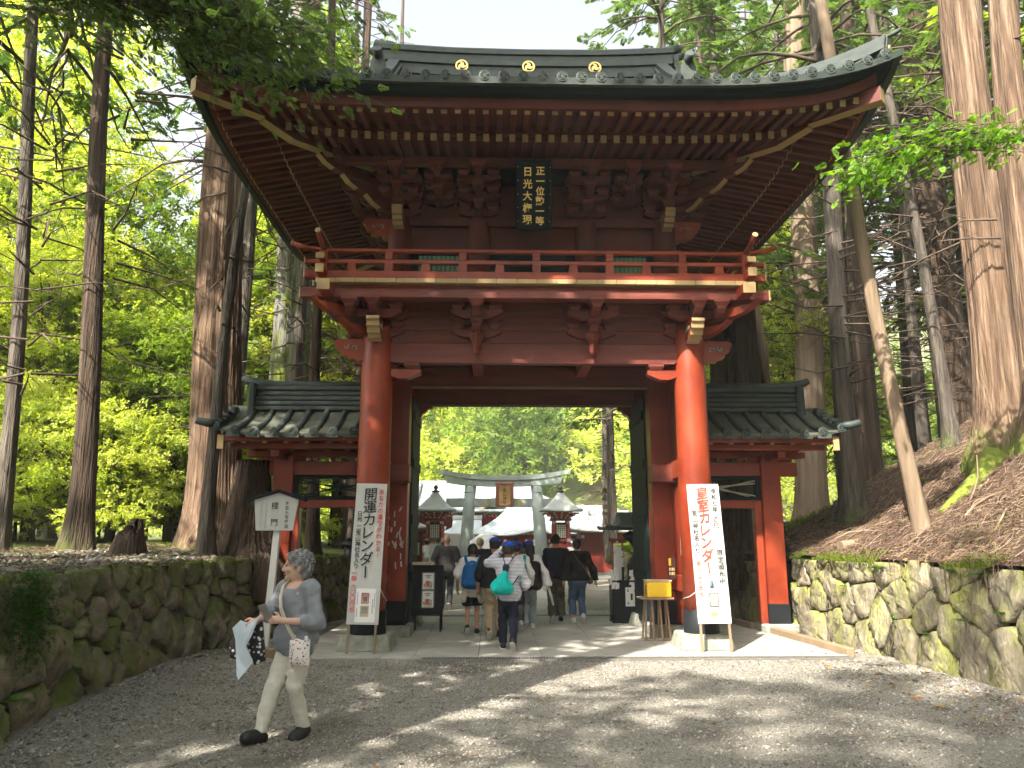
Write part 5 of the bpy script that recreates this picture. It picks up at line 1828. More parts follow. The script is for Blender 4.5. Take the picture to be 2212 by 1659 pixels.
# left bank individuals
lone('conifer_tree', 'slim dark conifer trunk at the far left edge of the bank', -8.65, 13, 1.36, -1.3, 0, 20.6, .125, .06, BARKG, 31, (26, 3, 14, .15, 1.6), CS)
lone('conifer_tree', 'straight brown conifer trunk standing alone on the left bank behind the pebbles', -7.43, 13, 1.43, -1.03, 0, 20.5, .185, .075, BARKR, 32, (30, 4, 15, .2, 1.7), CS, flare=1.5)
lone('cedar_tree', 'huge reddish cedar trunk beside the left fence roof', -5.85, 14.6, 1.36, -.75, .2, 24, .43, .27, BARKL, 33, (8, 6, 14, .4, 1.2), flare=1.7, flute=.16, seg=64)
lone('dead_pole_tree', 'thin bare grey trunk leaning in front of the huge left cedar', -5.49, 13.2, 1.38, .28, .55, 11, .115, .06, BARKG, 34, (10, 4, 10, .1, .8), flare=1.25, flute=.05, seg=20)
lone('cedar_tree', 'large grey trunk with a thick moss stripe rising behind the left fence', -6.3, 21, 1.5, -.25, 0, 25, .56, .36, BARKM, 36, (12, 6, 18, .5, 1.6), flare=1.9, flute=.12)
lone('conifer_tree', 'slender pale trunk between the huge cedar and the mossy trunk', -6.95, 19, 1.5, -.4, 0, 24, .20, .10, BARKG, 35, (24, 4, 16, .2, 1.5), CS)
for i, (x, y, r, l) in enumerate(((-4.55, 17.0, .13, 'thin dark trunk just behind the lattice of the left fence'), (-5.3, 18.3, .15, 'thin trunk second from the left column behind the fence lattice'), (-4.2, 20.5, .15, 'thin trunk nearest the left banner behind the fence'), (-4.9, 23.5, .17, 'sunlit thin trunk far behind the left fence'), (-5.6, 26, .2, 'pale thin trunk at the back of the grove behind the left fence'), (-3.9, 26.5, .16, 'brown thin trunk at the back beside the left column'))):
    lone('conifer_tree', l, x, y, zl(x, y), -.3, 0, 22, r, .06, BARKG if i % 2 else BARKR, 40 + i, (20, 4, 14, .15, 1.3), CS if i % 2 else None, seg=20, flute=.06)

# right slope individuals
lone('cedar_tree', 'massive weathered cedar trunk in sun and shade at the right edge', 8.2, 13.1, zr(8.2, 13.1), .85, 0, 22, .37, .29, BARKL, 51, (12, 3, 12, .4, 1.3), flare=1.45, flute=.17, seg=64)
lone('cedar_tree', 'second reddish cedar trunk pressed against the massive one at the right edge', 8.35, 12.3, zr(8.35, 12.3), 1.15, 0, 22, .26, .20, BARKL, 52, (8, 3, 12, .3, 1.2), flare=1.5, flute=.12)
lone('dead_pole_tree', 'pale bare pole trunk leaning left over the needle slope', 5.73, 11.5, zr(5.73, 11.5), -1.45, 0, 15.5, .115, .085, BARKP, 53, None, flare=1.15, flute=.04, seg=20)
lone('conifer_tree', 'grey knobbly trunk beside the right fence roof corner', 6.42, 15, zr(6.42, 15), .1, 0, 20, .20, .10, BARKG, 54, (16, 3, 14, .2, 1.5), CS)
lone('cedar_tree', 'broad pale trunk lit by the sun behind the right fence', 8.1, 21, zr(8.1, 21), .9, 0, 24, .40, .27, BARKP, 55, (8, 6, 14, .4, 1.2), flare=1.4, flute=.1)
lone('dead_pole_tree', 'slim bare trunk leaning left high on the right slope', 8.53, 15, zr(8.53, 15), -1.35, 0, 18, .125, .05, BARKG, 56, (34, 3, 15, .12, 1.5), flare=1.9, flute=.05, seg=20)
lone('cedar_tree', 'thick dark trunk in shade deep on the right slope', 11.7, 20, zr(11.7, 20), .1, 0, 22, .50, .33, DEADW, 57, (10, 4, 14, .5, 1.5), flare=1.5, flute=.1)
lone('conifer_tree', 'straight brown trunk between the pale trunk and the leaning pole', 8.3, 18.2, zr(8.3, 18.2), .9, 0, 22, .25, .14, BARKR, 58, (20, 4, 14, .2, 1.5), CS)
for i, (x, y, r, l) in enumerate(((9.6, 25, .2, 'thin trunk in the shade left of the thick dark trunk'), (10.8, 23, .17, 'slim trunk close to the left side of the thick dark trunk'), (13.2, 22, .22, 'thin trunk right of the thick dark trunk'), (7.0, 26, .18, 'thin trunk behind the split stump'), (12.4, 27, .25, 'trunk far up the slope behind the thick dark trunk'), (15, 24, .3, 'trunk high on the slope behind the massive cedar'), (10.0, 18.6, .14, 'slim trunk beside the slim leaning trunk'))):
    lone('conifer_tree', l, x, y, zr(x, y), .2, 0, 22, r, .07, BARKR if i % 2 else BARKG, 60 + i, (22, 3, 14, .15, 1.4), CA if i % 2 else CS, seg=20, flute=.06)
# broken giant stump behind the right column
t = thing('broken_cedar', 'huge dead cedar stump with a bright torn edge behind the right column', 'stump', (4.95, 17.2, 1.2))
me = big_trunk(None, .1, 0, 7.0, .62, .52, DEADW, 71, flare=1.7, flute=.2, seg=56, rings=40)
for v in me.vertices:
    if v.co.z > 4.6:
        a = math.atan2(v.co.y, v.co.x)
        lim = 4.9 + 1.6 * max(0, math.cos(a + .25)) + .5 * math.sin(a * 7) * .5 + .25 * math.sin(a * 17)
        if v.co.z > lim: v.co.z = lim
link('trunk', me, t)
mb = MB(); mb.tube([(.62, -.40, 3.2), (.52, -.36, 4.6), (.42, -.30, 5.9), (.36, -.2, 6.7)], [.03, .12, .10, .02], 6); mb.build('torn_wood', BARKP, t)
# stumps on the left bank
t = thing('rotten_stump', 'small jagged rotten stump on the left bank', 'stump', (-6.31, 12.3, zl(-6.31, 12.3) - .05))
me = big_trunk(None, .05, 0, .62, .17, .12, DEADW, 72, flare=1.6, flute=.2, seg=24, rings=20)
for v in me.vertices:
    if v.co.z > .3:
        a = math.atan2(v.co.y, v.co.x); v.co.z = min(v.co.z, .38 + .22 * max(0, math.sin(a * 1 + .6)) + .06 * math.sin(a * 5))
link('trunk', me, t)
t = thing('cut_log', 'dark cut stump behind the white notice sign', 'stump', (-4.95, 14.0, zl(-4.95, 14.0) - .05))
link('trunk', big_trunk(None, 0, .05, .50, .44, .40, DEADW, 73, flare=1.25, flute=.15, seg=32, rings=18), t)
# surface roots
rs = np.random.RandomState(9)
for i in range(9):
    x = rs.uniform(-6.6, -5.2); y = rs.uniform(11.4, 13.4); a = rs.uniform(0, 6.28); pts = []
    for k in range(6):
        x += .22 * math.cos(a); y += .22 * math.sin(a) * .7; a += rs.uniform(-.5, .5); pts.append((x, y, zl(x, y) + .015 + .03 * math.sin(k * 1.7)))
    mb = MB(); o = Vector(pts[0]); mb.tube([Vector(p) - o for p in pts], [.035, .032, .03, .025, .02, .01], 7)
    mb.build('surface_root', TWIG, None, loc=o, label='gnarled surface root on the left bank below the cedar', cat='root', group='roots on the left bank')
# mossy root spur and fallen log on the right slope
mb = MB(); mb.tube([(0, 0, 0), (.5, .3, .25), (1.0, .55, .55), (1.5, .8, .95)], [.05, .11, .15, .22], 10)
ROOTM = mat('mossy_root', [(.12, .15, .02), (.20, .25, .035)], scale=4, rough=.95, bump=.8, bscale=25)
mb.build('mossy_root', ROOTM, None, loc=(6.35, 12.0, zr(6.35, 12.0) + .02), label='bright moss covered root running down from the massive cedar', cat='root')
mb = MB(); mb.tube([(0, 0, 0), (.3, .06, .02), (.75, .1, .06)], [.09, .10, .09], 10)
mb.build('cut_log', BARKP, None, loc=(5.05, 12.75, zr(5.1, 12.8) + .06), label='short cut log lying on the right wall top by the fence post', cat='log')

# ---- woods: copies of the tree kinds
ORD = 'first second third fourth fifth sixth seventh eighth ninth tenth eleventh twelfth thirteenth fourteenth fifteenth sixteenth seventeenth eighteenth'.split()
def grove(spots, kinds, label, group, zf, name='conifer_tree', sc=(.85, 1.15), seed=1):
    rs = np.random.RandomState(seed)
    order = sorted(range(len(spots)), key=lambda i: (spots[i][0] + .675) / spots[i][1])
    for i, (x, y) in enumerate(spots):
        k = kinds[rs.randint(len(kinds))]
        plant_tree(name, k, (x, y, zf(x, y) - .1), rs.uniform(0, 6.28), rs.uniform(*sc), label if y < 14 else f'{label}, {ORD[order.index(i)]} from the left', group, (rs.normal(0, .02), rs.normal(0, .02)))


rs = np.random.RandomState(77)
# left wood, conifers
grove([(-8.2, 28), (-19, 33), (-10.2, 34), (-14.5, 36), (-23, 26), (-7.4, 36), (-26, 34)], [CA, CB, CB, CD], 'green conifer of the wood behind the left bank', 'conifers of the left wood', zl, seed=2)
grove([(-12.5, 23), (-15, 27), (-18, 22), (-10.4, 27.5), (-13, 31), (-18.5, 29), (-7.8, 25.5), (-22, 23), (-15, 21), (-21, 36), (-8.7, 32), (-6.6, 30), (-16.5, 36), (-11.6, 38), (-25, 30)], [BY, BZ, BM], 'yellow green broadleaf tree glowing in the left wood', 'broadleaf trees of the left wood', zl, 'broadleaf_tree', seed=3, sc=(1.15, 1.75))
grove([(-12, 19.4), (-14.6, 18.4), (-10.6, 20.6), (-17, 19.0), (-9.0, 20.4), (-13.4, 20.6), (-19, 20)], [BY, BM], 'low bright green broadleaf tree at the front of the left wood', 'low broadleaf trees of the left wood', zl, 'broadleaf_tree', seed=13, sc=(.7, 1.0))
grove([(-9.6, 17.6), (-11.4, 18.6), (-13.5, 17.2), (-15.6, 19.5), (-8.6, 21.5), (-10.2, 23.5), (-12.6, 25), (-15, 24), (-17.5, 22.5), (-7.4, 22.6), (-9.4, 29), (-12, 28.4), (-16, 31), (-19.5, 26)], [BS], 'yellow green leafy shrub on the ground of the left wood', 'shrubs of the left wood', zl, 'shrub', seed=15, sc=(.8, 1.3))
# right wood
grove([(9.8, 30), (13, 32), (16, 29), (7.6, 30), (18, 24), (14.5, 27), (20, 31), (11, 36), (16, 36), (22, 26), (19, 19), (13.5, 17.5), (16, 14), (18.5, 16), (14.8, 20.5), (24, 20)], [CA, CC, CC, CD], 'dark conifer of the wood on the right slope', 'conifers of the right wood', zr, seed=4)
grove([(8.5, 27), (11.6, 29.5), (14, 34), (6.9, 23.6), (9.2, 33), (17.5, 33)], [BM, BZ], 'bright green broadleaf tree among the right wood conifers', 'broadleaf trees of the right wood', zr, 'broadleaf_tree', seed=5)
# trees right of the passage behind the gate
for i, (x, y, l) in enumerate(((4.15, 31, 'conifer with drooping sprays nearest the right of the path behind the gate'), (4.8, 30.2, 'straight conifer second along the path behind the gate'), (5.15, 28.6, 'conifer third from the path behind the gate'), (4.6, 34.5, 'conifer before the right lantern beyond the gate'))):
    plant_tree('conifer_tree', (CS if i % 2 else CA), (x, y, 1.15), i * 1.7, (.8, .95, .9, .95)[i], l)
# trees behind the gate top, either side of the sky gap
grove([(-6.4, 23.8), (-7.0, 27)], [CB, CA], 'conifer showing above the left half of the gate roof', 'conifers above the left roof', zl, seed=6, sc=(1.05, 1.2))
grove([(4.2, 20.6), (6.2, 21.6), (7.2, 28.0)], [CA, CA], 'conifer showing above the right half of the gate roof', 'conifers above the right roof', zr, seed=7, sc=(1.0, 1.15))
# trees around and behind the viewer, whose shade falls on the gate and the gravel
flat0 = lambda x, y: 1.1
grove([(-9.5, 1.0), (-8.6, 5.6), (-6.7, 4.4), (-8.2, 2.8), (-7.6, 3.5), (-10.4, .2), (-11, -3.5), (-7.4, -4.5), (-5.5, -9)], [CA, CB], 'conifer of the wood behind the viewer on the left', 'conifers behind the viewer', flat0, seed=8)
grove([(9, 4.5), (8.2, -1), (12, 8), (12.5, 1), (6.5, -6), (10.5, -8), (1, -13), (5, -12), (-3.5, -16), (-9.5, -14), (-15, -9), (8, -15), (-21, 2), (15, 4), (15, -4), (-1, -20), (3, -19), (-7, -21), (-13, -18), (11, -17), (-19.5, -7), (17, 9)], [CB, CD, CC], 'conifer of the wood around the forecourt behind the viewer', 'conifers around the forecourt', flat0, seed=10, sc=(.95, 1.2))
CH = conifer(16, 32, 22, 3.6, 130, 13, .62, 'coarse', .42, BARKR, LEAF_D, dead=6)
for i, (x, y) in enumerate(((-13.0, 1.2), (-10.4, 1.8), (-7.9, 1.4), (-5.5, 1.7))):
    plant_tree('cedar_tree', CH, (x, y, 1.0), i * 1.3, 1.0, 'very tall cedar with a high crown behind the viewer', 'tall cedars behind the viewer')
grove([(.6, -3.6), (-1.4, -6.6)], [CS], 'sparse conifer behind the viewer', 'sparse conifers behind the viewer', flat0, seed=9)


# ---- overhanging branches near the viewer
def bough(name, label, loc, pts, rr, n, size, leaf, seed, width=.5, dirv=(1, 0, 0), drop=.5):
    rs = np.random.RandomState(seed)
    t = thing(name, label, 'branch', loc)
    mb = MB(); mb.tube(pts, rr, 7); 
    P, D, S = [], [], []
    A = np.array(pts)
    for k in range(n):
        s = rs.uniform(.25, 1.0); i = s * (len(A) - 1); j = min(int(i), len(A) - 2); p = A[j] + (A[j + 1] - A[j]) * (i - j)
        d = np.array(dirv) * rs.uniform(.4, 1) + rs.normal(0, .5, 3)
        P.append(p + rs.normal(0, 1, 3) * [width, width, width * .45] - [0, 0, drop * rs.rand() * s]); D.append(d - [0, 0, .35]); S.append(size * rs.uniform(.6, 1.25))
    for k in range(n // 12):
        q = P[k * 12]; i = rs.uniform(.2, .95) * (len(A) - 1); j = min(int(i), len(A) - 2); p = A[j] + (A[j + 1] - A[j]) * (i - j)
        mb.tube([p, (p + q) / 2 + rs.normal(0, .05, 3), q], [.012, .008, .004], 4, cap=False)
    mb.build('stem', TWIG, t, kind='stuff')
    V, F, tt = sprays(np.array(P), np.array(D), np.array(S), 'fan', rs, .5)
    lv = Leaves(); lv.add(V, F, tt); link('foliage', lv.mesh('foliage', leaf), t, kind='stuff')
    return t


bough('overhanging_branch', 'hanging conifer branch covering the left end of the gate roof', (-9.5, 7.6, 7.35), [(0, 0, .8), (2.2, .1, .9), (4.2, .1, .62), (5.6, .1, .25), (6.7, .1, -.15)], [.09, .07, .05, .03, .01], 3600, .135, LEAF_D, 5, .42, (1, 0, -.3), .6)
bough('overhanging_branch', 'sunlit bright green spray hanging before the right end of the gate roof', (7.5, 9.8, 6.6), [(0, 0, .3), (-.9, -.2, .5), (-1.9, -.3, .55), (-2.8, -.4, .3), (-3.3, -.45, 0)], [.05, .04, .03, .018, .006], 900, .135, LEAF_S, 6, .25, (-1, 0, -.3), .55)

# ---- far wooded hill behind the shrine: one mass
hillv = lambda x, y: max(0, (y - 62) * .42) + 2.0 * math.sin(x * .05 + 1) + max(0, abs(x) - 45) * .15
xs = np.linspace(-150, 150, 46); ys = np.linspace(60, 190, 24)
V = np.array([(x, y, hillv(x, y) - 2) for y in ys for x in xs]); nX = len(xs)
F = np.array([[j * nX + i, j * nX + i + 1, (j + 1) * nX + i + 1, (j + 1) * nX + i] for j in range(len(ys) - 1) for i in range(nX - 1)])
link('hill', np_mesh('hill', V, F, MOSSY, True), kind='structure')
rs = np.random.RandomState(91)
for nm, nt, lf, sd in (('far_conifer_wood', 230, LEAF_M, 1), ('far_broadleaf_wood', 210, LEAF_Y, 2)):
    rs = np.random.RandomState(90 + sd)
    x = np.where(rs.rand(nt) < .45, rs.uniform(-18, 20, nt), rs.uniform(-75, 60, nt)); y = rs.uniform(60, 115, nt) if sd == 1 else rs.uniform(52, 105, nt)
    P, D, S, T = [], [], [], []
    for a, b in zip(x, y):
        if abs(a) < 12 and b < 68: continue
        h = rs.uniform(11, 19) if sd == 1 else rs.uniform(6, 10); R = rs.uniform(2.2, 3.4) if sd == 1 else rs.uniform(2.5, 4)
        m = 130
        f = rs.rand(m) ** .8; an = rs.uniform(0, 6.28, m); r = R * ((1 - f) ** .7 if sd == 1 else np.sqrt(np.maximum(0.05, 1 - (2 * f - 1) ** 2))) * rs.uniform(.5, 1.05, m)
        P.append(np.stack([a + r * np.cos(an), b + r * np.sin(an), hillv(a, b) - 1 + 1.5 + (h - 1.5) * f], 1)); D.append(np.stack([np.cos(an), np.sin(an), rs.uniform(-.6, .2, m)], 1)); S.append(rs.uniform(.6, 1.25, m)); T.append(np.clip(rs.normal(.5, .15) + rs.normal(0, .18, m), 0, 1))
    V, F, t_ = sprays(np.concatenate(P), np.concatenate(D), np.concatenate(S), 'clump', rs, .6, np.concatenate(T))
    lv = Leaves(); lv.add(V, F, t_); link(nm, lv.mesh('foliage', lf), kind='stuff')

# ================================================================== PEOPLE (implicit surfaces polygonised into continuous meshes)
def surface_net(D, org, h):
    ins = D < 0
    nx, ny, nz = D.shape
    c = np.zeros((nx - 1, ny - 1, nz - 1), np.int8)
    for dx in (0, 1):
        for dy in (0, 1):
            for dz in (0, 1): c += ins[dx:nx - 1 + dx, dy:ny - 1 + dy, dz:nz - 1 + dz]
    act = (c > 0) & (c < 8)
    I = np.argwhere(act)
    if len(I) == 0: return np.zeros((0, 3)), np.zeros((0, 4), int)
    idx = -np.ones(act.shape, np.int64); idx[act] = np.arange(len(I))
    acc = np.zeros((len(I), 3)); cnt = np.zeros(len(I))
    cor = [(0, 0, 0), (1, 0, 0), (0, 1, 0), (1, 1, 0), (0, 0, 1), (1, 0, 1), (0, 1, 1), (1, 1, 1)]
    vals = [D[I[:, 0] + a, I[:, 1] + b, I[:, 2] + c_] for a, b, c_ in cor]
    for i in range(8):
        for j in range(i + 1, 8):
            if sum(abs(cor[i][k] - cor[j][k]) for k in range(3)) != 1: continue
            m = (vals[i] < 0) != (vals[j] < 0)
            t = vals[i][m] / (vals[i][m] - vals[j][m])
            acc[m] += np.array(cor[i]) + t[:, None] * (np.array(cor[j]) - np.array(cor[i])); cnt[m] += 1
    V = (I + acc / cnt[:, None]) * h + org
    F = []
    for ax in range(3):
        a = [slice(1, -1)] * 3; b = [slice(1, -1)] * 3
        a[ax] = slice(0, -1); b[ax] = slice(1, None)
        s0 = ins[tuple(a)]; s1 = ins[tuple(b)]
        E_ = np.argwhere(s0 != s1)
        if len(E_) == 0: continue
        fl = s0[tuple(E_.T)]
        off = np.ones(3, int); off[ax] = 0
        E_ = E_ + off
        u, v = [(1, 2), (2, 0), (0, 1)][ax]
        du = np.zeros(3, int); du[u] = 1; dv = np.zeros(3, int); dv[v] = 1
        q = [idx[tuple((E_ - du - dv).T)], idx[tuple((E_ - dv).T)], idx[tuple(E_.T)], idx[tuple((E_ - du).T)]]
        q = np.stack(q, 1)
        q[~fl] = q[~fl][:, ::-1]
        F.append(q[(q >= 0).all(1)])
    return V, np.concatenate(F)


def cap(a, b, ra, rb, k=.03): return ('c', np.array(a, float), np.array(b, float), ra, rb, k)
def ell(c, r, k=.03, yaw=0.0): return ('e', np.array(c, float), np.array(r, float), yaw, 0, k)


def field(prims, h, infl=0.0, clips=(), fold=0.0, fs=18.0, seed=0, an=(1, 1, .75)):
    lo = np.full(3, 1e9); hi = -lo
    for p in prims:
        if p[0] == 'c':
            r = max(p[3], p[4]); lo = np.minimum(lo, np.minimum(p[1], p[2]) - r); hi = np.maximum(hi, np.maximum(p[1], p[2]) + r)
        else:
            r = p[2].max(); lo = np.minimum(lo, p[1] - r); hi = np.maximum(hi, p[1] + r)
    m = infl + abs(fold) + 3 * h
    lo -= m; hi += m
    n = np.ceil((hi - lo) / h).astype(int) + 1
    D = np.full(n, .3, np.float32)
    ax = [lo[i] + h * np.arange(n[i]) for i in range(3)]
    for p in prims:
        if p[0] == 'c': r = max(p[3], p[4]); a = np.minimum(p[1], p[2]) - r; b = np.maximum(p[1], p[2]) + r
        else: r = p[2].max(); a = p[1] - r; b = p[1] + r
        pad = .09 + infl
        i0 = np.maximum(0, ((a - pad - lo) / h).astype(int)); i1 = np.minimum(n, ((b + pad - lo) / h).astype(int) + 2)
        X, Y, Z = np.meshgrid(*[ax[i][i0[i]:i1[i]] for i in range(3)], indexing='ij')
        if p[0] == 'c':
            d = p[2] - p[1]; L = d @ d + 1e-9
            t = np.clip(((X - p[1][0]) * d[0] + (Y - p[1][1]) * d[1] + (Z - p[1][2]) * d[2]) / L, 0, 1)
            di = np.sqrt((X - p[1][0] - t * d[0]) ** 2 + (Y - p[1][1] - t * d[1]) ** 2 + (Z - p[1][2] - t * d[2]) ** 2) - (p[3] + (p[4] - p[3]) * t)
        else:
            x, y, z = X - p[1][0], Y - p[1][1], Z - p[1][2]
            if p[3]:
                c, s = math.cos(-p[3]), math.sin(-p[3]); x, y = x * c - y * s, x * s + y * c
            q = np.sqrt((x / p[2][0]) ** 2 + (y / p[2][1]) ** 2 + (z / p[2][2]) ** 2)
            di = (q - 1) * p[2].min() * .6 + (q - 1) * p[2].mean() * .4
        sl = tuple(slice(i0[i], i1[i]) for i in range(3))
        A = D[sl]; k = p[5]
        hh = np.clip(.5 + .5 * (A - di) / k, 0, 1)
        D[sl] = A + (di - A) * hh - k * hh * (1 - hh)
    X, Y, Z = np.meshgrid(*ax, indexing='ij')
    D = D - infl
    if fold:
        P = np.stack([X, Y, Z], -1)
        near = np.abs(D) < .08
        nv = np.zeros(D.shape, np.float32)
        Pn = P[near]
        nv[near] = snoise(Pn * list(an), fs, 2, seed) * fold
        D = D + nv
    for cl_ in clips:
        if len(cl_) == 3:                                # round hole: (centre, radii, 'hole')
            D = np.maximum(D, (1 - np.sqrt(((X - cl_[0][0]) / cl_[1][0]) ** 2 + ((Y - cl_[0][1]) / cl_[1][1]) ** 2 + ((Z - cl_[0][2]) / cl_[1][2]) ** 2)) * min(cl_[1]))
            continue
        pt, nr = cl_
        nr = np.array(nr, float); nr /= np.linalg.norm(nr)
        D = np.maximum(D, (X - pt[0]) * nr[0] + (Y - pt[1]) * nr[1] + (Z - pt[2]) * nr[2])
    return D, lo


def sdf_obj(name, prims, h, m, parent, infl=0.0, clips=(), fold=0.0, fs=18.0, seed=0, loc=None, an=(1, 1, .75), **kw):
    D, lo = field(prims, h, infl, clips, fold, fs, seed, an)
    V, F = surface_net(D, lo, h)
    return link(name, np_mesh(name, V, F, m, True), parent, loc, **kw)


def cloth(name, cols, scale=30, rough=.85, bump=.3, bscale=120, stretch=(1, 1, 1)):
    return mat(name, cols, scale=scale, rough=rough, bump=bump, bscale=bscale, stretch=stretch, spec=.2)


SKIN = mat('skin', [(.44, .24, .16), (.54, .31, .215)], scale=6, rough=.55, spec=.35, bump=.05)
SKINP = mat('skin_pale', [(.55, .34, .25), (.62, .41, .31)], scale=6, rough=.55, spec=.35)
HAIRB = mat('black_hair', [(.008, .007, .007), (.02, .017, .015)], scale=30, rough=.45, bump=.4, bscale=60, stretch=(3, 3, .5))
HAIRG = mat('grey_hair', [(.05, .05, .055), (.22, .22, .23), (.45, .45, .46)], scale=22, rough=.55, bump=.8, bscale=45, bdist=.02, contrast=1.1)
HAIRL = mat('blond_hair', [(.35, .25, .13), (.45, .33, .18)], scale=30, rough=.5)
C_WHITE = cloth('white_cotton', [(.70, .70, .70), (.78, .78, .78)])
C_BLACK = cloth('black_cotton', [(.010, .010, .011), (.02, .02, .021)])
C_NAVY = cloth('navy_cotton', [(.010, .014, .028), (.018, .023, .04)])
C_TAN = cloth('tan_chino', [(.30, .23, .145), (.37, .29, .19)])
C_OLIVE = cloth('olive_cloth', [(.075, .070, .050), (.10, .095, .07)])
C_JEAN = cloth('blue_denim', [(.045, .085, .15), (.08, .13, .21)])
C_LJEAN = cloth('light_denim', [(.24, .29, .33), (.33, .38, .42)])
C_GREY = cloth('dark_grey_tee', [(.055, .052, .055), (.085, .08, .082)])
C_DGREY = cloth('grey_trousers', [(.045, .047, .05), (.07, .072, .075)])
C_CREAM = cloth('cream_trousers', [(.60, .57, .49), (.70, .67, .59)])
C_BEIGE = cloth('beige_sweatshirt', [(.48, .45, .37), (.56, .53, .44)])
C_BLUECAP = cloth('blue_cap', [(.012, .055, .35), (.02, .085, .45)])
C_TEAL = cloth('teal_cloth', [(.0, .24, .27), (.005, .30, .32)])
C_AQUA = cloth('aqua_cloth', [(.0, .42, .38), (.01, .50, .45)])
C_BLUEBAG = cloth('blue_backpack_cloth', [(.01, .10, .30), (.015, .15, .40)])
C_RED = cloth('red_sock', [(.5, .02, .02), (.58, .04, .03)])
SHOE_B = mat('black_shoe', [(.012, .012, .014), (.03, .03, .032)], rough=.6)
SHOE_W = mat('white_shoe', [(.55, .55, .55), (.66, .66, .65)], rough=.6)
SOLE = mat('shoe_sole', [(.55, .54, .50), (.65, .64, .6)], rough=.7)


def stripe_mat(name, a, b, freq, thr=.55):
    m = bpy.data.materials.new(name); m.use_nodes = True
    n = m.node_tree.nodes; l = m.node_tree.links
    tc = n.new('ShaderNodeTexCoord'); w = n.new('ShaderNodeTexWave'); w.bands_direction = 'Z'; w.inputs['Scale'].default_value = freq; w.inputs['Distortion'].default_value = .6; w.inputs['Detail Scale'].default_value = .6
    l.new(tc.outputs['Object'], w.inputs['Vector'])
    cr = n.new('ShaderNodeValToRGB'); cr.color_ramp.interpolation = 'CONSTANT'
    cr.color_ramp.elements[0].color = (*a, 1); cr.color_ramp.elements[1].color = (*b, 1); cr.color_ramp.elements[1].position = thr
    l.new(w.outputs[1], cr.inputs[0]); l.new(cr.outputs[0], n['Principled BSDF'].inputs['Base Color']); n['Principled BSDF'].inputs['Roughness'].default_value = .85
    return m


def spot_mat(name, base, cols, scale, thr=.35):
    """rounded coloured spots on a plain cloth"""
    m = bpy.data.materials.new(name); m.use_nodes = True
    n = m.node_tree.nodes; l = m.node_tree.links
    tc = n.new('ShaderNodeTexCoord'); v = n.new('ShaderNodeTexVoronoi'); v.inputs['Scale'].default_value = scale
    l.new(tc.outputs['Object'], v.inputs['Vector'])
    cr = n.new('ShaderNodeValToRGB'); cr.color_ramp.interpolation = 'CONSTANT'
    el = cr.color_ramp.elements
    while len(el) < len(cols): el.new(.5)
    for i, c in enumerate(cols): el[i].position = i / len(cols); el[i].color = (*c, 1)
    sp = n.new('ShaderNodeSeparateXYZ'); l.new(v.outputs['Color'], sp.inputs[0]); l.new(sp.outputs[0], cr.inputs[0])
    lt = n.new('ShaderNodeMath'); lt.operation = 'LESS_THAN'; lt.inputs[1].default_value = thr; l.new(v.outputs['Distance'], lt.inputs[0])
    mx = n.new('ShaderNodeMix'); mx.data_type = 'RGBA'; l.new(lt.outputs[0], mx.inputs['Factor']); mx.inputs['A'].default_value = (*base, 1); l.new(cr.outputs[0], mx.inputs['B'])
    l.new(mx.outputs['Result'], n['Principled BSDF'].inputs['Base Color']); n['Principled BSDF'].inputs['Roughness'].default_value = .8
    return m


C_STRIPE = stripe_mat('striped_jersey', (.66, .66, .70), (.10, .09, .17), 15.5, .70)


def hand_prims(w, d, spread, H=1.6, curl=.3, thumb=1):
    """palm, four fingers and a thumb; w wrist, d pointing direction, spread = direction across the knuckles"""
    w = np.array(w); d = np.array(d, float); d /= np.linalg.norm(d); s = np.array(spread, float); s -= d * (s @ d); s /= np.linalg.norm(s)
    n = np.cross(d, s); k = H / 1.6
    P = [cap(w, w + d * .035 * k, .020 * k, .024 * k, .02), ell(w + d * .05 * k, np.array([.034, .034, .034]) * k * .8, .02)]
    for i, (o, L) in enumerate(((-.027, .068), (-.009, .078), (.009, .073), (.026, .058))):
        a = w + d * .075 * k + s * o * k
        b = a + (d * (1 - curl * .4) + n * curl * .7) * L * .55 * k
        c = b + (d * (1 - curl * 1.3) + n * curl * 1.5) * L * .5 * k
        P += [cap(w + d * .045 * k + s * o * k * .8, a, .013 * k, .0105 * k, .008), cap(a, b, .0105 * k, .0095 * k, .005), cap(b, c, .0095 * k, .0075 * k, .005)]
    a = w + d * .02 * k - s * .022 * k * thumb; b = a + (d * .6 - s * .7 * thumb + n * .3) * .042 * k; c = b + (d * .9 - s * .15 * thumb + n * .45) * .035 * k
    P += [cap(a, b, .014 * k, .011 * k, .012), cap(b, c, .011 * k, .009 * k, .006)]
    return P


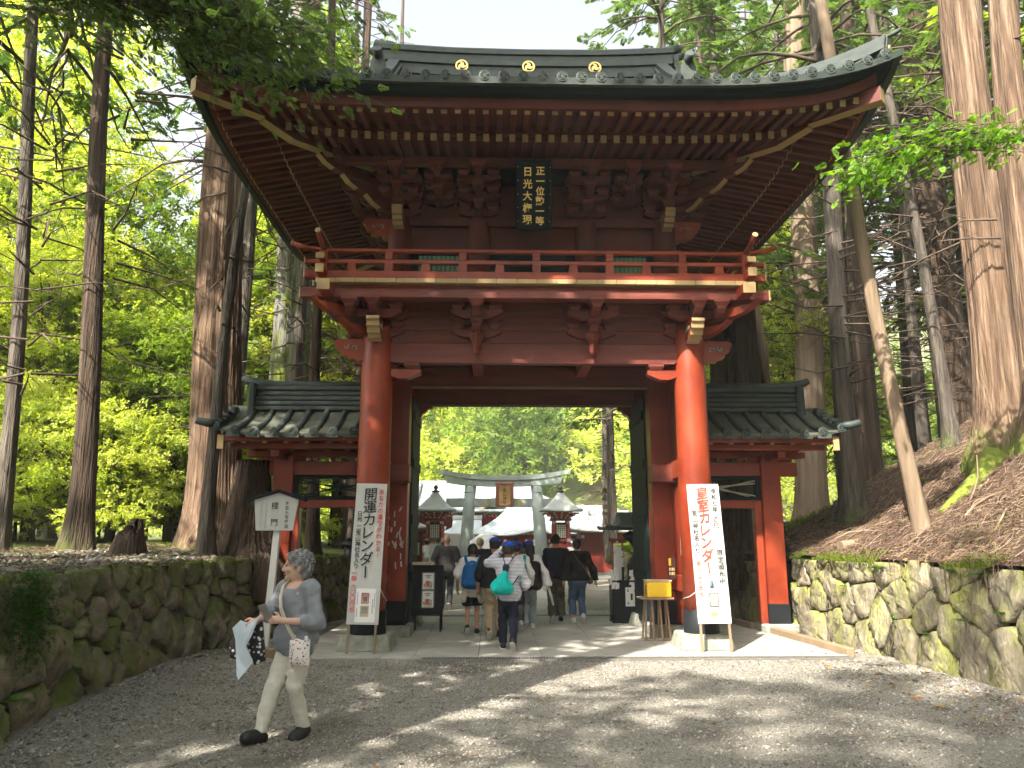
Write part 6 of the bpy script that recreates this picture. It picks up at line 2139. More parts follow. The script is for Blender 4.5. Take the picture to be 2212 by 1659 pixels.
def person(label, loc, face, H, pose, wear, h=.014, stout=1.0, skin=None, headyaw=0.0, headscale=1.0, group=None, shoulder=1.0):
    """pose: footL, footR (x,y[,lift]), elbowL, handL, elbowR, handR in metres (x to the wearer's right, y forward)"""
    skin = skin or SKIN
    t = thing('person', label, 'person', loc, math.atan2(face[1], face[0]) - math.pi / 2, group)
    k = H / 1.6; w = stout
    lw = min(w, 1.06)
    lean = pose.get('lean', .02)
    hip = {'L': np.array([-.085 * k * w ** .5, 0, .80 * k]), 'R': np.array([.085 * k * w ** .5, 0, .80 * k])}
    legs, feet, lower = [], [], []
    shoes = {}
    for s, sg in (('L', -1), ('R', 1)):
        f = pose['foot' + s]; lift_ = f[2] if len(f) > 2 else 0.0
        an = np.array([f[0], f[1], (.075 + lift_) * k])
        hp = hip[s]
        mid = (hp + an) / 2
        seglen = np.linalg.norm(hp - an); bend = math.sqrt(max(0.0, (.76 * k / 2) ** 2 - (seglen / 2) ** 2)) if seglen < .76 * k else 0
        kn = mid + np.array([0, 1, .1]) * max(bend, .012)
        legs.append((hp, kn, an))
        pitch = pose.get('pitch' + s, 0.0)
        fd = np.array([pose.get('toe' + s, sg * .15), math.cos(pitch), -math.sin(pitch)]); fd /= np.linalg.norm(fd)
        shoes[s] = (an, fd)
    B = []
    for hp, kn, an in legs:
        B += [cap(hp, kn, .072 * k * lw, .046 * k * lw ** .5, .04), cap(kn, (kn * .55 + an * .45) + [0, 0, 0], .044 * k * w ** .4, .044 * k * w ** .4, .03), cap(kn * .55 + an * .45 + [0, 0, 0], an, .042 * k * w ** .4, .030 * k, .03)]
    for s in 'LR':
        an, fd = shoes[s]; B += [cap(an - [0, 0, .03 * k], an + fd * .13 * k - [0, 0, .045 * k], .032 * k, .028 * k, .02)]
    pel = np.array([0, 0, .84 * k]); wa = np.array([0, lean * .5, 1.0 * k]); ch = np.array([0, lean, 1.18 * k])
    tor = [ell(pel, np.array([.155 * w, .115 * w, .12]) * k, .06), ell(wa, np.array([.135 * w, .105 * w, .14]) * k, .06), ell(ch, np.array([.155 * w ** .6 * shoulder, .108 * w ** .7, .16]) * k, .06)]
    sh = {s: np.array([sg * .165 * k * w ** .35 * shoulder, lean, 1.275 * k]) for s, sg in (('L', -1), ('R', 1))}
    tor += [cap(sh['L'], sh['R'], .055 * k, .055 * k, .05)]
    arms = {}
    AR = []
    for s in 'LR':
        e = np.array(pose['elbow' + s], float); wv = np.array(pose['hand' + s], float)
        arms[s] = (sh[s], e, wv)
        AR += [cap(sh[s], e, .048 * k * w ** .4, .038 * k * w ** .4, .03), cap(e, wv, .038 * k * w ** .3, .025 * k, .02)]
    hd = np.array([0, lean + .02 * k, 1.478 * k]) if headscale == 1 else np.array([0, lean + .02 * k, 1.47 * k])
    hs = k * headscale
    cy, sy_ = math.cos(headyaw), math.sin(headyaw)
    HR = lambda v: hd + np.array([v[0] * cy - v[1] * sy_, v[0] * sy_ + v[1] * cy, v[2]]) * hs
    head = [cap((0, lean, 1.28 * k), HR((0, -.015, -.06)), .052 * k, .048 * k, .02), ell(HR((0, -.008, .02)), np.array([.074, .092, .098]) * hs, .02, headyaw), ell(HR((0, .022, -.045)), np.array([.055, .066, .064]) * hs, .03, headyaw),
            cap(HR((0, .092, .012)), HR((0, .104, -.022)), .010 * hs, .015 * hs, .012), cap(HR((-.013, .094, -.026)), HR((.013, .094, -.026)), .010 * hs, .010 * hs, .008), ell(HR((0, .072, -.088)), np.array([.024, .020, .018]) * hs, .02, headyaw),
            ell(HR((-.036, .062, -.022)), np.array([.026, .024, .024]) * hs, .015, headyaw), ell(HR((.036, .062, -.022)), np.array([.026, .024, .024]) * hs, .015, headyaw), cap(HR((-.04, .078, .028)), HR((.04, .078, .028)), .014 * hs, .014 * hs, .012)]
    for sg in (-1, 1): head += [ell(HR((sg * .078, -.012, -.006)), np.array([.012, .022, .034]) * hs, .006, headyaw)]
    hands = []
    for s, sg in (('L', -1), ('R', 1)):
        a = arms[s]; d = a[2] - a[1]; d = pose.get('palm' + s, d); spr = pose.get('spread' + s, (0, 1, 0))
        hands += hand_prims(a[2], d, spr, H, pose.get('curl' + s, .35), pose.get('thumb' + s, 1 if s == 'L' else -1))
    body = sdf_obj('body', B + tor + AR + head + hands, h, skin, t)
    J = dict(hip=hip, legs=legs, sh=sh, arms=arms, hd=hd, HR=HR, hs=hs, k=k, tor=tor, shoes=shoes, head=head, lean=lean, t=t, AR=AR, h=h)
    # --- clothes
    for item in wear:
        kind, m = item[0], item[1]; o = item[2] if len(item) > 2 else {}
        if kind == 'trousers':
            cut = o.get('cut', .10); pr = []; fl = o.get('flare', .0)
            for hp, kn, an in legs:
                en = kn + (an - kn) * min(1, (kn[2] - cut * k) / max(.01, kn[2] - an[2])) if cut < kn[2] / k else hp + (kn - hp) * min(1, (hp[2] - cut * k) / (hp[2] - kn[2]))
                if cut < kn[2] / k: pr += [cap(hp, kn, .084 * k * lw, (.060 + fl * .3) * k * lw ** .6, .03), cap(kn, en, (.060 + fl * .3) * k * lw ** .6, (.048 + fl) * k * lw ** .4, .03)]
                else: pr += [cap(hp, en, .088 * k * lw, (.075 + fl) * k * lw, .03)]
            pr += [ell(pel + [0, 0, -.03 * k], np.array([.155 * w, .12 * w, .13]) * k, .05)]
            sdf_obj('trousers', pr, h, m, t, .010, [((0, 0, cut * k - .0), (0, 0, -1)), ((0, 0, .98 * k), (0, 0, 1))], o.get('fold', .011), 22, 3, an=(.55, .55, 1.7))
        elif kind == 'top':
            hem = o.get('hem', .78) * k; sl = o.get('sleeve', .95)
            pr = list(tor) + [ell(pel + [0, 0, -.02 * k], np.array([.160 * w, .122 * w, .16]) * k, .06)]
            clips = [((0, 0, hem), (0, 0, -1)), ((0, lean + .03 * k, (1.37 - o.get('scoop', 0)) * k), ((.082 + o.get('scoop', 0)) * k, .085 * k + .6 * o.get('scoop', 0), .085 * k), 'hole')]
            for s in 'LR':
                a, e, wv = arms[s]
                if sl <= .5: q = a + (e - a) * sl * 2; pr += [cap(a, q, .060 * k * w ** .4, (.062 + o.get('loose', 0)) * k * w ** .4, .03)]
                else: q = e + (wv - e) * (sl - .5) * 2; pr += [cap(a, e, .054 * k * w ** .25, .047 * k * w ** .25, .03), cap(e, q, .050 * k * w ** .3, (.040 + o.get('loose', 0)) * k, .02)]
            sdf_obj(o.get('name', 'shirt'), pr, h, m, t, o.get('infl', .020), clips, o.get('fold', .010), o.get('fs', 22), o.get('seed', 1))
            if o.get('hood'):
                sdf_obj('hood', [cap((-.07 * k, lean - .07 * k, 1.31 * k), (.07 * k, lean - .07 * k, 1.31 * k), .045 * k, .045 * k, .03), cap((0, lean - .10 * k, 1.30 * k), (0, lean - .12 * k, 1.22 * k), .05 * k, .03 * k, .03)], h, m, t, .008, (), .006)
        elif kind == 'shoes':
            for s in 'LR':
                an, fd = shoes[s]; sd = np.array([fd[1], -fd[0], 0])
                pr = [cap(an + fd * -.03 * k - [0, 0, .035 * k], an + fd * .15 * k - [0, 0, .055 * k], .040 * k, .034 * k, .02), cap(an - fd * .035 * k - [0, 0, .005 * k], an + fd * .04 * k - [0, 0, .02 * k], .040 * k, .036 * k, .02)]
                up = np.array([0, 0, 1.0]) - fd * fd[2]; up /= np.linalg.norm(up)
                flr = an - up * .073 * k
                sdf_obj('shoe', pr, min(h, .010), m, t, .002, [(flr + up * .016, -up), (an + up * o.get('high', .035) * k, up)], .0)
                pr2 = [cap(an + fd * -.035 * k - up * .055 * k, an + fd * .155 * k - up * .055 * k, .046 * k, .040 * k, .02)]
                sdf_obj('sole', pr2, min(h, .010), o.get('sole', SOLE), t, .002, [(flr + up * .017, up), (flr, -up)])
        elif kind == 'hair':
            st = o.get('style', 'short')
            pr = [ell(HR((0, -.018, .036)), np.array([.086, .100, .094]) * hs, .02, headyaw), ell(HR((0, -.045, -.01)), np.array([.078, .066, .07]) * hs, .03, headyaw)]
            cl = []
            front = HR((0, .064, .035)); fdv = HR((0, 1, -.42)) - hd
            cl.append((front, fdv))
            if st == 'short': cl.append((HR((0, 0, -.055)), (0, 0, -1)))
            if st == 'long':
                pr += [cap(HR((0, -.06, 0)), HR((-.02, -.09, -.18)), .07 * hs, .065 * hs, .03), cap(HR((-.02, -.09, -.18)), HR((-.02, -.11, -.33)), .06 * hs, .03 * hs, .03)]
            if st == 'bun': pr += [ell(HR((0, -.10, -.03)), np.array([.04, .04, .045]) * hs, .02)]
            # clear the ears
            sdf_obj('hair', pr, h, m, t, .004, cl, o.get('fold', .006), o.get('fs', 60), 5)
        elif kind == 'cap':
            D = [ell(HR((0, -.012, .052)), np.array([.094, .108, .085]) * hs, .02, headyaw)]
            c = sdf_obj('cap', D, h, m, t, .004, [(HR((0, 0, .042)), HR((0, -.25, -1)) - hd)])
            d = o.get('brim', 1)
            if d:
                pr = [ell(HR((0, d * .115, .045)), np.array([.072, .075, .011]) * hs, .01, headyaw)]
                sdf_obj('brim', pr, min(h, .008), m, c, .003)
        elif kind == 'socks':
            for s, (hp, kn, an) in zip('LR', legs): sdf_obj('sock', [cap(an, an + (kn - an) * o.get('len', .2), .038 * k, .042 * k, .02)], h, m, t, .004)
        elif kind == 'tied':                                 # sweatshirt knotted round the waist
            pr = [ell((0, -.01, .86 * k), np.array([.175 * w, .14 * w, .05]) * k, .03)]
            pr += [cap((-.11 * k, -.10 * k, .84 * k), (-.15 * k, -.12 * k, .62 * k), .05 * k, .045 * k, .03), cap((.11 * k, -.10 * k, .84 * k), (.16 * k, -.12 * k, .60 * k), .05 * k, .05 * k, .03), cap((-.05 * k, -.13 * k, .84 * k), (-.03 * k, -.14 * k, .70 * k), .055 * k, .05 * k, .04), cap((.06 * k, -.13 * k, .84 * k), (.05 * k, -.14 * k, .70 * k), .055 * k, .05 * k, .04)]
            sdf_obj('tied_sweatshirt', pr, h, m, t, .004, (), .012, 20, 4)
        elif kind == 'glasses':
            mb = MB(); mb.tube([HR((.08, -.01, .012)), HR((.078, .07, .016)), HR((.05, .095, .014)), HR((0, .105, .014)), HR((-.05, .095, .014)), HR((-.078, .07, .016)), HR((-.08, -.01, .012))], .004, 5); mb.build('glasses', BLACK, t)
    return J


def world_of(J, p):
    t = J['t']; a = t.rotation_euler.z; c, s = math.cos(a), math.sin(a)
    return Vector((t.location.x + p[0] * c - p[1] * s, t.location.y + p[0] * s + p[1] * c, t.location.z + p[2]))


def worn(J, name, label, cat, p=(0, 0, 0)):
    """a bag carried by a person: a thing of its own in the person's frame"""
    t = J['t']
    return thing(name, label, cat, world_of(J, p), t.rotation_euler.z)


def walk(k, fwd, arm=.12, lead='L', out=.27):
    """pose of someone walking, seen from behind; fwd = half stride"""
    a, b = ('L', 'R') if lead == 'L' else ('R', 'L'); sg = {'L': -1, 'R': 1}
    p = {'foot' + a: (sg[a] * .085 * k, fwd * .7, 0), 'foot' + b: (sg[b] * .085 * k, -fwd, .065), 'pitch' + b: .75, 'pitch' + a: -.05}
    for s in 'LR':
        sw = arm if s == b else -arm * .7
        p['elbow' + s] = (sg[s] * out * k, -.03 + sw * .3, 1.02 * k); p['hand' + s] = (sg[s] * (out + .01) * k, .05 + sw, .80 * k)
    return p


# ---- the woman in front
kw = 1.5 / 1.6
W = person('elderly woman in a grey jumper and cream trousers walking out, phone in one hand', (-2.32, 6.86, 0), (-.55, -.83), 1.50,
    dict(footL=(-.05, -.08), footR=(.10, .25), toeL=-.25, toeR=.0, pitchL=.15, pitchR=-.18,
         elbowR=(.225, .10, 1.0), handR=(.15, .31, .945), palmR=(-.1, .9, -.35), spreadR=(.3, .2, 1), curlR=.75,
         elbowL=(-.245, .02, .935), handL=(-.085, .255, .955), palmL=(.85, .5, .12), spreadL=(0, .15, 1), curlL=.42, thumbL=-1, lean=.02),
    [('trousers', C_CREAM, dict(cut=.085, fold=.007)),
     ('top', cloth('grey_rib_knit', [(.20, .22, .245), (.28, .30, .33)], scale=3, bump=.5, bscale=70, stretch=(1, 1, 2)), dict(hem=.70, sleeve=.66, fold=.012, fs=20, name='jumper', loose=.008, infl=.019, scoop=.028))],
    h=.0068, stout=1.14, skin=SKINP, headyaw=-.72, shoulder=.92, headscale=1.13)
J = W; HR = J['HR']; hs = J['hs']; t = J['t']
hp_ = [ell(HR((0, -.022, .040)), np.array([.088, .098, .092]) * hs, .02, -.72), ell(HR((0, -.062, -.02)), np.array([.078, .060, .078]) * hs, .03, -.72), cap(HR((-.05, .058, .075)), HR((.05, .058, .075)), .030 * hs, .030 * hs, .02)]
sdf_obj('hair', hp_, .006, HAIRG, t, .003, [(HR((0, .072, .050)), HR((0, 1, -.55)) - J['hd'])], .010, 70, 2)
# short curls over the hair
rs = np.random.RandomState(12); mb = MB()
for k in range(420):
    v = rs.normal(0, 1, 3); v /= np.linalg.norm(v)
    if v[1] > .45 and v[2] < .45: continue
    if v[2] < -.55: continue
    p = np.array([v[0] * .090, v[1] * .102 - .026, v[2] * .095 + .036]); d = np.cross(v, rs.normal(0, 1, 3)); d /= np.linalg.norm(d); L = rs.uniform(.02, .045)
    pts = [HR(p), HR(p + d * L * .4 + v * .010), HR(p + d * L * .8 + v * .012), HR(p + d * L + v * .002)]
    mb.tube(pts, [.0032, .0030, .0024, .0010], 4, cap=False, mi=int(rs.rand() * 3))
mb.build('hair_curls', [mat('curl_light', [(.42, .42, .43), (.5, .5, .5)], rough=.5), mat('curl_mid', [(.20, .20, .21), (.26, .26, .27)], rough=.5), mat('curl_dark', [(.06, .06, .065), (.09, .09, .09)], rough=.5)], t, kind='stuff')
EYE = mat('eye_dark', [(.015, .01, .008), (.02, .015, .01)], rough=.2); LIP = mat('lip', [(.38, .13, .11), (.42, .16, .13)], rough=.5)
BROW = mat('brow', [(.10, .085, .075), (.14, .12, .11)], rough=.8)
for sg in (-1, 1):
    sdf_obj('eye', [cap(HR((sg * .020, .088, .011)), HR((sg * .044, .078, .011)), .0058, .0040, .004)], .0035, EYE, t)
    sdf_obj('eyebrow', [cap(HR((sg * .018, .094, .034)), HR((sg * .050, .080, .036)), .0050, .0030, .004)], .0035, BROW, t)
sdf_obj('lips', [cap(HR((-.022, .084, -.056)), HR((0, .094, -.054)), .0055, .0075, .005), cap(HR((.022, .084, -.056)), HR((0, .094, -.054)), .0055, .0075, .005)], .0035, LIP, t)
for s in 'LR':                                             # black clogs
    an, fd = J['shoes'][s]; up = np.array([0, 0, 1.0])
    pr = [cap(an - fd * .03 - [0, 0, .03], an + fd * .135 - [0, 0, .035], .044, .046, .02), cap(an + fd * .03 - [0, 0, .015], an + fd * .12 - [0, 0, .03], .046, .044, .02)]
    sdf_obj('clog', pr, .007, SHOE_B, t, .004, [((0, 0, .004), (0, 0, -1)), (an - fd * .0 + [0, 0, .022], (-fd[0] * .5, -fd[1] * .5, 1))])
# phone in her left hand
ph = worn(J, 'mobile_phone', 'silver mobile phone held by the woman', 'phone', (.015, .335, 1.02))
M = frame((0, 0, 0), (.82, .25, -.25), (-.1, .45, .85))
mb = MB(); mb.box(-.037, .037, -.078, .078, -.004, .004, .006, 0, M); pb = mb.build('case', mat('silver_back', [(.30, .28, .27), (.36, .34, .33)], rough=.3, metal=.4), ph)
mb = MB(); mb.box(-.033, -.002, .036, .073, .004, .0075, .004, 0, M); ci = mb.build('camera_island', DKMETAL, ph)
for (a, b) in ((-.025, .063), (-.025, .046), (-.010, .054)):
    mb = MB(); mb.box(a - .006, a + .006, b - .006, b + .006, .0075, .010, .003, 0, M); mb.build('lens', BLACK, ci)
# shoulder bag with strap
bag = worn(J, 'shoulder_bag', 'small white shoulder bag with dark red spots on the woman\'s hip', 'bag', (-.19, .14, .70))
C_SPOT = spot_mat('spotted_bag_cloth', (.72, .69, .67), [(.30, .03, .05), (.10, .02, .03), (.60, .24, .12), (.45, .42, .42), (.34, .05, .07)], 38, .30)
def pillow(mb, cx, cz, w_, h_, th, M=None, n=10):
    V = []
    for side in (1, -1):
        for j in range(n + 1):
            for i in range(n + 1):
                u, v = i / n * 2 - 1, j / n * 2 - 1
                b = th * (1 - u ** 4) * (1 - v ** 4)
                V.append((cx + u * w_, side * b, cz + v * h_ + .006 * math.sin(u * 5)))
    N = (n + 1) ** 2; F = []
    for j in range(n):
        for i in range(n):
            a = j * (n + 1) + i; F.append([a, a + n + 1, a + n + 2, a + 1]); F.append([N + a, N + a + 1, N + a + n + 2, N + a + n + 1])
    mb.add([M @ Vector(v) for v in V] if M is not None else V, F, 0, True)
mb = MB(); pillow(mb, 0, 0, .085, .105, .030); mb.build('pouch', C_SPOT, bag, rot=(0, 0, rad(28)))
STRAP = mat('strap_web', [(.52, .42, .33), (.66, .60, .52)], scale=9, rough=.8)
def ribbon(mb, pts, w_, th=.004, nrm=(0, 1, 0)):
    V = []
    pts = [Vector(p) for p in pts]
    for i, p in enumerate(pts):
        d = (pts[min(i + 1, len(pts) - 1)] - pts[max(0, i - 1)]).normalized(); s = d.cross(Vector(nrm)).normalized(); n_ = s.cross(d)
        V += [p + s * w_ / 2 + n_ * th, p - s * w_ / 2 + n_ * th, p - s * w_ / 2 - n_ * th, p + s * w_ / 2 - n_ * th]
    F = []
    for i in range(len(pts) - 1):
        for j in range(4): a = i * 4 + j; b = i * 4 + (j + 1) % 4; F.append([a, b, b + 4, a + 4])
    F += [[3, 2, 1, 0], [len(V) - 4, len(V) - 3, len(V) - 2, len(V) - 1]]
    mb.add(V, F)
off = np.array((-.19, .14, .70))
mb = MB(); ribbon(mb, [np.array(p) - off for p in ((.085, -.05, 1.262), (.088, .03, 1.275), (.080, .11, 1.22), (.060, .150, 1.13), (.030, .163, 1.04), (-.03, .168, .95), (-.09, .165, .87), (-.15, .155, .80))], .034); mb.build('strap', STRAP, bag)
for x in (-.07, .07):
    mb = MB(); mb.box(x - .012, x + .012, -.012, .012, .098, .135, .004); mb.build('strap_tab', C_WHITE, bag)
# things hanging from her right hand
def hanging(name, label, cat, p, poly, m, th=.012, bulge=.02, rz=0.0):
    o = worn(J, name, label, cat, p)
    mb = MB(); n = len(poly); cx = sum(a for a, b in poly) / n; cz = sum(b for a, b in poly) / n
    V = [(a, -th, b) for a, b in poly] + [(a, th, b) for a, b in poly] + [((a + cx) / 2, -th - bulge, (b + cz) / 2) for a, b in poly] + [((a + cx) / 2, th + bulge * .5, (b + cz) / 2) for a, b in poly] + [(cx, -th - bulge * 1.1, cz), (cx, th + bulge * .6, cz)]
    F = []
    for i in range(n):
        j = (i + 1) % n
        F += [[i, j, n + j, n + i][::-1], [i, j, 2 * n + j, 2 * n + i], [n + i, n + j, 3 * n + j, 3 * n + i][::-1], [2 * n + i, 2 * n + j, 4 * n], [3 * n + i, 3 * n + j, 4 * n + 1][::-1]]
    Rz = Matrix.Rotation(rz, 4, 'Z')
    mb.add([Rz @ Vector(v) for v in V], F, 0, False); mb.build('sheet', m, o)
    return o
C_PALEBLUE = mat('pale_blue_plastic', [(.52, .62, .72), (.60, .70, .79)], scale=4, rough=.35, bump=.2, bscale=8, bdist=.05)
bag2 = hanging('plastic_folder', 'pale blue folded plastic sheet hanging from the woman\'s hand', 'folder', (.16, .40, .93), [(-.10, .07), (-.02, .0), (.05, .03), (.11, -.03), (.08, -.12), (.05, -.40), (.035, -.43), (-.07, -.30), (-.005, -.18), (-.05, -.08)], C_PALEBLUE, .006, .014, rad(42))
C_FLOR = spot_mat('black_floral_cloth', (.008, .008, .010), [(.55, .55, .56), (.35, .35, .38), (.62, .62, .6)], 26, .30)
hanging('folded_cloth', 'black cloth with white flower print hanging from the woman\'s hand', 'cloth', (.20, .33, .88), [(-.10, .05), (.02, .08), (.10, .02), (.15, -.10), (.14, -.22), (.06, -.24), (-.06, -.28), (-.14, -.25), (-.12, -.10)], C_FLOR, .02, .03, rad(42))

# ---- walkers in the gate, from near to far
kk = 1.50 / 1.6
P = walk(kk, .18, lead='L'); P.update(elbowL=(-.30, .05, 1.33 * kk), handL=(-.13, .10, 1.50 * kk), palmL=(.6, .1, .5), elbowR=(.27, .0, 1.0 * kk), handR=(.22, .18, .94 * kk))
J = person('boy in a striped jersey and blue cap, one arm raised to his head', (-.42, 11.85, .02), (.05, 1), 1.56, P, [('trousers', C_NAVY, dict(cut=.09)), ('top', C_STRIPE, dict(hem=.72, sleeve=.93, fold=.014)), ('shoes', SHOE_B), ('hair', HAIRB), ('cap', C_BLUECAP, dict(brim=1))], h=.012, headscale=1.05)
b = worn(J, 'drawstring_bag', 'aqua drawstring bag on the back of the boy in the striped jersey', 'bag', (-.09, -.20, 1.0))
sdf_obj('pouch', [cap((-.07, 0, -.10), (.07, .0, -.10), .10, .10, .05), cap((0, 0, -.02), (.05, .02, .12), .10, .04, .05)], .012, C_AQUA, b, 0, (), .010, 30, 6)
sdf_obj('neck', [cap((.055, .025, .14), (.06, .03, .19), .035, .05, .02)], .012, C_NAVY, b, 0, (), .008, 50, 6)
for pts in (((.06, .03, .17), (.02, .10, .33), (-.05, .13, .40)), ((.06, .03, .17), (.16, .09, .32), (.22, .17, .38)), ((.06, -.06, -.17), (.17, .02, -.05), (.24, .12, .06))):
    mb = MB(); mb.tube(pts, .008, 6); mb.build('cord', C_NAVY, b)
P = walk(1.0, .16, lead='R')
J = person('walker in a black shirt, tan trousers and a blue cap beside the striped boy', (-.62, 13.2, .02), (0, 1), 1.62, P, [('trousers', C_TAN, dict(cut=.13, flare=.012)), ('top', C_BLACK, dict(hem=.80, sleeve=.62)), ('socks', C_RED, dict(len=.14)), ('shoes', SHOE_B), ('hair', HAIRB), ('cap', C_BLUECAP, dict(brim=1))], h=.013, stout=1.05)
b = worn(J, 'sling_bag', 'black sling bag on the back of the walker in tan trousers', 'bag', (.10, -.17, 1.03))
sdf_obj('pouch', [cap((.05, 0, -.12), (-.01, .0, .10), .10, .09, .05)], .013, C_BLACK, b, 0, (), .005)
P = walk(.95, .14, lead='R'); P.update(elbowR=(.27, -.04, .98), handR=(.30, -.02, .76))
J = person('boy with short black hair in a white shirt and dark shorts', (-1.0, 13.75, .02), (.0, 1), 1.52, P, [('trousers', C_NAVY, dict(cut=.50, flare=.02)), ('top', C_WHITE, dict(hem=.76, sleeve=.40, loose=.02)), ('tied', C_BEIGE), ('shoes', SHOE_B), ('hair', HAIRB)], h=.012, headscale=1.05)
b = worn(J, 'backpack', 'bright blue backpack on the boy in the white shirt', 'backpack', (0, -.20, 1.0))
sdf_obj('main_pocket', [cap((-.09, 0, -.13), (-.06, .0, .10), .10, .10, .06), cap((.09, 0, -.13), (.06, .0, .10), .10, .10, .06), cap((0, 0, -.12), (0, 0, .14), .11, .10, .05)], .012, C_BLUEBAG, b, 0, (), .004)
sdf_obj('front_pocket', [cap((-.06, -.07, -.13), (.06, -.07, -.13), .06, .06, .04), cap((-.05, -.07, -.05), (.05, -.07, -.05), .055, .055, .04)], .012, C_BLUEBAG, b)
for s_ in (-1, 1):
    mb = MB(); ribbon(mb, [(s_ * .08, .03, .15), (s_ * .12, .10, .27), (s_ * .12, .19, .32), (s_ * .13, .27, .24)], .055, .006, (0, 1, .6)); mb.build('strap', C_BLUEBAG, b)
mb = MB(); mb.tube([(-.14, -.05, .06), (-.09, -.075, .15), (0, -.085, .19), (.09, -.075, .15), (.14, -.05, .06)], .008, 6); mb.build('piping', mat('lime_piping', [(.35, .5, .05), (.4, .55, .08)]), b)
P = walk(.98, .13, lead='L')
J = person('walker in grey trousers half hidden behind the striped boy', (-.22, 14.35, .02), (0, 1), 1.55, P, [('trousers', C_DGREY, dict(cut=.08)), ('top', C_WHITE, dict(hem=.78, sleeve=.95)), ('shoes', SHOE_W), ('hair', HAIRB), ('cap', C_BLUECAP, dict(brim=1))], h=.014)
b = worn(J, 'backpack', 'teal backpack half hidden behind the striped boy', 'backpack', (.03, -.19, .98))
sdf_obj('main_pocket', [cap((-.08, 0, -.17), (-.06, .0, .12), .10, .09, .06), cap((.10, 0, -.17), (.06, .0, .12), .10, .09, .06)], .014, C_TEAL, b, 0, (), .006)
for s_ in (-1, 1):
    mb = MB(); ribbon(mb, [(s_ * .09, .03, .16), (s_ * .12, .11, .30), (s_ * .12, .19, .33)], .06, .006, (0, 1, .6)); mb.build('strap', C_TEAL, b)
P = walk(.98, .14, lead='R'); P.update(elbowR=(.30, -.02, 1.0), handR=(.36, .02, .78))
J = person('girl with long black hair, blue cap and white sleeves', (.02, 14.75, .02), (-.05, 1), 1.56, P, [('trousers', C_LJEAN, dict(cut=.07, flare=.02)), ('top', C_WHITE, dict(hem=.76, sleeve=.97, loose=.03)), ('shoes', SHOE_W), ('hair', HAIRB, dict(style='long')), ('cap', C_BLUECAP, dict(brim=1))], h=.014, headyaw=.5)
b = worn(J, 'backpack', 'black backpack on the girl with long hair', 'backpack', (.05, -.20, .98))
sdf_obj('main_pocket', [cap((-.07, 0, -.20), (-.05, .0, .14), .10, .09, .06), cap((.09, 0, -.20), (.07, .0, .14), .10, .09, .06)], .014, C_BLACK, b, 0, (), .008)
sh_ = worn(J, 'paper_roll', 'white paper sheet carried in the girl\'s right hand', 'paper', (.37, .02, .70))
mb = MB(); mb.tube([(0, 0, .04), (.05, 0, -.13), (.09, 0, -.30)], [.022, .026, .02], 8); mb.build('sheet', PAPER, sh_)
P = walk(1.06, .15, lead='R', out=.25); P.update(handR=(.25, .0, .82))
J = person('man in a dark jacket and olive trousers', (.62, 15.75, .02), (0, 1), 1.70, P, [('trousers', C_OLIVE, dict(cut=.13, flare=.03, fold=.018)), ('top', C_NAVY, dict(hem=.84, sleeve=.96)), ('shoes', SHOE_B, dict(sole=SOLE)), ('hair', HAIRB), ('glasses', BLACK)], h=.014, headyaw=-.5, stout=1.05)
b = worn(J, 'waist_bag', 'dark purple waist bag on the man in the dark jacket', 'bag', (0, -.17, .92))
sdf_obj('pouch', [cap((-.07, 0, 0), (.07, 0, -.02), .075, .07, .04)], .014, cloth('purple_black', [(.02, .012, .025), (.03, .018, .035)]), b)
P = walk(1.0, .10, lead='L', out=.27); P.update(elbowR=(.31, -.02, 1.02), handR=(.36, .03, .80))
J = person('woman in a black hooded top and blue jeans', (1.02, 15.55, .02), (-.05, 1), 1.62, P, [('trousers', C_JEAN, dict(cut=.16, flare=.012)), ('top', C_BLACK, dict(hem=.80, sleeve=.96, hood=1, infl=.026, loose=.01)), ('shoes', SHOE_W), ('hair', HAIRB, dict(style='bun'))], h=.014, stout=1.15)
b = worn(J, 'crossbody_bag', 'small dark bag hanging at the hip of the woman in jeans', 'bag', (.24, -.04, .80))
sdf_obj('pouch', [cap((0, -.05, 0), (0, .05, 0), .06, .06, .03)], .014, C_OLIVE, b)
mb = MB(); ribbon(mb, [(0, -.06, .06), (-.10, -.14, .22), (-.22, -.15, .36), (-.34, -.06, .54)], .02, .003, (0, 1, 0)); mb.build('strap', C_OLIVE, b)

# ---- people beyond the gate
def far_person(label, x, y, H, top, leg, hair, face=(0, 1), sleeve=.4, lead='L', stout=1.0, z=0.0, wear=(), h=.024, skin=None, **kw):
    P = walk(H / 1.6, .10, lead=lead)
    P.update(kw)
    w = [('trousers', leg, dict(cut=.09, fold=0)), ('top', top, dict(hem=.78, sleeve=sleeve, fold=.01)), ('shoes', SHOE_B)]
    if hair is not None: w.append(('hair', hair))
    return person(label, (x, y, z), face, H, P, w + list(wear), h=h, stout=stout, skin=skin)
far_person('bald man in a dark grey t-shirt seen from behind, left of the passage', -1.75, 18.9, 1.74, C_GREY, C_DGREY, None, stout=1.25, h=.018, skin=SKINP)
far_person('fair haired person in a black t-shirt walking ahead of the boy with the blue backpack', -.95, 19.0, 1.66, C_BLACK, C_BEIGE, HAIRL, skin=SKINP, h=.02)
J = far_person('person in black and cream under a white parasol', -.95, 23.5, 1.58, C_BLACK, C_CREAM, HAIRB, sleeve=.8, elbowR=(.2, .1, 1.15), handR=(.16, .16, 1.38))
pa = thing('parasol', 'white folding parasol carried in the crowd beyond the gate', 'parasol', (-.86, 23.55, 1.30))
mb = MB(); n = 8; R = .46
V = [(0, 0, .52)]
for rr, zz in ((.5, .46), (1.0, .28)):
    for k in range(n): V.append((R * rr * math.cos(2 * math.pi * (k + .5) / n), R * rr * math.sin(2 * math.pi * (k + .5) / n), zz - (.0)))
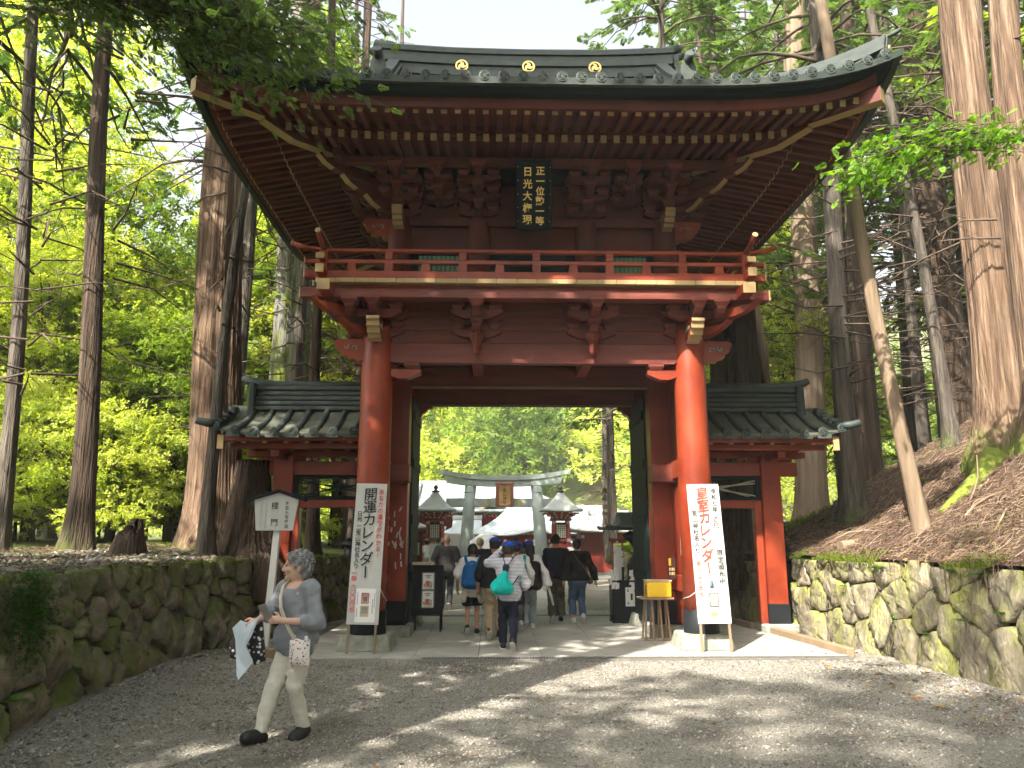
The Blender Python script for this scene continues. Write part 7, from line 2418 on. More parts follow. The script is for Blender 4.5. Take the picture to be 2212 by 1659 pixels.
F = [[0, 1 + k, 1 + (k + 1) % n] for k in range(n)] + [[1 + k, 1 + n + k, 1 + n + (k + 1) % n, 1 + (k + 1) % n] for k in range(n)]
mb.add(V, F); cn = mb.build('canopy', C_WHITE, pa, rot=(rad(28), rad(-8), 0))
mb = MB(); mb.tube([(0, 0, .0), (0, -.05, .45)], .008, 6); mb.build('shaft', DKMETAL, pa)
far_person('woman in a white blouse walking towards the gate', 1.30, 26.0, 1.55, C_WHITE, C_BLACK, HAIRB, face=(0, -1), sleeve=.8)
far_person('person in white with a shaved head far along the path', -.15, 30.0, 1.64, C_WHITE, C_BEIGE, None)
J = far_person('person in a dark cap far along the path near the hall door', .35, 33.0, 1.70, C_DGREY, C_NAVY, HAIRB, face=(0, -1), wear=[('cap', C_BLACK)])
far_person('person in a teal shirt and light jeans by the left lantern', -3.1, 36.0, 1.68, C_TEAL, C_LJEAN, HAIRB, face=(1, .3))
far_person('person in pale clothes by the left lantern', -3.7, 36.5, 1.62, C_WHITE, C_BEIGE, HAIRB, face=(-1, .5))
far_person('person in a white hat between the right torii post and the lantern', 2.55, 31.0, 1.58, C_WHITE, C_LJEAN, HAIRB, face=(0, -1), wear=[('cap', C_WHITE)])

# ================================================================== BEYOND THE GATE: TORII, LANTERNS, HALLS
COPPER = mat('copper_torii_patina', [(.20, .25, .235), (.31, .36, .34), (.42, .46, .43)], scale=2.2, rough=.45, rough2=.65, bump=.15, bscale=8, stretch=(1, 1, .4), spec=.5)
ROOFC = mat('pale_copper_roof', [(.24, .28, .28), (.33, .37, .37), (.42, .45, .45)], scale=1.2, rough=.42, bump=.12, bscale=10, stretch=(1, .4, 1), spec=.6)
ROOFD = mat('grey_shingle_roof', [(.27, .29, .28), (.38, .40, .38), (.48, .49, .46)], scale=2.5, rough=.55, bump=.3, bscale=14)
REDH = mat('hall_red', [(.28, .040, .025), (.38, .060, .038)], scale=2, rough=.5)

T = thing('torii', 'large patinated copper torii with a framed name tablet before the halls', 'torii', (-.06, 40, 0))
TH = 4.95
for s_ in (-1, 1):
    mb = MB(); pts = [(s_ * 1.98, 0, 0), (s_ * 1.92, 0, 1.2), (s_ * 1.82, 0, 2.6), (s_ * 1.70, 0, 4.35)]; mb.tube(pts, [.36, .335, .31, .29], 20); mb.build('post', COPPER, T)
    mb = MB(); mb.lathe([(.48, 0), (.46, .30), (.38, .36)], 20, (s_ * 1.98, 0, 0)); mb.build('post_base', COPPER, T)
def curved_lintel(name, hx, z0, h_, th, rise, m, slant=.25):
    mb = MB(); V = []; N = 18
    for i in range(N + 1):
        t_ = -1 + 2 * i / N; x = t_ * hx; zc = z0 + rise * abs(t_) ** 2.4
        for (a, b) in ((-th, 0), (th, 0), (th, h_), (-th, h_)): V.append((x + (slant * b / h_ * t_ if True else 0), a, zc + b))
    F = [[i * 4 + j, i * 4 + 4 + j, i * 4 + 4 + (j + 1) % 4, i * 4 + (j + 1) % 4] for i in range(N) for j in range(4)] + [[0, 1, 2, 3], [N * 4 + 3, N * 4 + 2, N * 4 + 1, N * 4]]
    mb.add(V, F); return mb.build(name, m, T)
curved_lintel('lower_lintel', 2.95, 4.32, .30, .27, .20, COPPER, .10)
curved_lintel('top_lintel', 3.25, 4.63, .26, .33, .34, COPPER, .28)
mb = MB(); mb.box(-2.95, 2.95, -.17, .17, 3.28, 3.72, .02); tb = mb.build('tie_beam', COPPER, T)
for x in (-.75, .85):
    crest(None, .12, frame((x, -.175, 3.50), (1, 0, 0), (0, 0, 1)), tb)
for x in (-1.74, 1.74):
    mb = MB(); mb.lathe([(.30, 0), (.31, .03), (.30, .06)], 20, (x, 0, 4.0)); mb.build('post_ring', COPPER, T)
# framed tablet
M = frame((.05, -.40, 3.32), (1, 0, 0), (0, -.14, 1))
mb = MB(); mb.box(-.30, .30, .05, 1.10, -.03, .03, .01, 0, M); tbl = mb.build('tablet', mat('tablet_gold_wood', [(.34, .20, .07), (.55, .36, .14)], scale=5, stretch=(4, 1, .3)), T)
FRM = mat('tablet_frame', [(.20, .05, .03), (.30, .10, .06), (.14, .20, .17)], scale=6, rough=.6)
for (a, b, c, d) in ((-.46, -.29, -.03, 1.20), (.29, .46, -.03, 1.20), (-.29, .29, -.05, .08), (-.29, .29, 1.07, 1.22)):
    mb = MB(); mb.box(a, b, c, d, -.05, .07, .03, 0, M); mb.build('tablet_frame', FRM, tbl)
write_column('writing', '二荒山神社', .19, M @ Matrix.Translation((0, 1.05, .036)), INK, tbl, .19, .002, .01)


def lantern_tower(x, y, label, grill):
    t = thing('lantern_tower', label, 'lantern', (x, y, 0)); t.scale = (.82, .82, .84)
    mb = MB(); mb.box(-.75, .75, -.75, .75, 0, .50, .03); mb.build('stone_base', STONE, t)
    mb = MB(); mb.box(-.62, .62, -.62, .62, .5, .66, .02); mb.build('sill', REDH, t)
    for sx_ in (-1, 1):
        for sy_ in (-1, 1):
            mb = MB(); mb.bar((sx_ * .46, sy_ * .46, .66), (sx_ * .38, sy_ * .38, 3.0), .16, .16); mb.build('post', REDH, t)
            mb = MB(); mb.box(sx_ * .42 - .09, sx_ * .42 + .09, sy_ * .42 - .1, sy_ * .42 + .1, 1.84, 2.0, .01); mb.build('white_cap', WHITEPAINT, t)
            mb = MB(); mb.box(sx_ * .385 - .085, sx_ * .385 + .085, sy_ * .39 - .1, sy_ * .39 + .1, 2.82, 2.97, .01); mb.build('white_cap', WHITEPAINT, t)
    mb = MB(); mb.box(-.36, .36, -.36, .36, .66, 1.75, .02); mb.build('lower_panel', WHITEPAINT if grill else REDH, t)
    mb = MB(); mb.box(-.66, .66, -.50, .50, 1.85, 1.98, .015); mb.build('mid_rail', REDH, t)
    mb = MB(); mb.box(-.34, .34, -.34, .34, 2.0, 2.9, .02); hs_ = mb.build('light_box', DKMETAL, t)
    for i in range(5):
        for j in range(7):
            mb = MB(); a = -.22 + .11 * i; b = 2.10 + .105 * j; mb.box(a - .042, a + .042, -.352, -.342, b - .04, b + .04, .004); mb.build('pane', WHITEPAINT, hs_)
    mb = MB(); mb.box(-.6, .6, -.6, .6, 3.0, 3.1, .02); mb.build('head_beam', REDH, t)
    for k, (w_, z) in enumerate(((.58, 3.12), (.78, 3.24), (1.0, 3.36))):
        mb = MB(); mb.box(-w_, w_, -w_, w_, z, z + .09, .02); b_ = mb.build('bracket_tier', REDH, t)
        for i in range(-2, 3):
            mb = MB(); xx = i * w_ / 2.3; mb.box(xx - .045, xx + .045, -w_ - .012, -w_ + .002, z + .01, z + .08, .004); mb.build('beam_end', WHITEPAINT, b_)
    prof = [(1.62, 3.50), (1.60, 3.58), (1.25, 3.72), (.85, 3.98), (.45, 4.32), (.22, 4.55), (.20, 4.62)]
    n = 28; V = []
    for r, z in prof:
        for k in range(n):
            a = 2 * math.pi * k / n; q = 1 / max(abs(math.cos(a)), abs(math.sin(a))); q = 1 + (q - 1) * .85
            V.append((r * .78 * q * math.cos(a), r * .78 * q * math.sin(a), z + (.10 if r > 1.4 else .03) * (q - 1) * 2))
    F = [[i * n + k, i * n + (k + 1) % n, (i + 1) * n + (k + 1) % n, (i + 1) * n + k] for i in range(len(prof) - 1) for k in range(n)] + [list(range(n))[::-1], [(len(prof) - 1) * n + k for k in range(n)]]
    mb = MB(); mb.add(V, F, 0, False); mb.build('roof', ROOFD, t)
    mb = MB(); mb.lathe([(.22, 4.6), (.24, 4.66), (.12, 4.70), (.08, 4.76), (.14, 4.84), (.12, 4.92), (.03, 5.0)], 14); mb.build('finial', DKMETAL, t)
LSC = .80
lantern_tower(-3.35, 37.2, 'red and white lantern tower left of the torii', True)
lantern_tower(2.62, 37.2, 'red lantern tower with a pale lattice window right of the torii', False)


# ---- halls
def hip_gable_roof(hx, hy, z0, z1, gx, m, name, parent, lift_=.5, curve=.5, th=.25, yc=0.0):
    mb = MB(); nx, ny = 40, 24
    xs = np.concatenate([np.linspace(-hx, -gx - .02, 12), np.linspace(-gx, gx, 18), np.linspace(gx + .02, hx, 12)]); ys = np.linspace(-hy, hy, ny + 1)
    def z(x, y):
        dx, dy = hx - abs(x), hy - abs(y); d = dy if abs(x) <= gx else min(dx, dy); q = d / hy
        cr = max(0, 1 - q * 3) * lift_ * (max(abs(x) / hx, 0) ** 4 * .5 + (abs(y) / hy) ** 4 * .5 if min(dx, dy) < .3 * hy else 0)
        return z0 + (z1 - z0) * ((1 - curve) * q + curve * q * q) + cr
    V = [(x, y + yc, z(x, y)) for x in xs for y in ys]; N = len(V); k = ny + 1
    V += [(x, y + yc, z(x, y) - th) for x in xs for y in ys]
    F = []
    for i in range(len(xs) - 1):
        for j in range(ny):
            a = i * k + j; F.append([a, a + k, a + k + 1, a + 1]); F.append([N + a, N + a + 1, N + a + k + 1, N + a + k])
        for j in (0, ny): a = i * k + j; F.append([a, N + a, N + a + k, a + k])
    for j in range(ny):
        for i in (0, len(xs) - 1): a = i * k + j; F.append([a, a + 1, N + a + 1, N + a])
    mb.add(V, F, 0, True); r = mb.build(name, m, parent)
    return r, z


H1 = thing('main_hall', 'broad red shrine hall with a large pale copper roof behind the torii', 'hall', (-1.6, 54, 0))
H1.scale = (.60, .8, .74)
mb = MB(); mb.box(-9, 9, -4, 4, 0, 4.4, .03); hw = mb.build('wall', REDH, H1)
r, rz_ = hip_gable_roof(11.2, 6.6, 4.35, 7.35, 6.6, ROOFC, 'roof', H1, .8, .4)
mb = MB(); mb.box(-6.8, 6.8, -.25, .25, 7.2, 7.65, .05); mb.build('ridge', ROOFC, r)
for i in range(60):
    x = -10.8 + 21.6 * i / 59; mb = MB(); mb.bar((x, -6.55, 4.12), (x, -3.9, 4.6), .12, .14); mb.build('rafter', REDH, H1)
for i in range(9):
    x = -8.6 + 17.2 * i / 8; mb = MB(); mb.box(x - .17, x + .17, -4.2, -4.0, 0, 4.2, .02); mb.build('pillar', REDH, hw)
for i in range(8):
    x = -7.5 + 17.2 * i / 8; mb = MB(); mb.box(x - .75, x + .75, -4.06, -4.01, 1.1, 3.2, .01); mb.build('shutter', BLACK if i % 3 else WHITEPAINT, hw)
for s_ in (-1, 1):
    for i in range(12):
        y = -6.3 + 4.6 * i / 11; 
    mb = MB(); mb.tube([(s_ * 6.7, -.2, 7.45), (s_ * 6.75, -2.2, 6.35), (s_ * 6.75, -3.4, 5.75)], .22, 8); mb.build('gable_ridge', ROOFC, r)
    mb = MB(); mb.tube([(s_ * 6.75, -2.4, 6.2), (s_ * 9.0, -4.5, 5.15), (s_ * 11.1, -6.5, 4.75)], .18, 8); mb.build('hip_ridge', ROOFC, r)
# front gable (dormer) with green pediment
mb = MB(); M = frame((2.6, -5.4, 4.75), (1, 0, 0), (0, 0, 1))
mb.prism([(-2.2, 0), (2.2, 0), (0, 1.2)], .2, M); mb.build('pediment', mat('green_pediment', [(.06, .12, .10), (.10, .17, .14)], scale=6), H1)
for s_ in (-1, 1):
    pts = [(2.6, -5.65, 6.15), (2.6 + s_ * 1.0, -5.65, 5.55), (2.6 + s_ * 2.1, -5.65, 5.05), (2.6 + s_ * 3.3, -5.65, 4.75)]
    mb = MB(); ribbon(mb, pts, .34, .5, (0, 1, 0)); mb.build('gable_board', GOLD if False else ROOFC, H1)
    mb = MB(); ribbon(mb, [(p[0], p[1] - .52, p[2] - .25) for p in pts], .16, .04, (0, 1, 0)); mb.build('gold_trim', OCHRE, H1)
    mb = MB(); mb.lathe([(.28, -.03), (.28, .03)], 12, (2.6 + s_ * 1.15, -5.95, 5.1)); mb.build('red_boss', REDH, H1)

H2 = thing('front_hall', 'low red worship hall with a sweeping pale curved roof and white paper streamers', 'hall', (1.6, 46.5, 0))
H2.scale = (.74, .74, .70)
mb = MB(); mb.box(-4.6, 5.4, -1.6, 2, 0, 2.75, .03); hw = mb.build('wall', REDH, H2)
mb = MB(); nx = 34; V = []; th = .16
def r2(x, v):
    y = -3.4 + 3.4 * v; base = 2.75 + .20 * (abs(x - .4) / 5.8) ** 3 + .38 * math.exp(-((x - .4) / 1.25) ** 2) * (1 - v) ** 2
    z = base + 2.15 * (.55 * v + .45 * v * v)
    e_ = x + 5.4
    if e_ < 4: z = min(z, base + .02 + .12 * e_ + .55 * e_ * e_ / 4)
    return (x, y, z)
for i in range(nx + 1):
    x = -5.4 + 11.6 * i / nx
    for j in range(9): V.append(r2(x, j / 8))
N = len(V); V += [(a, b, c - th) for a, b, c in V]
F = []
for i in range(nx):
    for j in range(8):
        a = i * 9 + j; F.append([a, a + 9, a + 10, a + 1]); F.append([N + a, N + a + 1, N + a + 10, N + a + 9])
    a = i * 9; F.append([a, N + a, N + a + 9, a + 9])
for j in range(8):
    for i in (0, nx): a = i * 9 + j; F.append([a, a + 1, N + a + 1, N + a])
mb.add(V, F, 0, True); r = mb.build('roof', ROOFC, H2)
mb = MB(); mb.box(-1.9, 6.2, -.2, .3, 4.75, 5.2, .05); mb.build('ridge', ROOFC, r)
for i in range(34):
    x = -5.2 + 11.2 * i / 33; p = r2(x, .02); q = r2(x, .5); mb = MB(); mb.bar((x, p[1], p[2] - .26), (x, q[1], q[2] - .30), .10, .11); mb.build('rafter', REDH, H2)
for x in (-4.4, -2.6, -.9, 1.7, 3.4, 5.2):
    mb = MB(); mb.box(x - .13, x + .13, -1.85, -1.6, 0, 2.6, .02); mb.build('pillar', REDH, hw)
    mb = MB(); mb.box(x - .12, x + .12, -3.0, -2.76, 0, 2.6, .02); mb.build('porch_post', REDH, H2)
mb = MB(); mb.box(-5, 5.8, -3.0, -2.8, 2.25, 2.5, .02); mb.build('porch_beam', REDH, H2)
mb = MB(); mb.box(-.7, 1.5, -1.66, -1.6, .2, 2.1, .02); mb.build('doorway', BLACK, hw)
for x in (-3.5, -1.75, 2.55, 4.3):
    sh = MB(); sh.box(x - .62, x + .62, -1.66, -1.6, .7, 2.2, .02); w_ = sh.build('window', DKMETAL, hw)
    for k in range(5):
        mb = MB(); xx = x - .5 + .25 * k; mb.box(xx - .03, xx + .03, -1.70, -1.66, .74, 2.16, .005); mb.build('window_bar', ROOFD, w_)
for x in (-1.5, 2.3):
    mb = MB(); mb.box(x - .22, x + .22, -2.70, -2.64, .5, 2.2, .01); mb.build('grey_panel', ROOFD, H2)
for k in range(4): 
    sh0 = MB(); x = -.5 + .6 * k
    for j in range(3): sh0.add([(x + .05 * (j % 2), -3.05, 2.35 - .16 * j), (x + .16 + .05 * (j % 2), -3.05, 2.37 - .16 * j), (x + .16 + .05 * (j % 2), -3.06, 2.2 - .16 * j), (x + .05 * (j % 2), -3.06, 2.18 - .16 * j)], [[0, 3, 2, 1]])
    sh0.build('paper_streamer', PR_WHITE, H2, kind='stuff')
mb = MB(); mb.box(.2, .7, -3.04, -3.0, 1.9, 2.15, .01); mb.build('gold_plate', OCHRE, H2)


def low_building(x0, x1, y0, y1, zw, zr_, label, ends=True, m=ROOFD, name='side_building'):
    t = thing(name, label, 'building', ((x0 + x1) / 2, (y0 + y1) / 2, 0))
    hx, hy = (x1 - x0) / 2, (y1 - y0) / 2
    mb = MB(); mb.box(-hx, hx, -hy, hy, 0, zw, .02); w_ = mb.build('wall', REDH, t)
    r_, z_ = hip_gable_roof(hx + .8, hy + 1.0, zw - .05, zr_, hx * .7, m, 'roof', t, .35, .35, .12)
    mb = MB(); mb.box(-hx * .72, hx * .72, -.14, .14, zr_ - .08, zr_ + .18, .03); mb.build('ridge', m, r_)
    n = max(3, int(hx * 2 / 1.1))
    for i in range(n + 1):
        x = -hx + 2 * hx * i / n; mb = MB(); mb.box(x - .08, x + .08, -hy - .05, -hy + .03, 0, zw, .01); mb.build('pillar', REDH, w_)
        mb = MB(); mb.box(x - .07, x + .07, -hy - .5, -hy - .02, zw - .28, zw - .14, .01); b_ = mb.build('beam_arm', REDH, w_)
        mb = MB(); mb.box(x - .075, x + .075, -hy - .52, -hy - .498, zw - .285, zw - .135, .004); mb.build('white_cap', WHITEPAINT, b_)
    return t, w_, hx, hy
low_building(4.0, 7.6, 40.5, 43, 2.0, 3.0, 'low red side building with a grey roof right of the right lantern')
t, w_, hx, hy = low_building(-8.2, -3.9, 38.6, 41, 2.05, 3.0, 'low red side building with a grey roof left of the left lantern')
for i in range(16):                                    # rows of coloured charms on a rack
    mb = MB(); x = -1.6 + 3.4 * i / 15; mb.box(x - .05, x + .05, -hy - .10, -hy - .06, .9, 1.5, .01); mb.build('charm', [PR_WHITE, PR_ORANGE, PR_RED, PR_TAN, PR_BLUE][i % 5], w_)
low_building(-3.4, -.9, 46.6, 48.6, 1.9, 2.9, 'small red booth between the left torii post and the worship hall', m=ROOFC)
low_building(8.6, 14, 47, 51, 3.0, 5.4, 'grey tiled building half hidden by trees at the right', m=ROOFD)
# vermilion fence panels in front of the hall
for k, (x0, x1, y) in enumerate(((-3.3, -1.6, 44.6), (1.9, 4.6, 43.8))):
    t = thing('vermilion_fence', ('low bright red fence between the left torii post and the path', 'low bright red fence behind the right torii post')[k], 'fence', (x0, y, 0))
    for z in (.25, .75, 1.2):
        mb = MB(); mb.box(0, x1 - x0, -.04, .04, z, z + .09, .006); mb.build('rail', RED2, t) if False else mb.build('rail', REDH, t)
    n = int((x1 - x0) / .33)
    for i in range(n + 1):
        mb = MB(); x = (x1 - x0) * i / n; mb.box(x - .045, x + .045, -.06, .06, 0, 1.35, .006); mb.build('post', REDH, t)
# white marquee panel behind the left lantern
mb = MB(); mb.box(-1.2, 1.2, -.02, .02, .2, 1.9, .01); mb.build('white_screen', WHITEPAINT, None, loc=(-2.75, 41.5, 0), label='plain white screen standing behind the left lantern tower', cat='screen')
# dark carved water basin roof at the right behind the door
t = thing('roofed_fountain', 'dark carved dragon fountain under a small tiled roof right behind the gate', 'fountain', (2.75, 18.2, 0))
mb = MB()
pts = [(0, 0, .3), (.12, -.05, .7), (-.08, -.02, 1.05), (.1, .02, 1.35), (-.05, -.05, 1.6), (-.22, -.08, 1.72), (-.36, -.08, 1.66)]
mb.tube(pts, [.26, .24, .20, .18, .16, .12, .07], 12, fn=lambda i, k, a: 1 + .22 * math.sin(k * 3 + i * 2.1)); mb.build('dragon', DKMETAL, t)
mb = MB(); mb.box(-.34, .5, -.4, .4, 0, .42, .04); mb.build('basin', STONE, t)
for yy in (-.45, .45):
    mb = MB(); mb.box(.40, .52, yy - .06, yy + .06, .3, 1.9, .01); mb.build('post', GREYWOOD, t)
r_, z_ = hip_gable_roof(.85, .8, 1.85, 2.25, .5, TILE, 'roof', t, .1, .3, .06)

# ================================================================== SMALL GROWTH AND LITTER
def fern_mesh(seed, n=7, L=.22):
    rs = np.random.RandomState(seed); P, D, S = [], [], []
    V, F, T, c = [], [], [], 0
    for k in range(n):
        a = rs.uniform(0, 6.28); up = rs.uniform(.3, .9); l = L * rs.uniform(.6, 1.2)
        d = np.array([math.cos(a), math.sin(a), up]); d /= np.linalg.norm(d)
        side = np.cross(d, [0, 0, 1]); side /= np.linalg.norm(side)
        tt = rs.uniform(.2, .9)
        for i in range(9):
            s = (i + 1) / 9; p = d * l * s - np.array([0, 0, l * .55 * s * s])
            w = l * .30 * (1 - s * .8)
            for sg in (-1, 1):
                q = p + side * sg * w + d * l * .05
                e = d * l * .045
                V += [p, (p + q) / 2 + e, q, (p + q) / 2 - e]; F.append([c, c + 1, c + 2, c + 3]); c += 4; T += [tt] * 4
    return np_mesh('fronds', np.array(V), np.array(F), FERN, False, tint=T)


def leafy_mesh(seed, n=14, L=.07, H=.16):
    rs = np.random.RandomState(seed); V, F, T = [], [], []; c = 0
    for k in range(n):
        a = rs.uniform(0, 6.28); r = rs.uniform(.02, .10); z = rs.uniform(.02, H)
        p = np.array([r * math.cos(a), r * math.sin(a), z]); d = np.array([math.cos(a), math.sin(a), rs.uniform(-.5, .3)]); d /= np.linalg.norm(d); s = np.cross(d, [0, 0, 1]); s /= np.linalg.norm(s); l = L * rs.uniform(.7, 1.3)
        V += [p, p + d * l * .4 + s * l * .3, p + d * l, p + d * l * .4 - s * l * .3]; F.append([c, c + 1, c + 2, c + 3]); c += 4; T += [rs.uniform(.3, 1)] * 4
    return np_mesh('leaves', np.array(V), np.array(F), FERN, False, tint=T)


FM = [fern_mesh(s) for s in (1, 2, 3)]; LM = [leafy_mesh(s) for s in (4, 5)]
def wall_plant(side, y, h, me, sc, name, label, group):
    x = (wall_l(y) + .09 - .12 * h) if side < 0 else (wall_r(y) - .09 + .12 * h)
    t = thing(name, label, 'plant', (x, y, h), random.uniform(0, 6.28), group); t.scale = (sc, sc, sc)
    link('fronds', me, t, kind='stuff')
for (y, h, sc) in ((7.2, .95, 1.3), (7.5, .75, 1.2), (8.3, .30, 1.0), (9.2, .62, .8), (6.9, .28, 1.2), (10.2, .9, .7), (8.8, 1.05, .9)):
    wall_plant(-1, y, h, FM[int(y * 10) % 3], sc, 'fern', 'small dark fern growing from the left rubble wall', 'ferns of the left wall')
for (y, h, sc) in ((8.35, .72, 1.2), (7.75, 1.02, 1.3), (9.6, .40, .9), (8.0, .5, .8), (10.7, 1.1, .8), (11.4, 1.15, .8)):
    wall_plant(-1, y, h, LM[int(y * 10) % 2], sc, 'seedling', 'broad leaved seedling growing from the left rubble wall', 'seedlings of the left wall')
for (y, h, sc) in ((11.2, 1.22, 1.0), (11.35, 1.2, .9), (9.6, 1.22, 1.1), (9.9, .95, .8), (11.9, .62, .6), (10.8, .55, .7), (9.4, .66, .7), (10.1, .42, .7), (9.1, 1.2, .9), (8.7, .8, .7), (13.6, 1.26, .9), (13.9, 1.27, .8), (12.2, .9, .6)):
    wall_plant(1, y, h, FM[int(y * 10) % 3], sc, 'fern', 'small sunlit fern growing from the right rubble wall', 'ferns of the right wall')

# dead twigs and needles on the right slope
rs = np.random.RandomState(31)
def strands(name, n, x0, x1, y0, y1, zf, Lr, w, m, seed, curl=.4, lift_=.03):
    rs = np.random.RandomState(seed)
    x = rs.uniform(x0, x1, n); y = rs.uniform(y0, y1, n); a = rs.normal(.25, .75, n); L = rs.uniform(*Lr, n) * np.exp(rs.normal(0, .35, n)); b = rs.normal(0, curl, n)
    V = []; F = []; T = []
    for i in range(n):
        base = len(V); xx, yy, aa = x[i], y[i], a[i]; tt = rs.rand(); h0 = rs.uniform(0, lift_)
        for k in range(4):
            z = zf(xx, yy) + .02 + h0 + lift_ * .8 * math.sin(k * 1.05 + i)
            ww = w * (1 - .2 * k)
            ca, sa = math.cos(aa + 1.57) * ww, math.sin(aa + 1.57) * ww
            V += [(xx + ca, yy + sa, z), (xx - ca, yy - sa, z), (xx, yy, z + ww * 1.6)]; T += [tt] * 3
            xx += math.cos(aa) * L[i] / 3; yy += math.sin(aa) * L[i] / 3; aa += b[i]
        for k in range(3):
            for j in range(3):
                p = base + k * 3 + j; q = base + k * 3 + (j + 1) % 3; F.append([p, q, q + 3, p + 3])
    link(name, np_mesh(name, np.array(V), np.array(F), m, False, tint=T), kind='stuff')
LIT = tint_mat('dead_twig_litter', [(.035, .020, .013), (.09, .052, .034), (.17, .11, .074), (.27, .195, .14)])
inz = lambda x, y: zr(x, y) if x > wall_r(y) + .1 else -1
strands('twig_litter', 2600, 4.95, 11, 8.0, 17, inz, (.15, .45), .006, LIT, 1, .35, .05)
strands('needle_litter', 15000, 4.9, 9.5, 8.0, 16, inz, (.06, .16), .004, LIT, 2, .5, .03)
inzl = lambda x, y: zl(x, y) if x < wall_l(y) - .1 else -1
strands('bank_litter', 2500, -9, -5.0, 6.5, 15, inzl, (.06, .22), .005, LIT, 3, .5, .03)
# long dead branches lying on the slope
for i, (x, y, L, a) in enumerate(((6.1, 11.0, 1.5, .5), (6.6, 10.2, 1.3, .35), (7.0, 12.0, 1.6, .6), (5.6, 10.0, .9, .2), (6.4, 9.4, 1.4, .45), (5.9, 13.2, 1.1, 2.6), (7.3, 10.8, 1.2, .8))):
    pts = []; xx, yy, aa = x, y, a
    for k in range(6):
        pts.append((xx - x, yy - y, zr(xx, yy) - zr(x, y) + .04 + .05 * math.sin(k * 1.3 + i))); xx += math.cos(aa) * L / 5; yy += math.sin(aa) * L / 5; aa += random.uniform(-.3, .3)
    mb = MB(); mb.tube(pts, [.022, .021, .018, .015, .012, .006], 6)
    mb.build('fallen_branch', BARKP, None, loc=(x, y, zr(x, y)), label='pale dead branch lying on the needle covered slope', cat='branch', group='dead branches on the right slope')
# upright bent twig
mb = MB(); mb.tube([(0, 0, 0), (.10, 0, .18), (.20, 0, .42), (.22, 0, .75)], [.016, .014, .012, .006], 6); mb.build('fallen_branch', BARKP, None, loc=(6.55, 11.6, zr(6.55, 11.6) + .02), label='thin pale twig standing bent upright on the right slope', cat='branch')

# moss tufts along wall tops and grass on the bank beyond the gate
def tufts(name, pts, size, leaf, seed):
    rs = np.random.RandomState(seed); n = len(pts); V = []; 
    a = rs.uniform(0, 6.28, n); h_ = size * rs.uniform(.5, 1.4, n); w = size * .16
    d = np.stack([np.cos(a), np.sin(a), np.zeros(n)], 1); ln = rs.normal(0, .45, (n, 2))
    tip = pts + np.stack([ln[:, 0] * h_, ln[:, 1] * h_, h_], 1)
    V = np.stack([pts - d * w, pts + d * w, tip], 1).reshape(-1, 3); F = np.arange(n * 3).reshape(-1, 3)
    link(name, np_mesh(name, V, F, leaf, False, tint=np.repeat(rs.rand(n), 3)), kind='stuff')
GRASS = leaf_mat('grass_blade', (.08, .13, .016), (.24, .32, .04), .4); MOSSL = leaf_mat('moss_tuft', (.06, .09, .010), (.18, .22, .025), .3)
rs = np.random.RandomState(8)
y = rs.uniform(17, 36, 26000); x = np.array([wall_r(b) for b in y]) + .1 + 3.5 * rs.rand(26000) ** 1.5
tufts('bank_grass', np.array([(a, b, zr(a, b) - .02) for a, b in zip(x, y)]), .16, GRASS, 1)
y = rs.uniform(6, 14.2, 9000); x = np.array([wall_r(b) for b in y]) + .02 + .35 * rs.rand(9000) ** 2
keep = snoise(np.stack([x, y, y * 0], 1), 1.6, 2, 3) > .1
tufts('wall_top_moss', np.array([(a, b, zr(a, b) + .01) for a, b in zip(x[keep], y[keep])]), .045, MOSSL, 2)
y = rs.uniform(6, 22, 20000); x = np.array([wall_l(b) for b in y]) - .02 - 5.0 * rs.rand(20000) ** 1.6
keep = snoise(np.stack([x, y, y * 0], 1), 1.1, 2, 5) > .05
tufts('left_bank_moss', np.array([(a, b, zl(a, b) + .01) for a, b in zip(x[keep], y[keep])]), .05, MOSSL, 3)
# ivy patch on the left wall
n = 1300; y = rs.normal(7.15, .30, n); h_ = 1.0 + .22 * rs.normal(0, 1, n)
P = np.array([(wall_l(b) + .12 - .12 * c + rs.uniform(-.02, .03), b, min(c, 1.30 + .04 * rs.rand())) for b, c in zip(y, h_)]); D = rs.normal(0, 1, (n, 3)) + [1, 0, -.6]
V, F, t_ = sprays(P, D, np.full(n, .042), 'broad', rs, .6); lv = Leaves(); lv.add(V, F, t_ * .5)
t = thing('ivy', 'dark ivy patch on the near end of the left wall', 'plant', (0, 0, 0)); link('leaves', lv.mesh('leaves', FERN), t, kind='stuff')
# thin cable far left
mb = MB(); mb.tube([(0, 0, 0), (4, 0, -.08), (8, 0, 0)], .012, 5); mb.build('overhead_cable', DKMETAL, None, loc=(-16, 24, 3.55), label='thin pale cable strung through the left wood', cat='cable')

# fallen leaves on the gravel and the slope
def fallen(name, n, xs, ys, zf, m, seed, size=.035):
    rs = np.random.RandomState(seed); V = []; F = []; T = []; c = 0
    for k in range(n):
        x = rs.uniform(*xs); y = rs.uniform(*ys); z = zf(x, y)
        if z < -.5: continue
        a = rs.uniform(0, 6.28); l = size * rs.uniform(.6, 1.5); d = np.array([math.cos(a), math.sin(a), rs.uniform(-.2, .3)]); s = np.array([-math.sin(a), math.cos(a), rs.uniform(-.3, .3)]); p = np.array([x, y, z + .02])
        V += [p - d * l, p + s * l * .5 + [0, 0, .008], p + d * l, p - s * l * .5]; F.append([c, c + 1, c + 2, c + 3]); c += 4; T += [rs.rand()] * 4
    link(name, np_mesh(name, np.array(V), np.array(F), m, False, tint=T), kind='stuff')
DEADL = tint_mat('fallen_leaf', [(.10, .045, .02), (.24, .11, .04), (.33, .20, .08), (.20, .22, .06)])
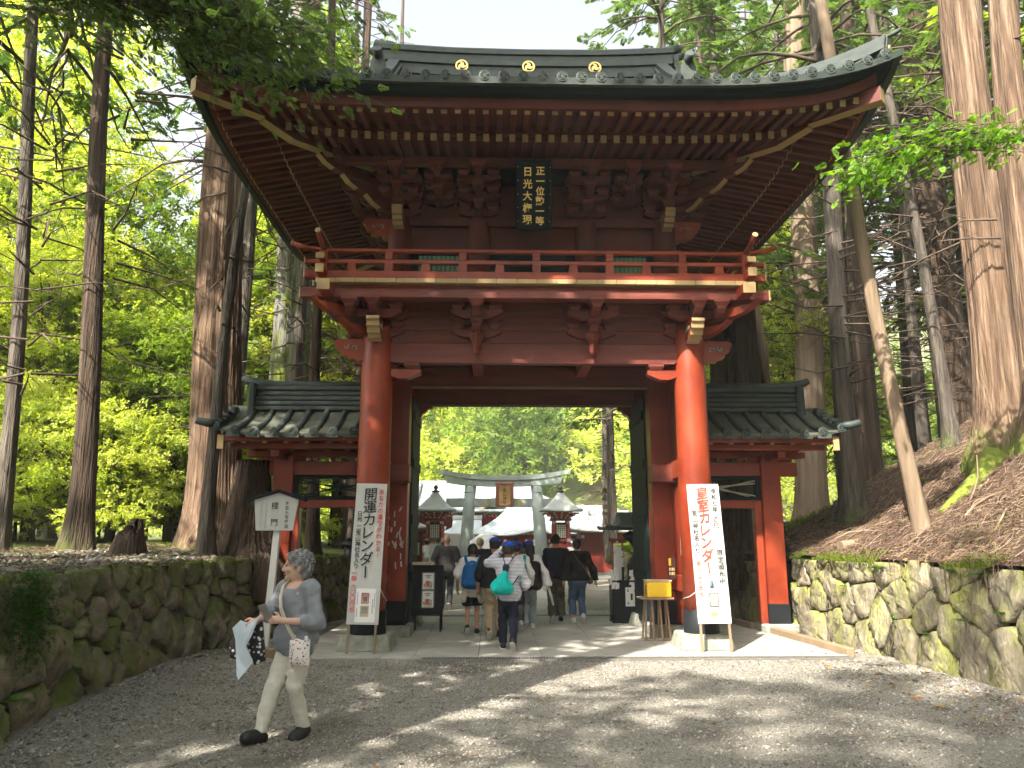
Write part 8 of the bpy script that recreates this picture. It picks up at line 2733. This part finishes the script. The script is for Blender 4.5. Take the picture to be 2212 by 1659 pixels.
fallen('fallen_leaves', 260, (-4.6, 4.7), (4.5, 11.1), lambda x, y: 0 if wall_l(y) + .15 < x < wall_r(y) - .15 else -1, DEADL, 1, .022)
fallen('wall_foot_leaves', 320, (3.6, 4.85), (6.5, 13.8), lambda x, y: 0 if x < wall_r(y) - .1 else -1, DEADL, 2, .03)
fallen('slope_leaves', 900, (4.9, 10), (8, 17), inz, DEADL, 3, .035)
# ferns and seedlings on the slope
for i, (x, y, sc) in enumerate(((6.0, 12.6, 1.0), (7.4, 14.2, 1.3), (6.9, 13.1, .8), (8.8, 13.9, 1.2), (5.6, 13.6, .9), (7.8, 15.6, 1.4), (6.1, 10.4, .7), (9.4, 15.2, 1.4), (5.4, 11.9, .7), (6.7, 15.9, 1.3))):
    t = thing('fern', 'green fern growing among the needles of the right slope', 'plant', (x, y, zr(x, y) + .02), i * 1.1, 'ferns of the right slope'); t.scale = (sc, sc, sc); link('fronds', FM[i % 3], t, kind='stuff')
# moss cushions on the slope
n = 16000; rs = np.random.RandomState(44); x = rs.uniform(5.0, 12, n); y = rs.uniform(9, 20, n)
keep = (snoise(np.stack([x, y, x * 0], 1), .9, 2, 7) > .25) & np.array([a > wall_r(b) + .15 for a, b in zip(x, y)])
tufts('slope_moss', np.array([(a, b, zr(a, b) + .01) for a, b in zip(x[keep], y[keep])]), .05, MOSSL, 4)

# ================================================================== LIGHT FOREST HAZE
hz = MB(); hz.add([(x, y, z) for x in (-210, 210) for y in (-60, 210) for z in (-1.0, 66)], [[0, 1, 3, 2], [4, 6, 7, 5], [0, 4, 5, 1], [2, 3, 7, 6], [0, 2, 6, 4], [1, 5, 7, 3]])
hm = bpy.data.materials.new('haze_air'); hm.use_nodes = True
hm.node_tree.nodes.clear()
ho = hm.node_tree.nodes.new('ShaderNodeOutputMaterial'); hv = hm.node_tree.nodes.new('ShaderNodeVolumePrincipled')
hv.inputs['Color'].default_value = (.93, .95, .97, 1); hv.inputs['Density'].default_value = .0009; hv.inputs['Anisotropy'].default_value = .0
hm.node_tree.links.new(hv.outputs[0], ho.inputs['Volume'])
hz.build('haze', hm, kind='stuff')
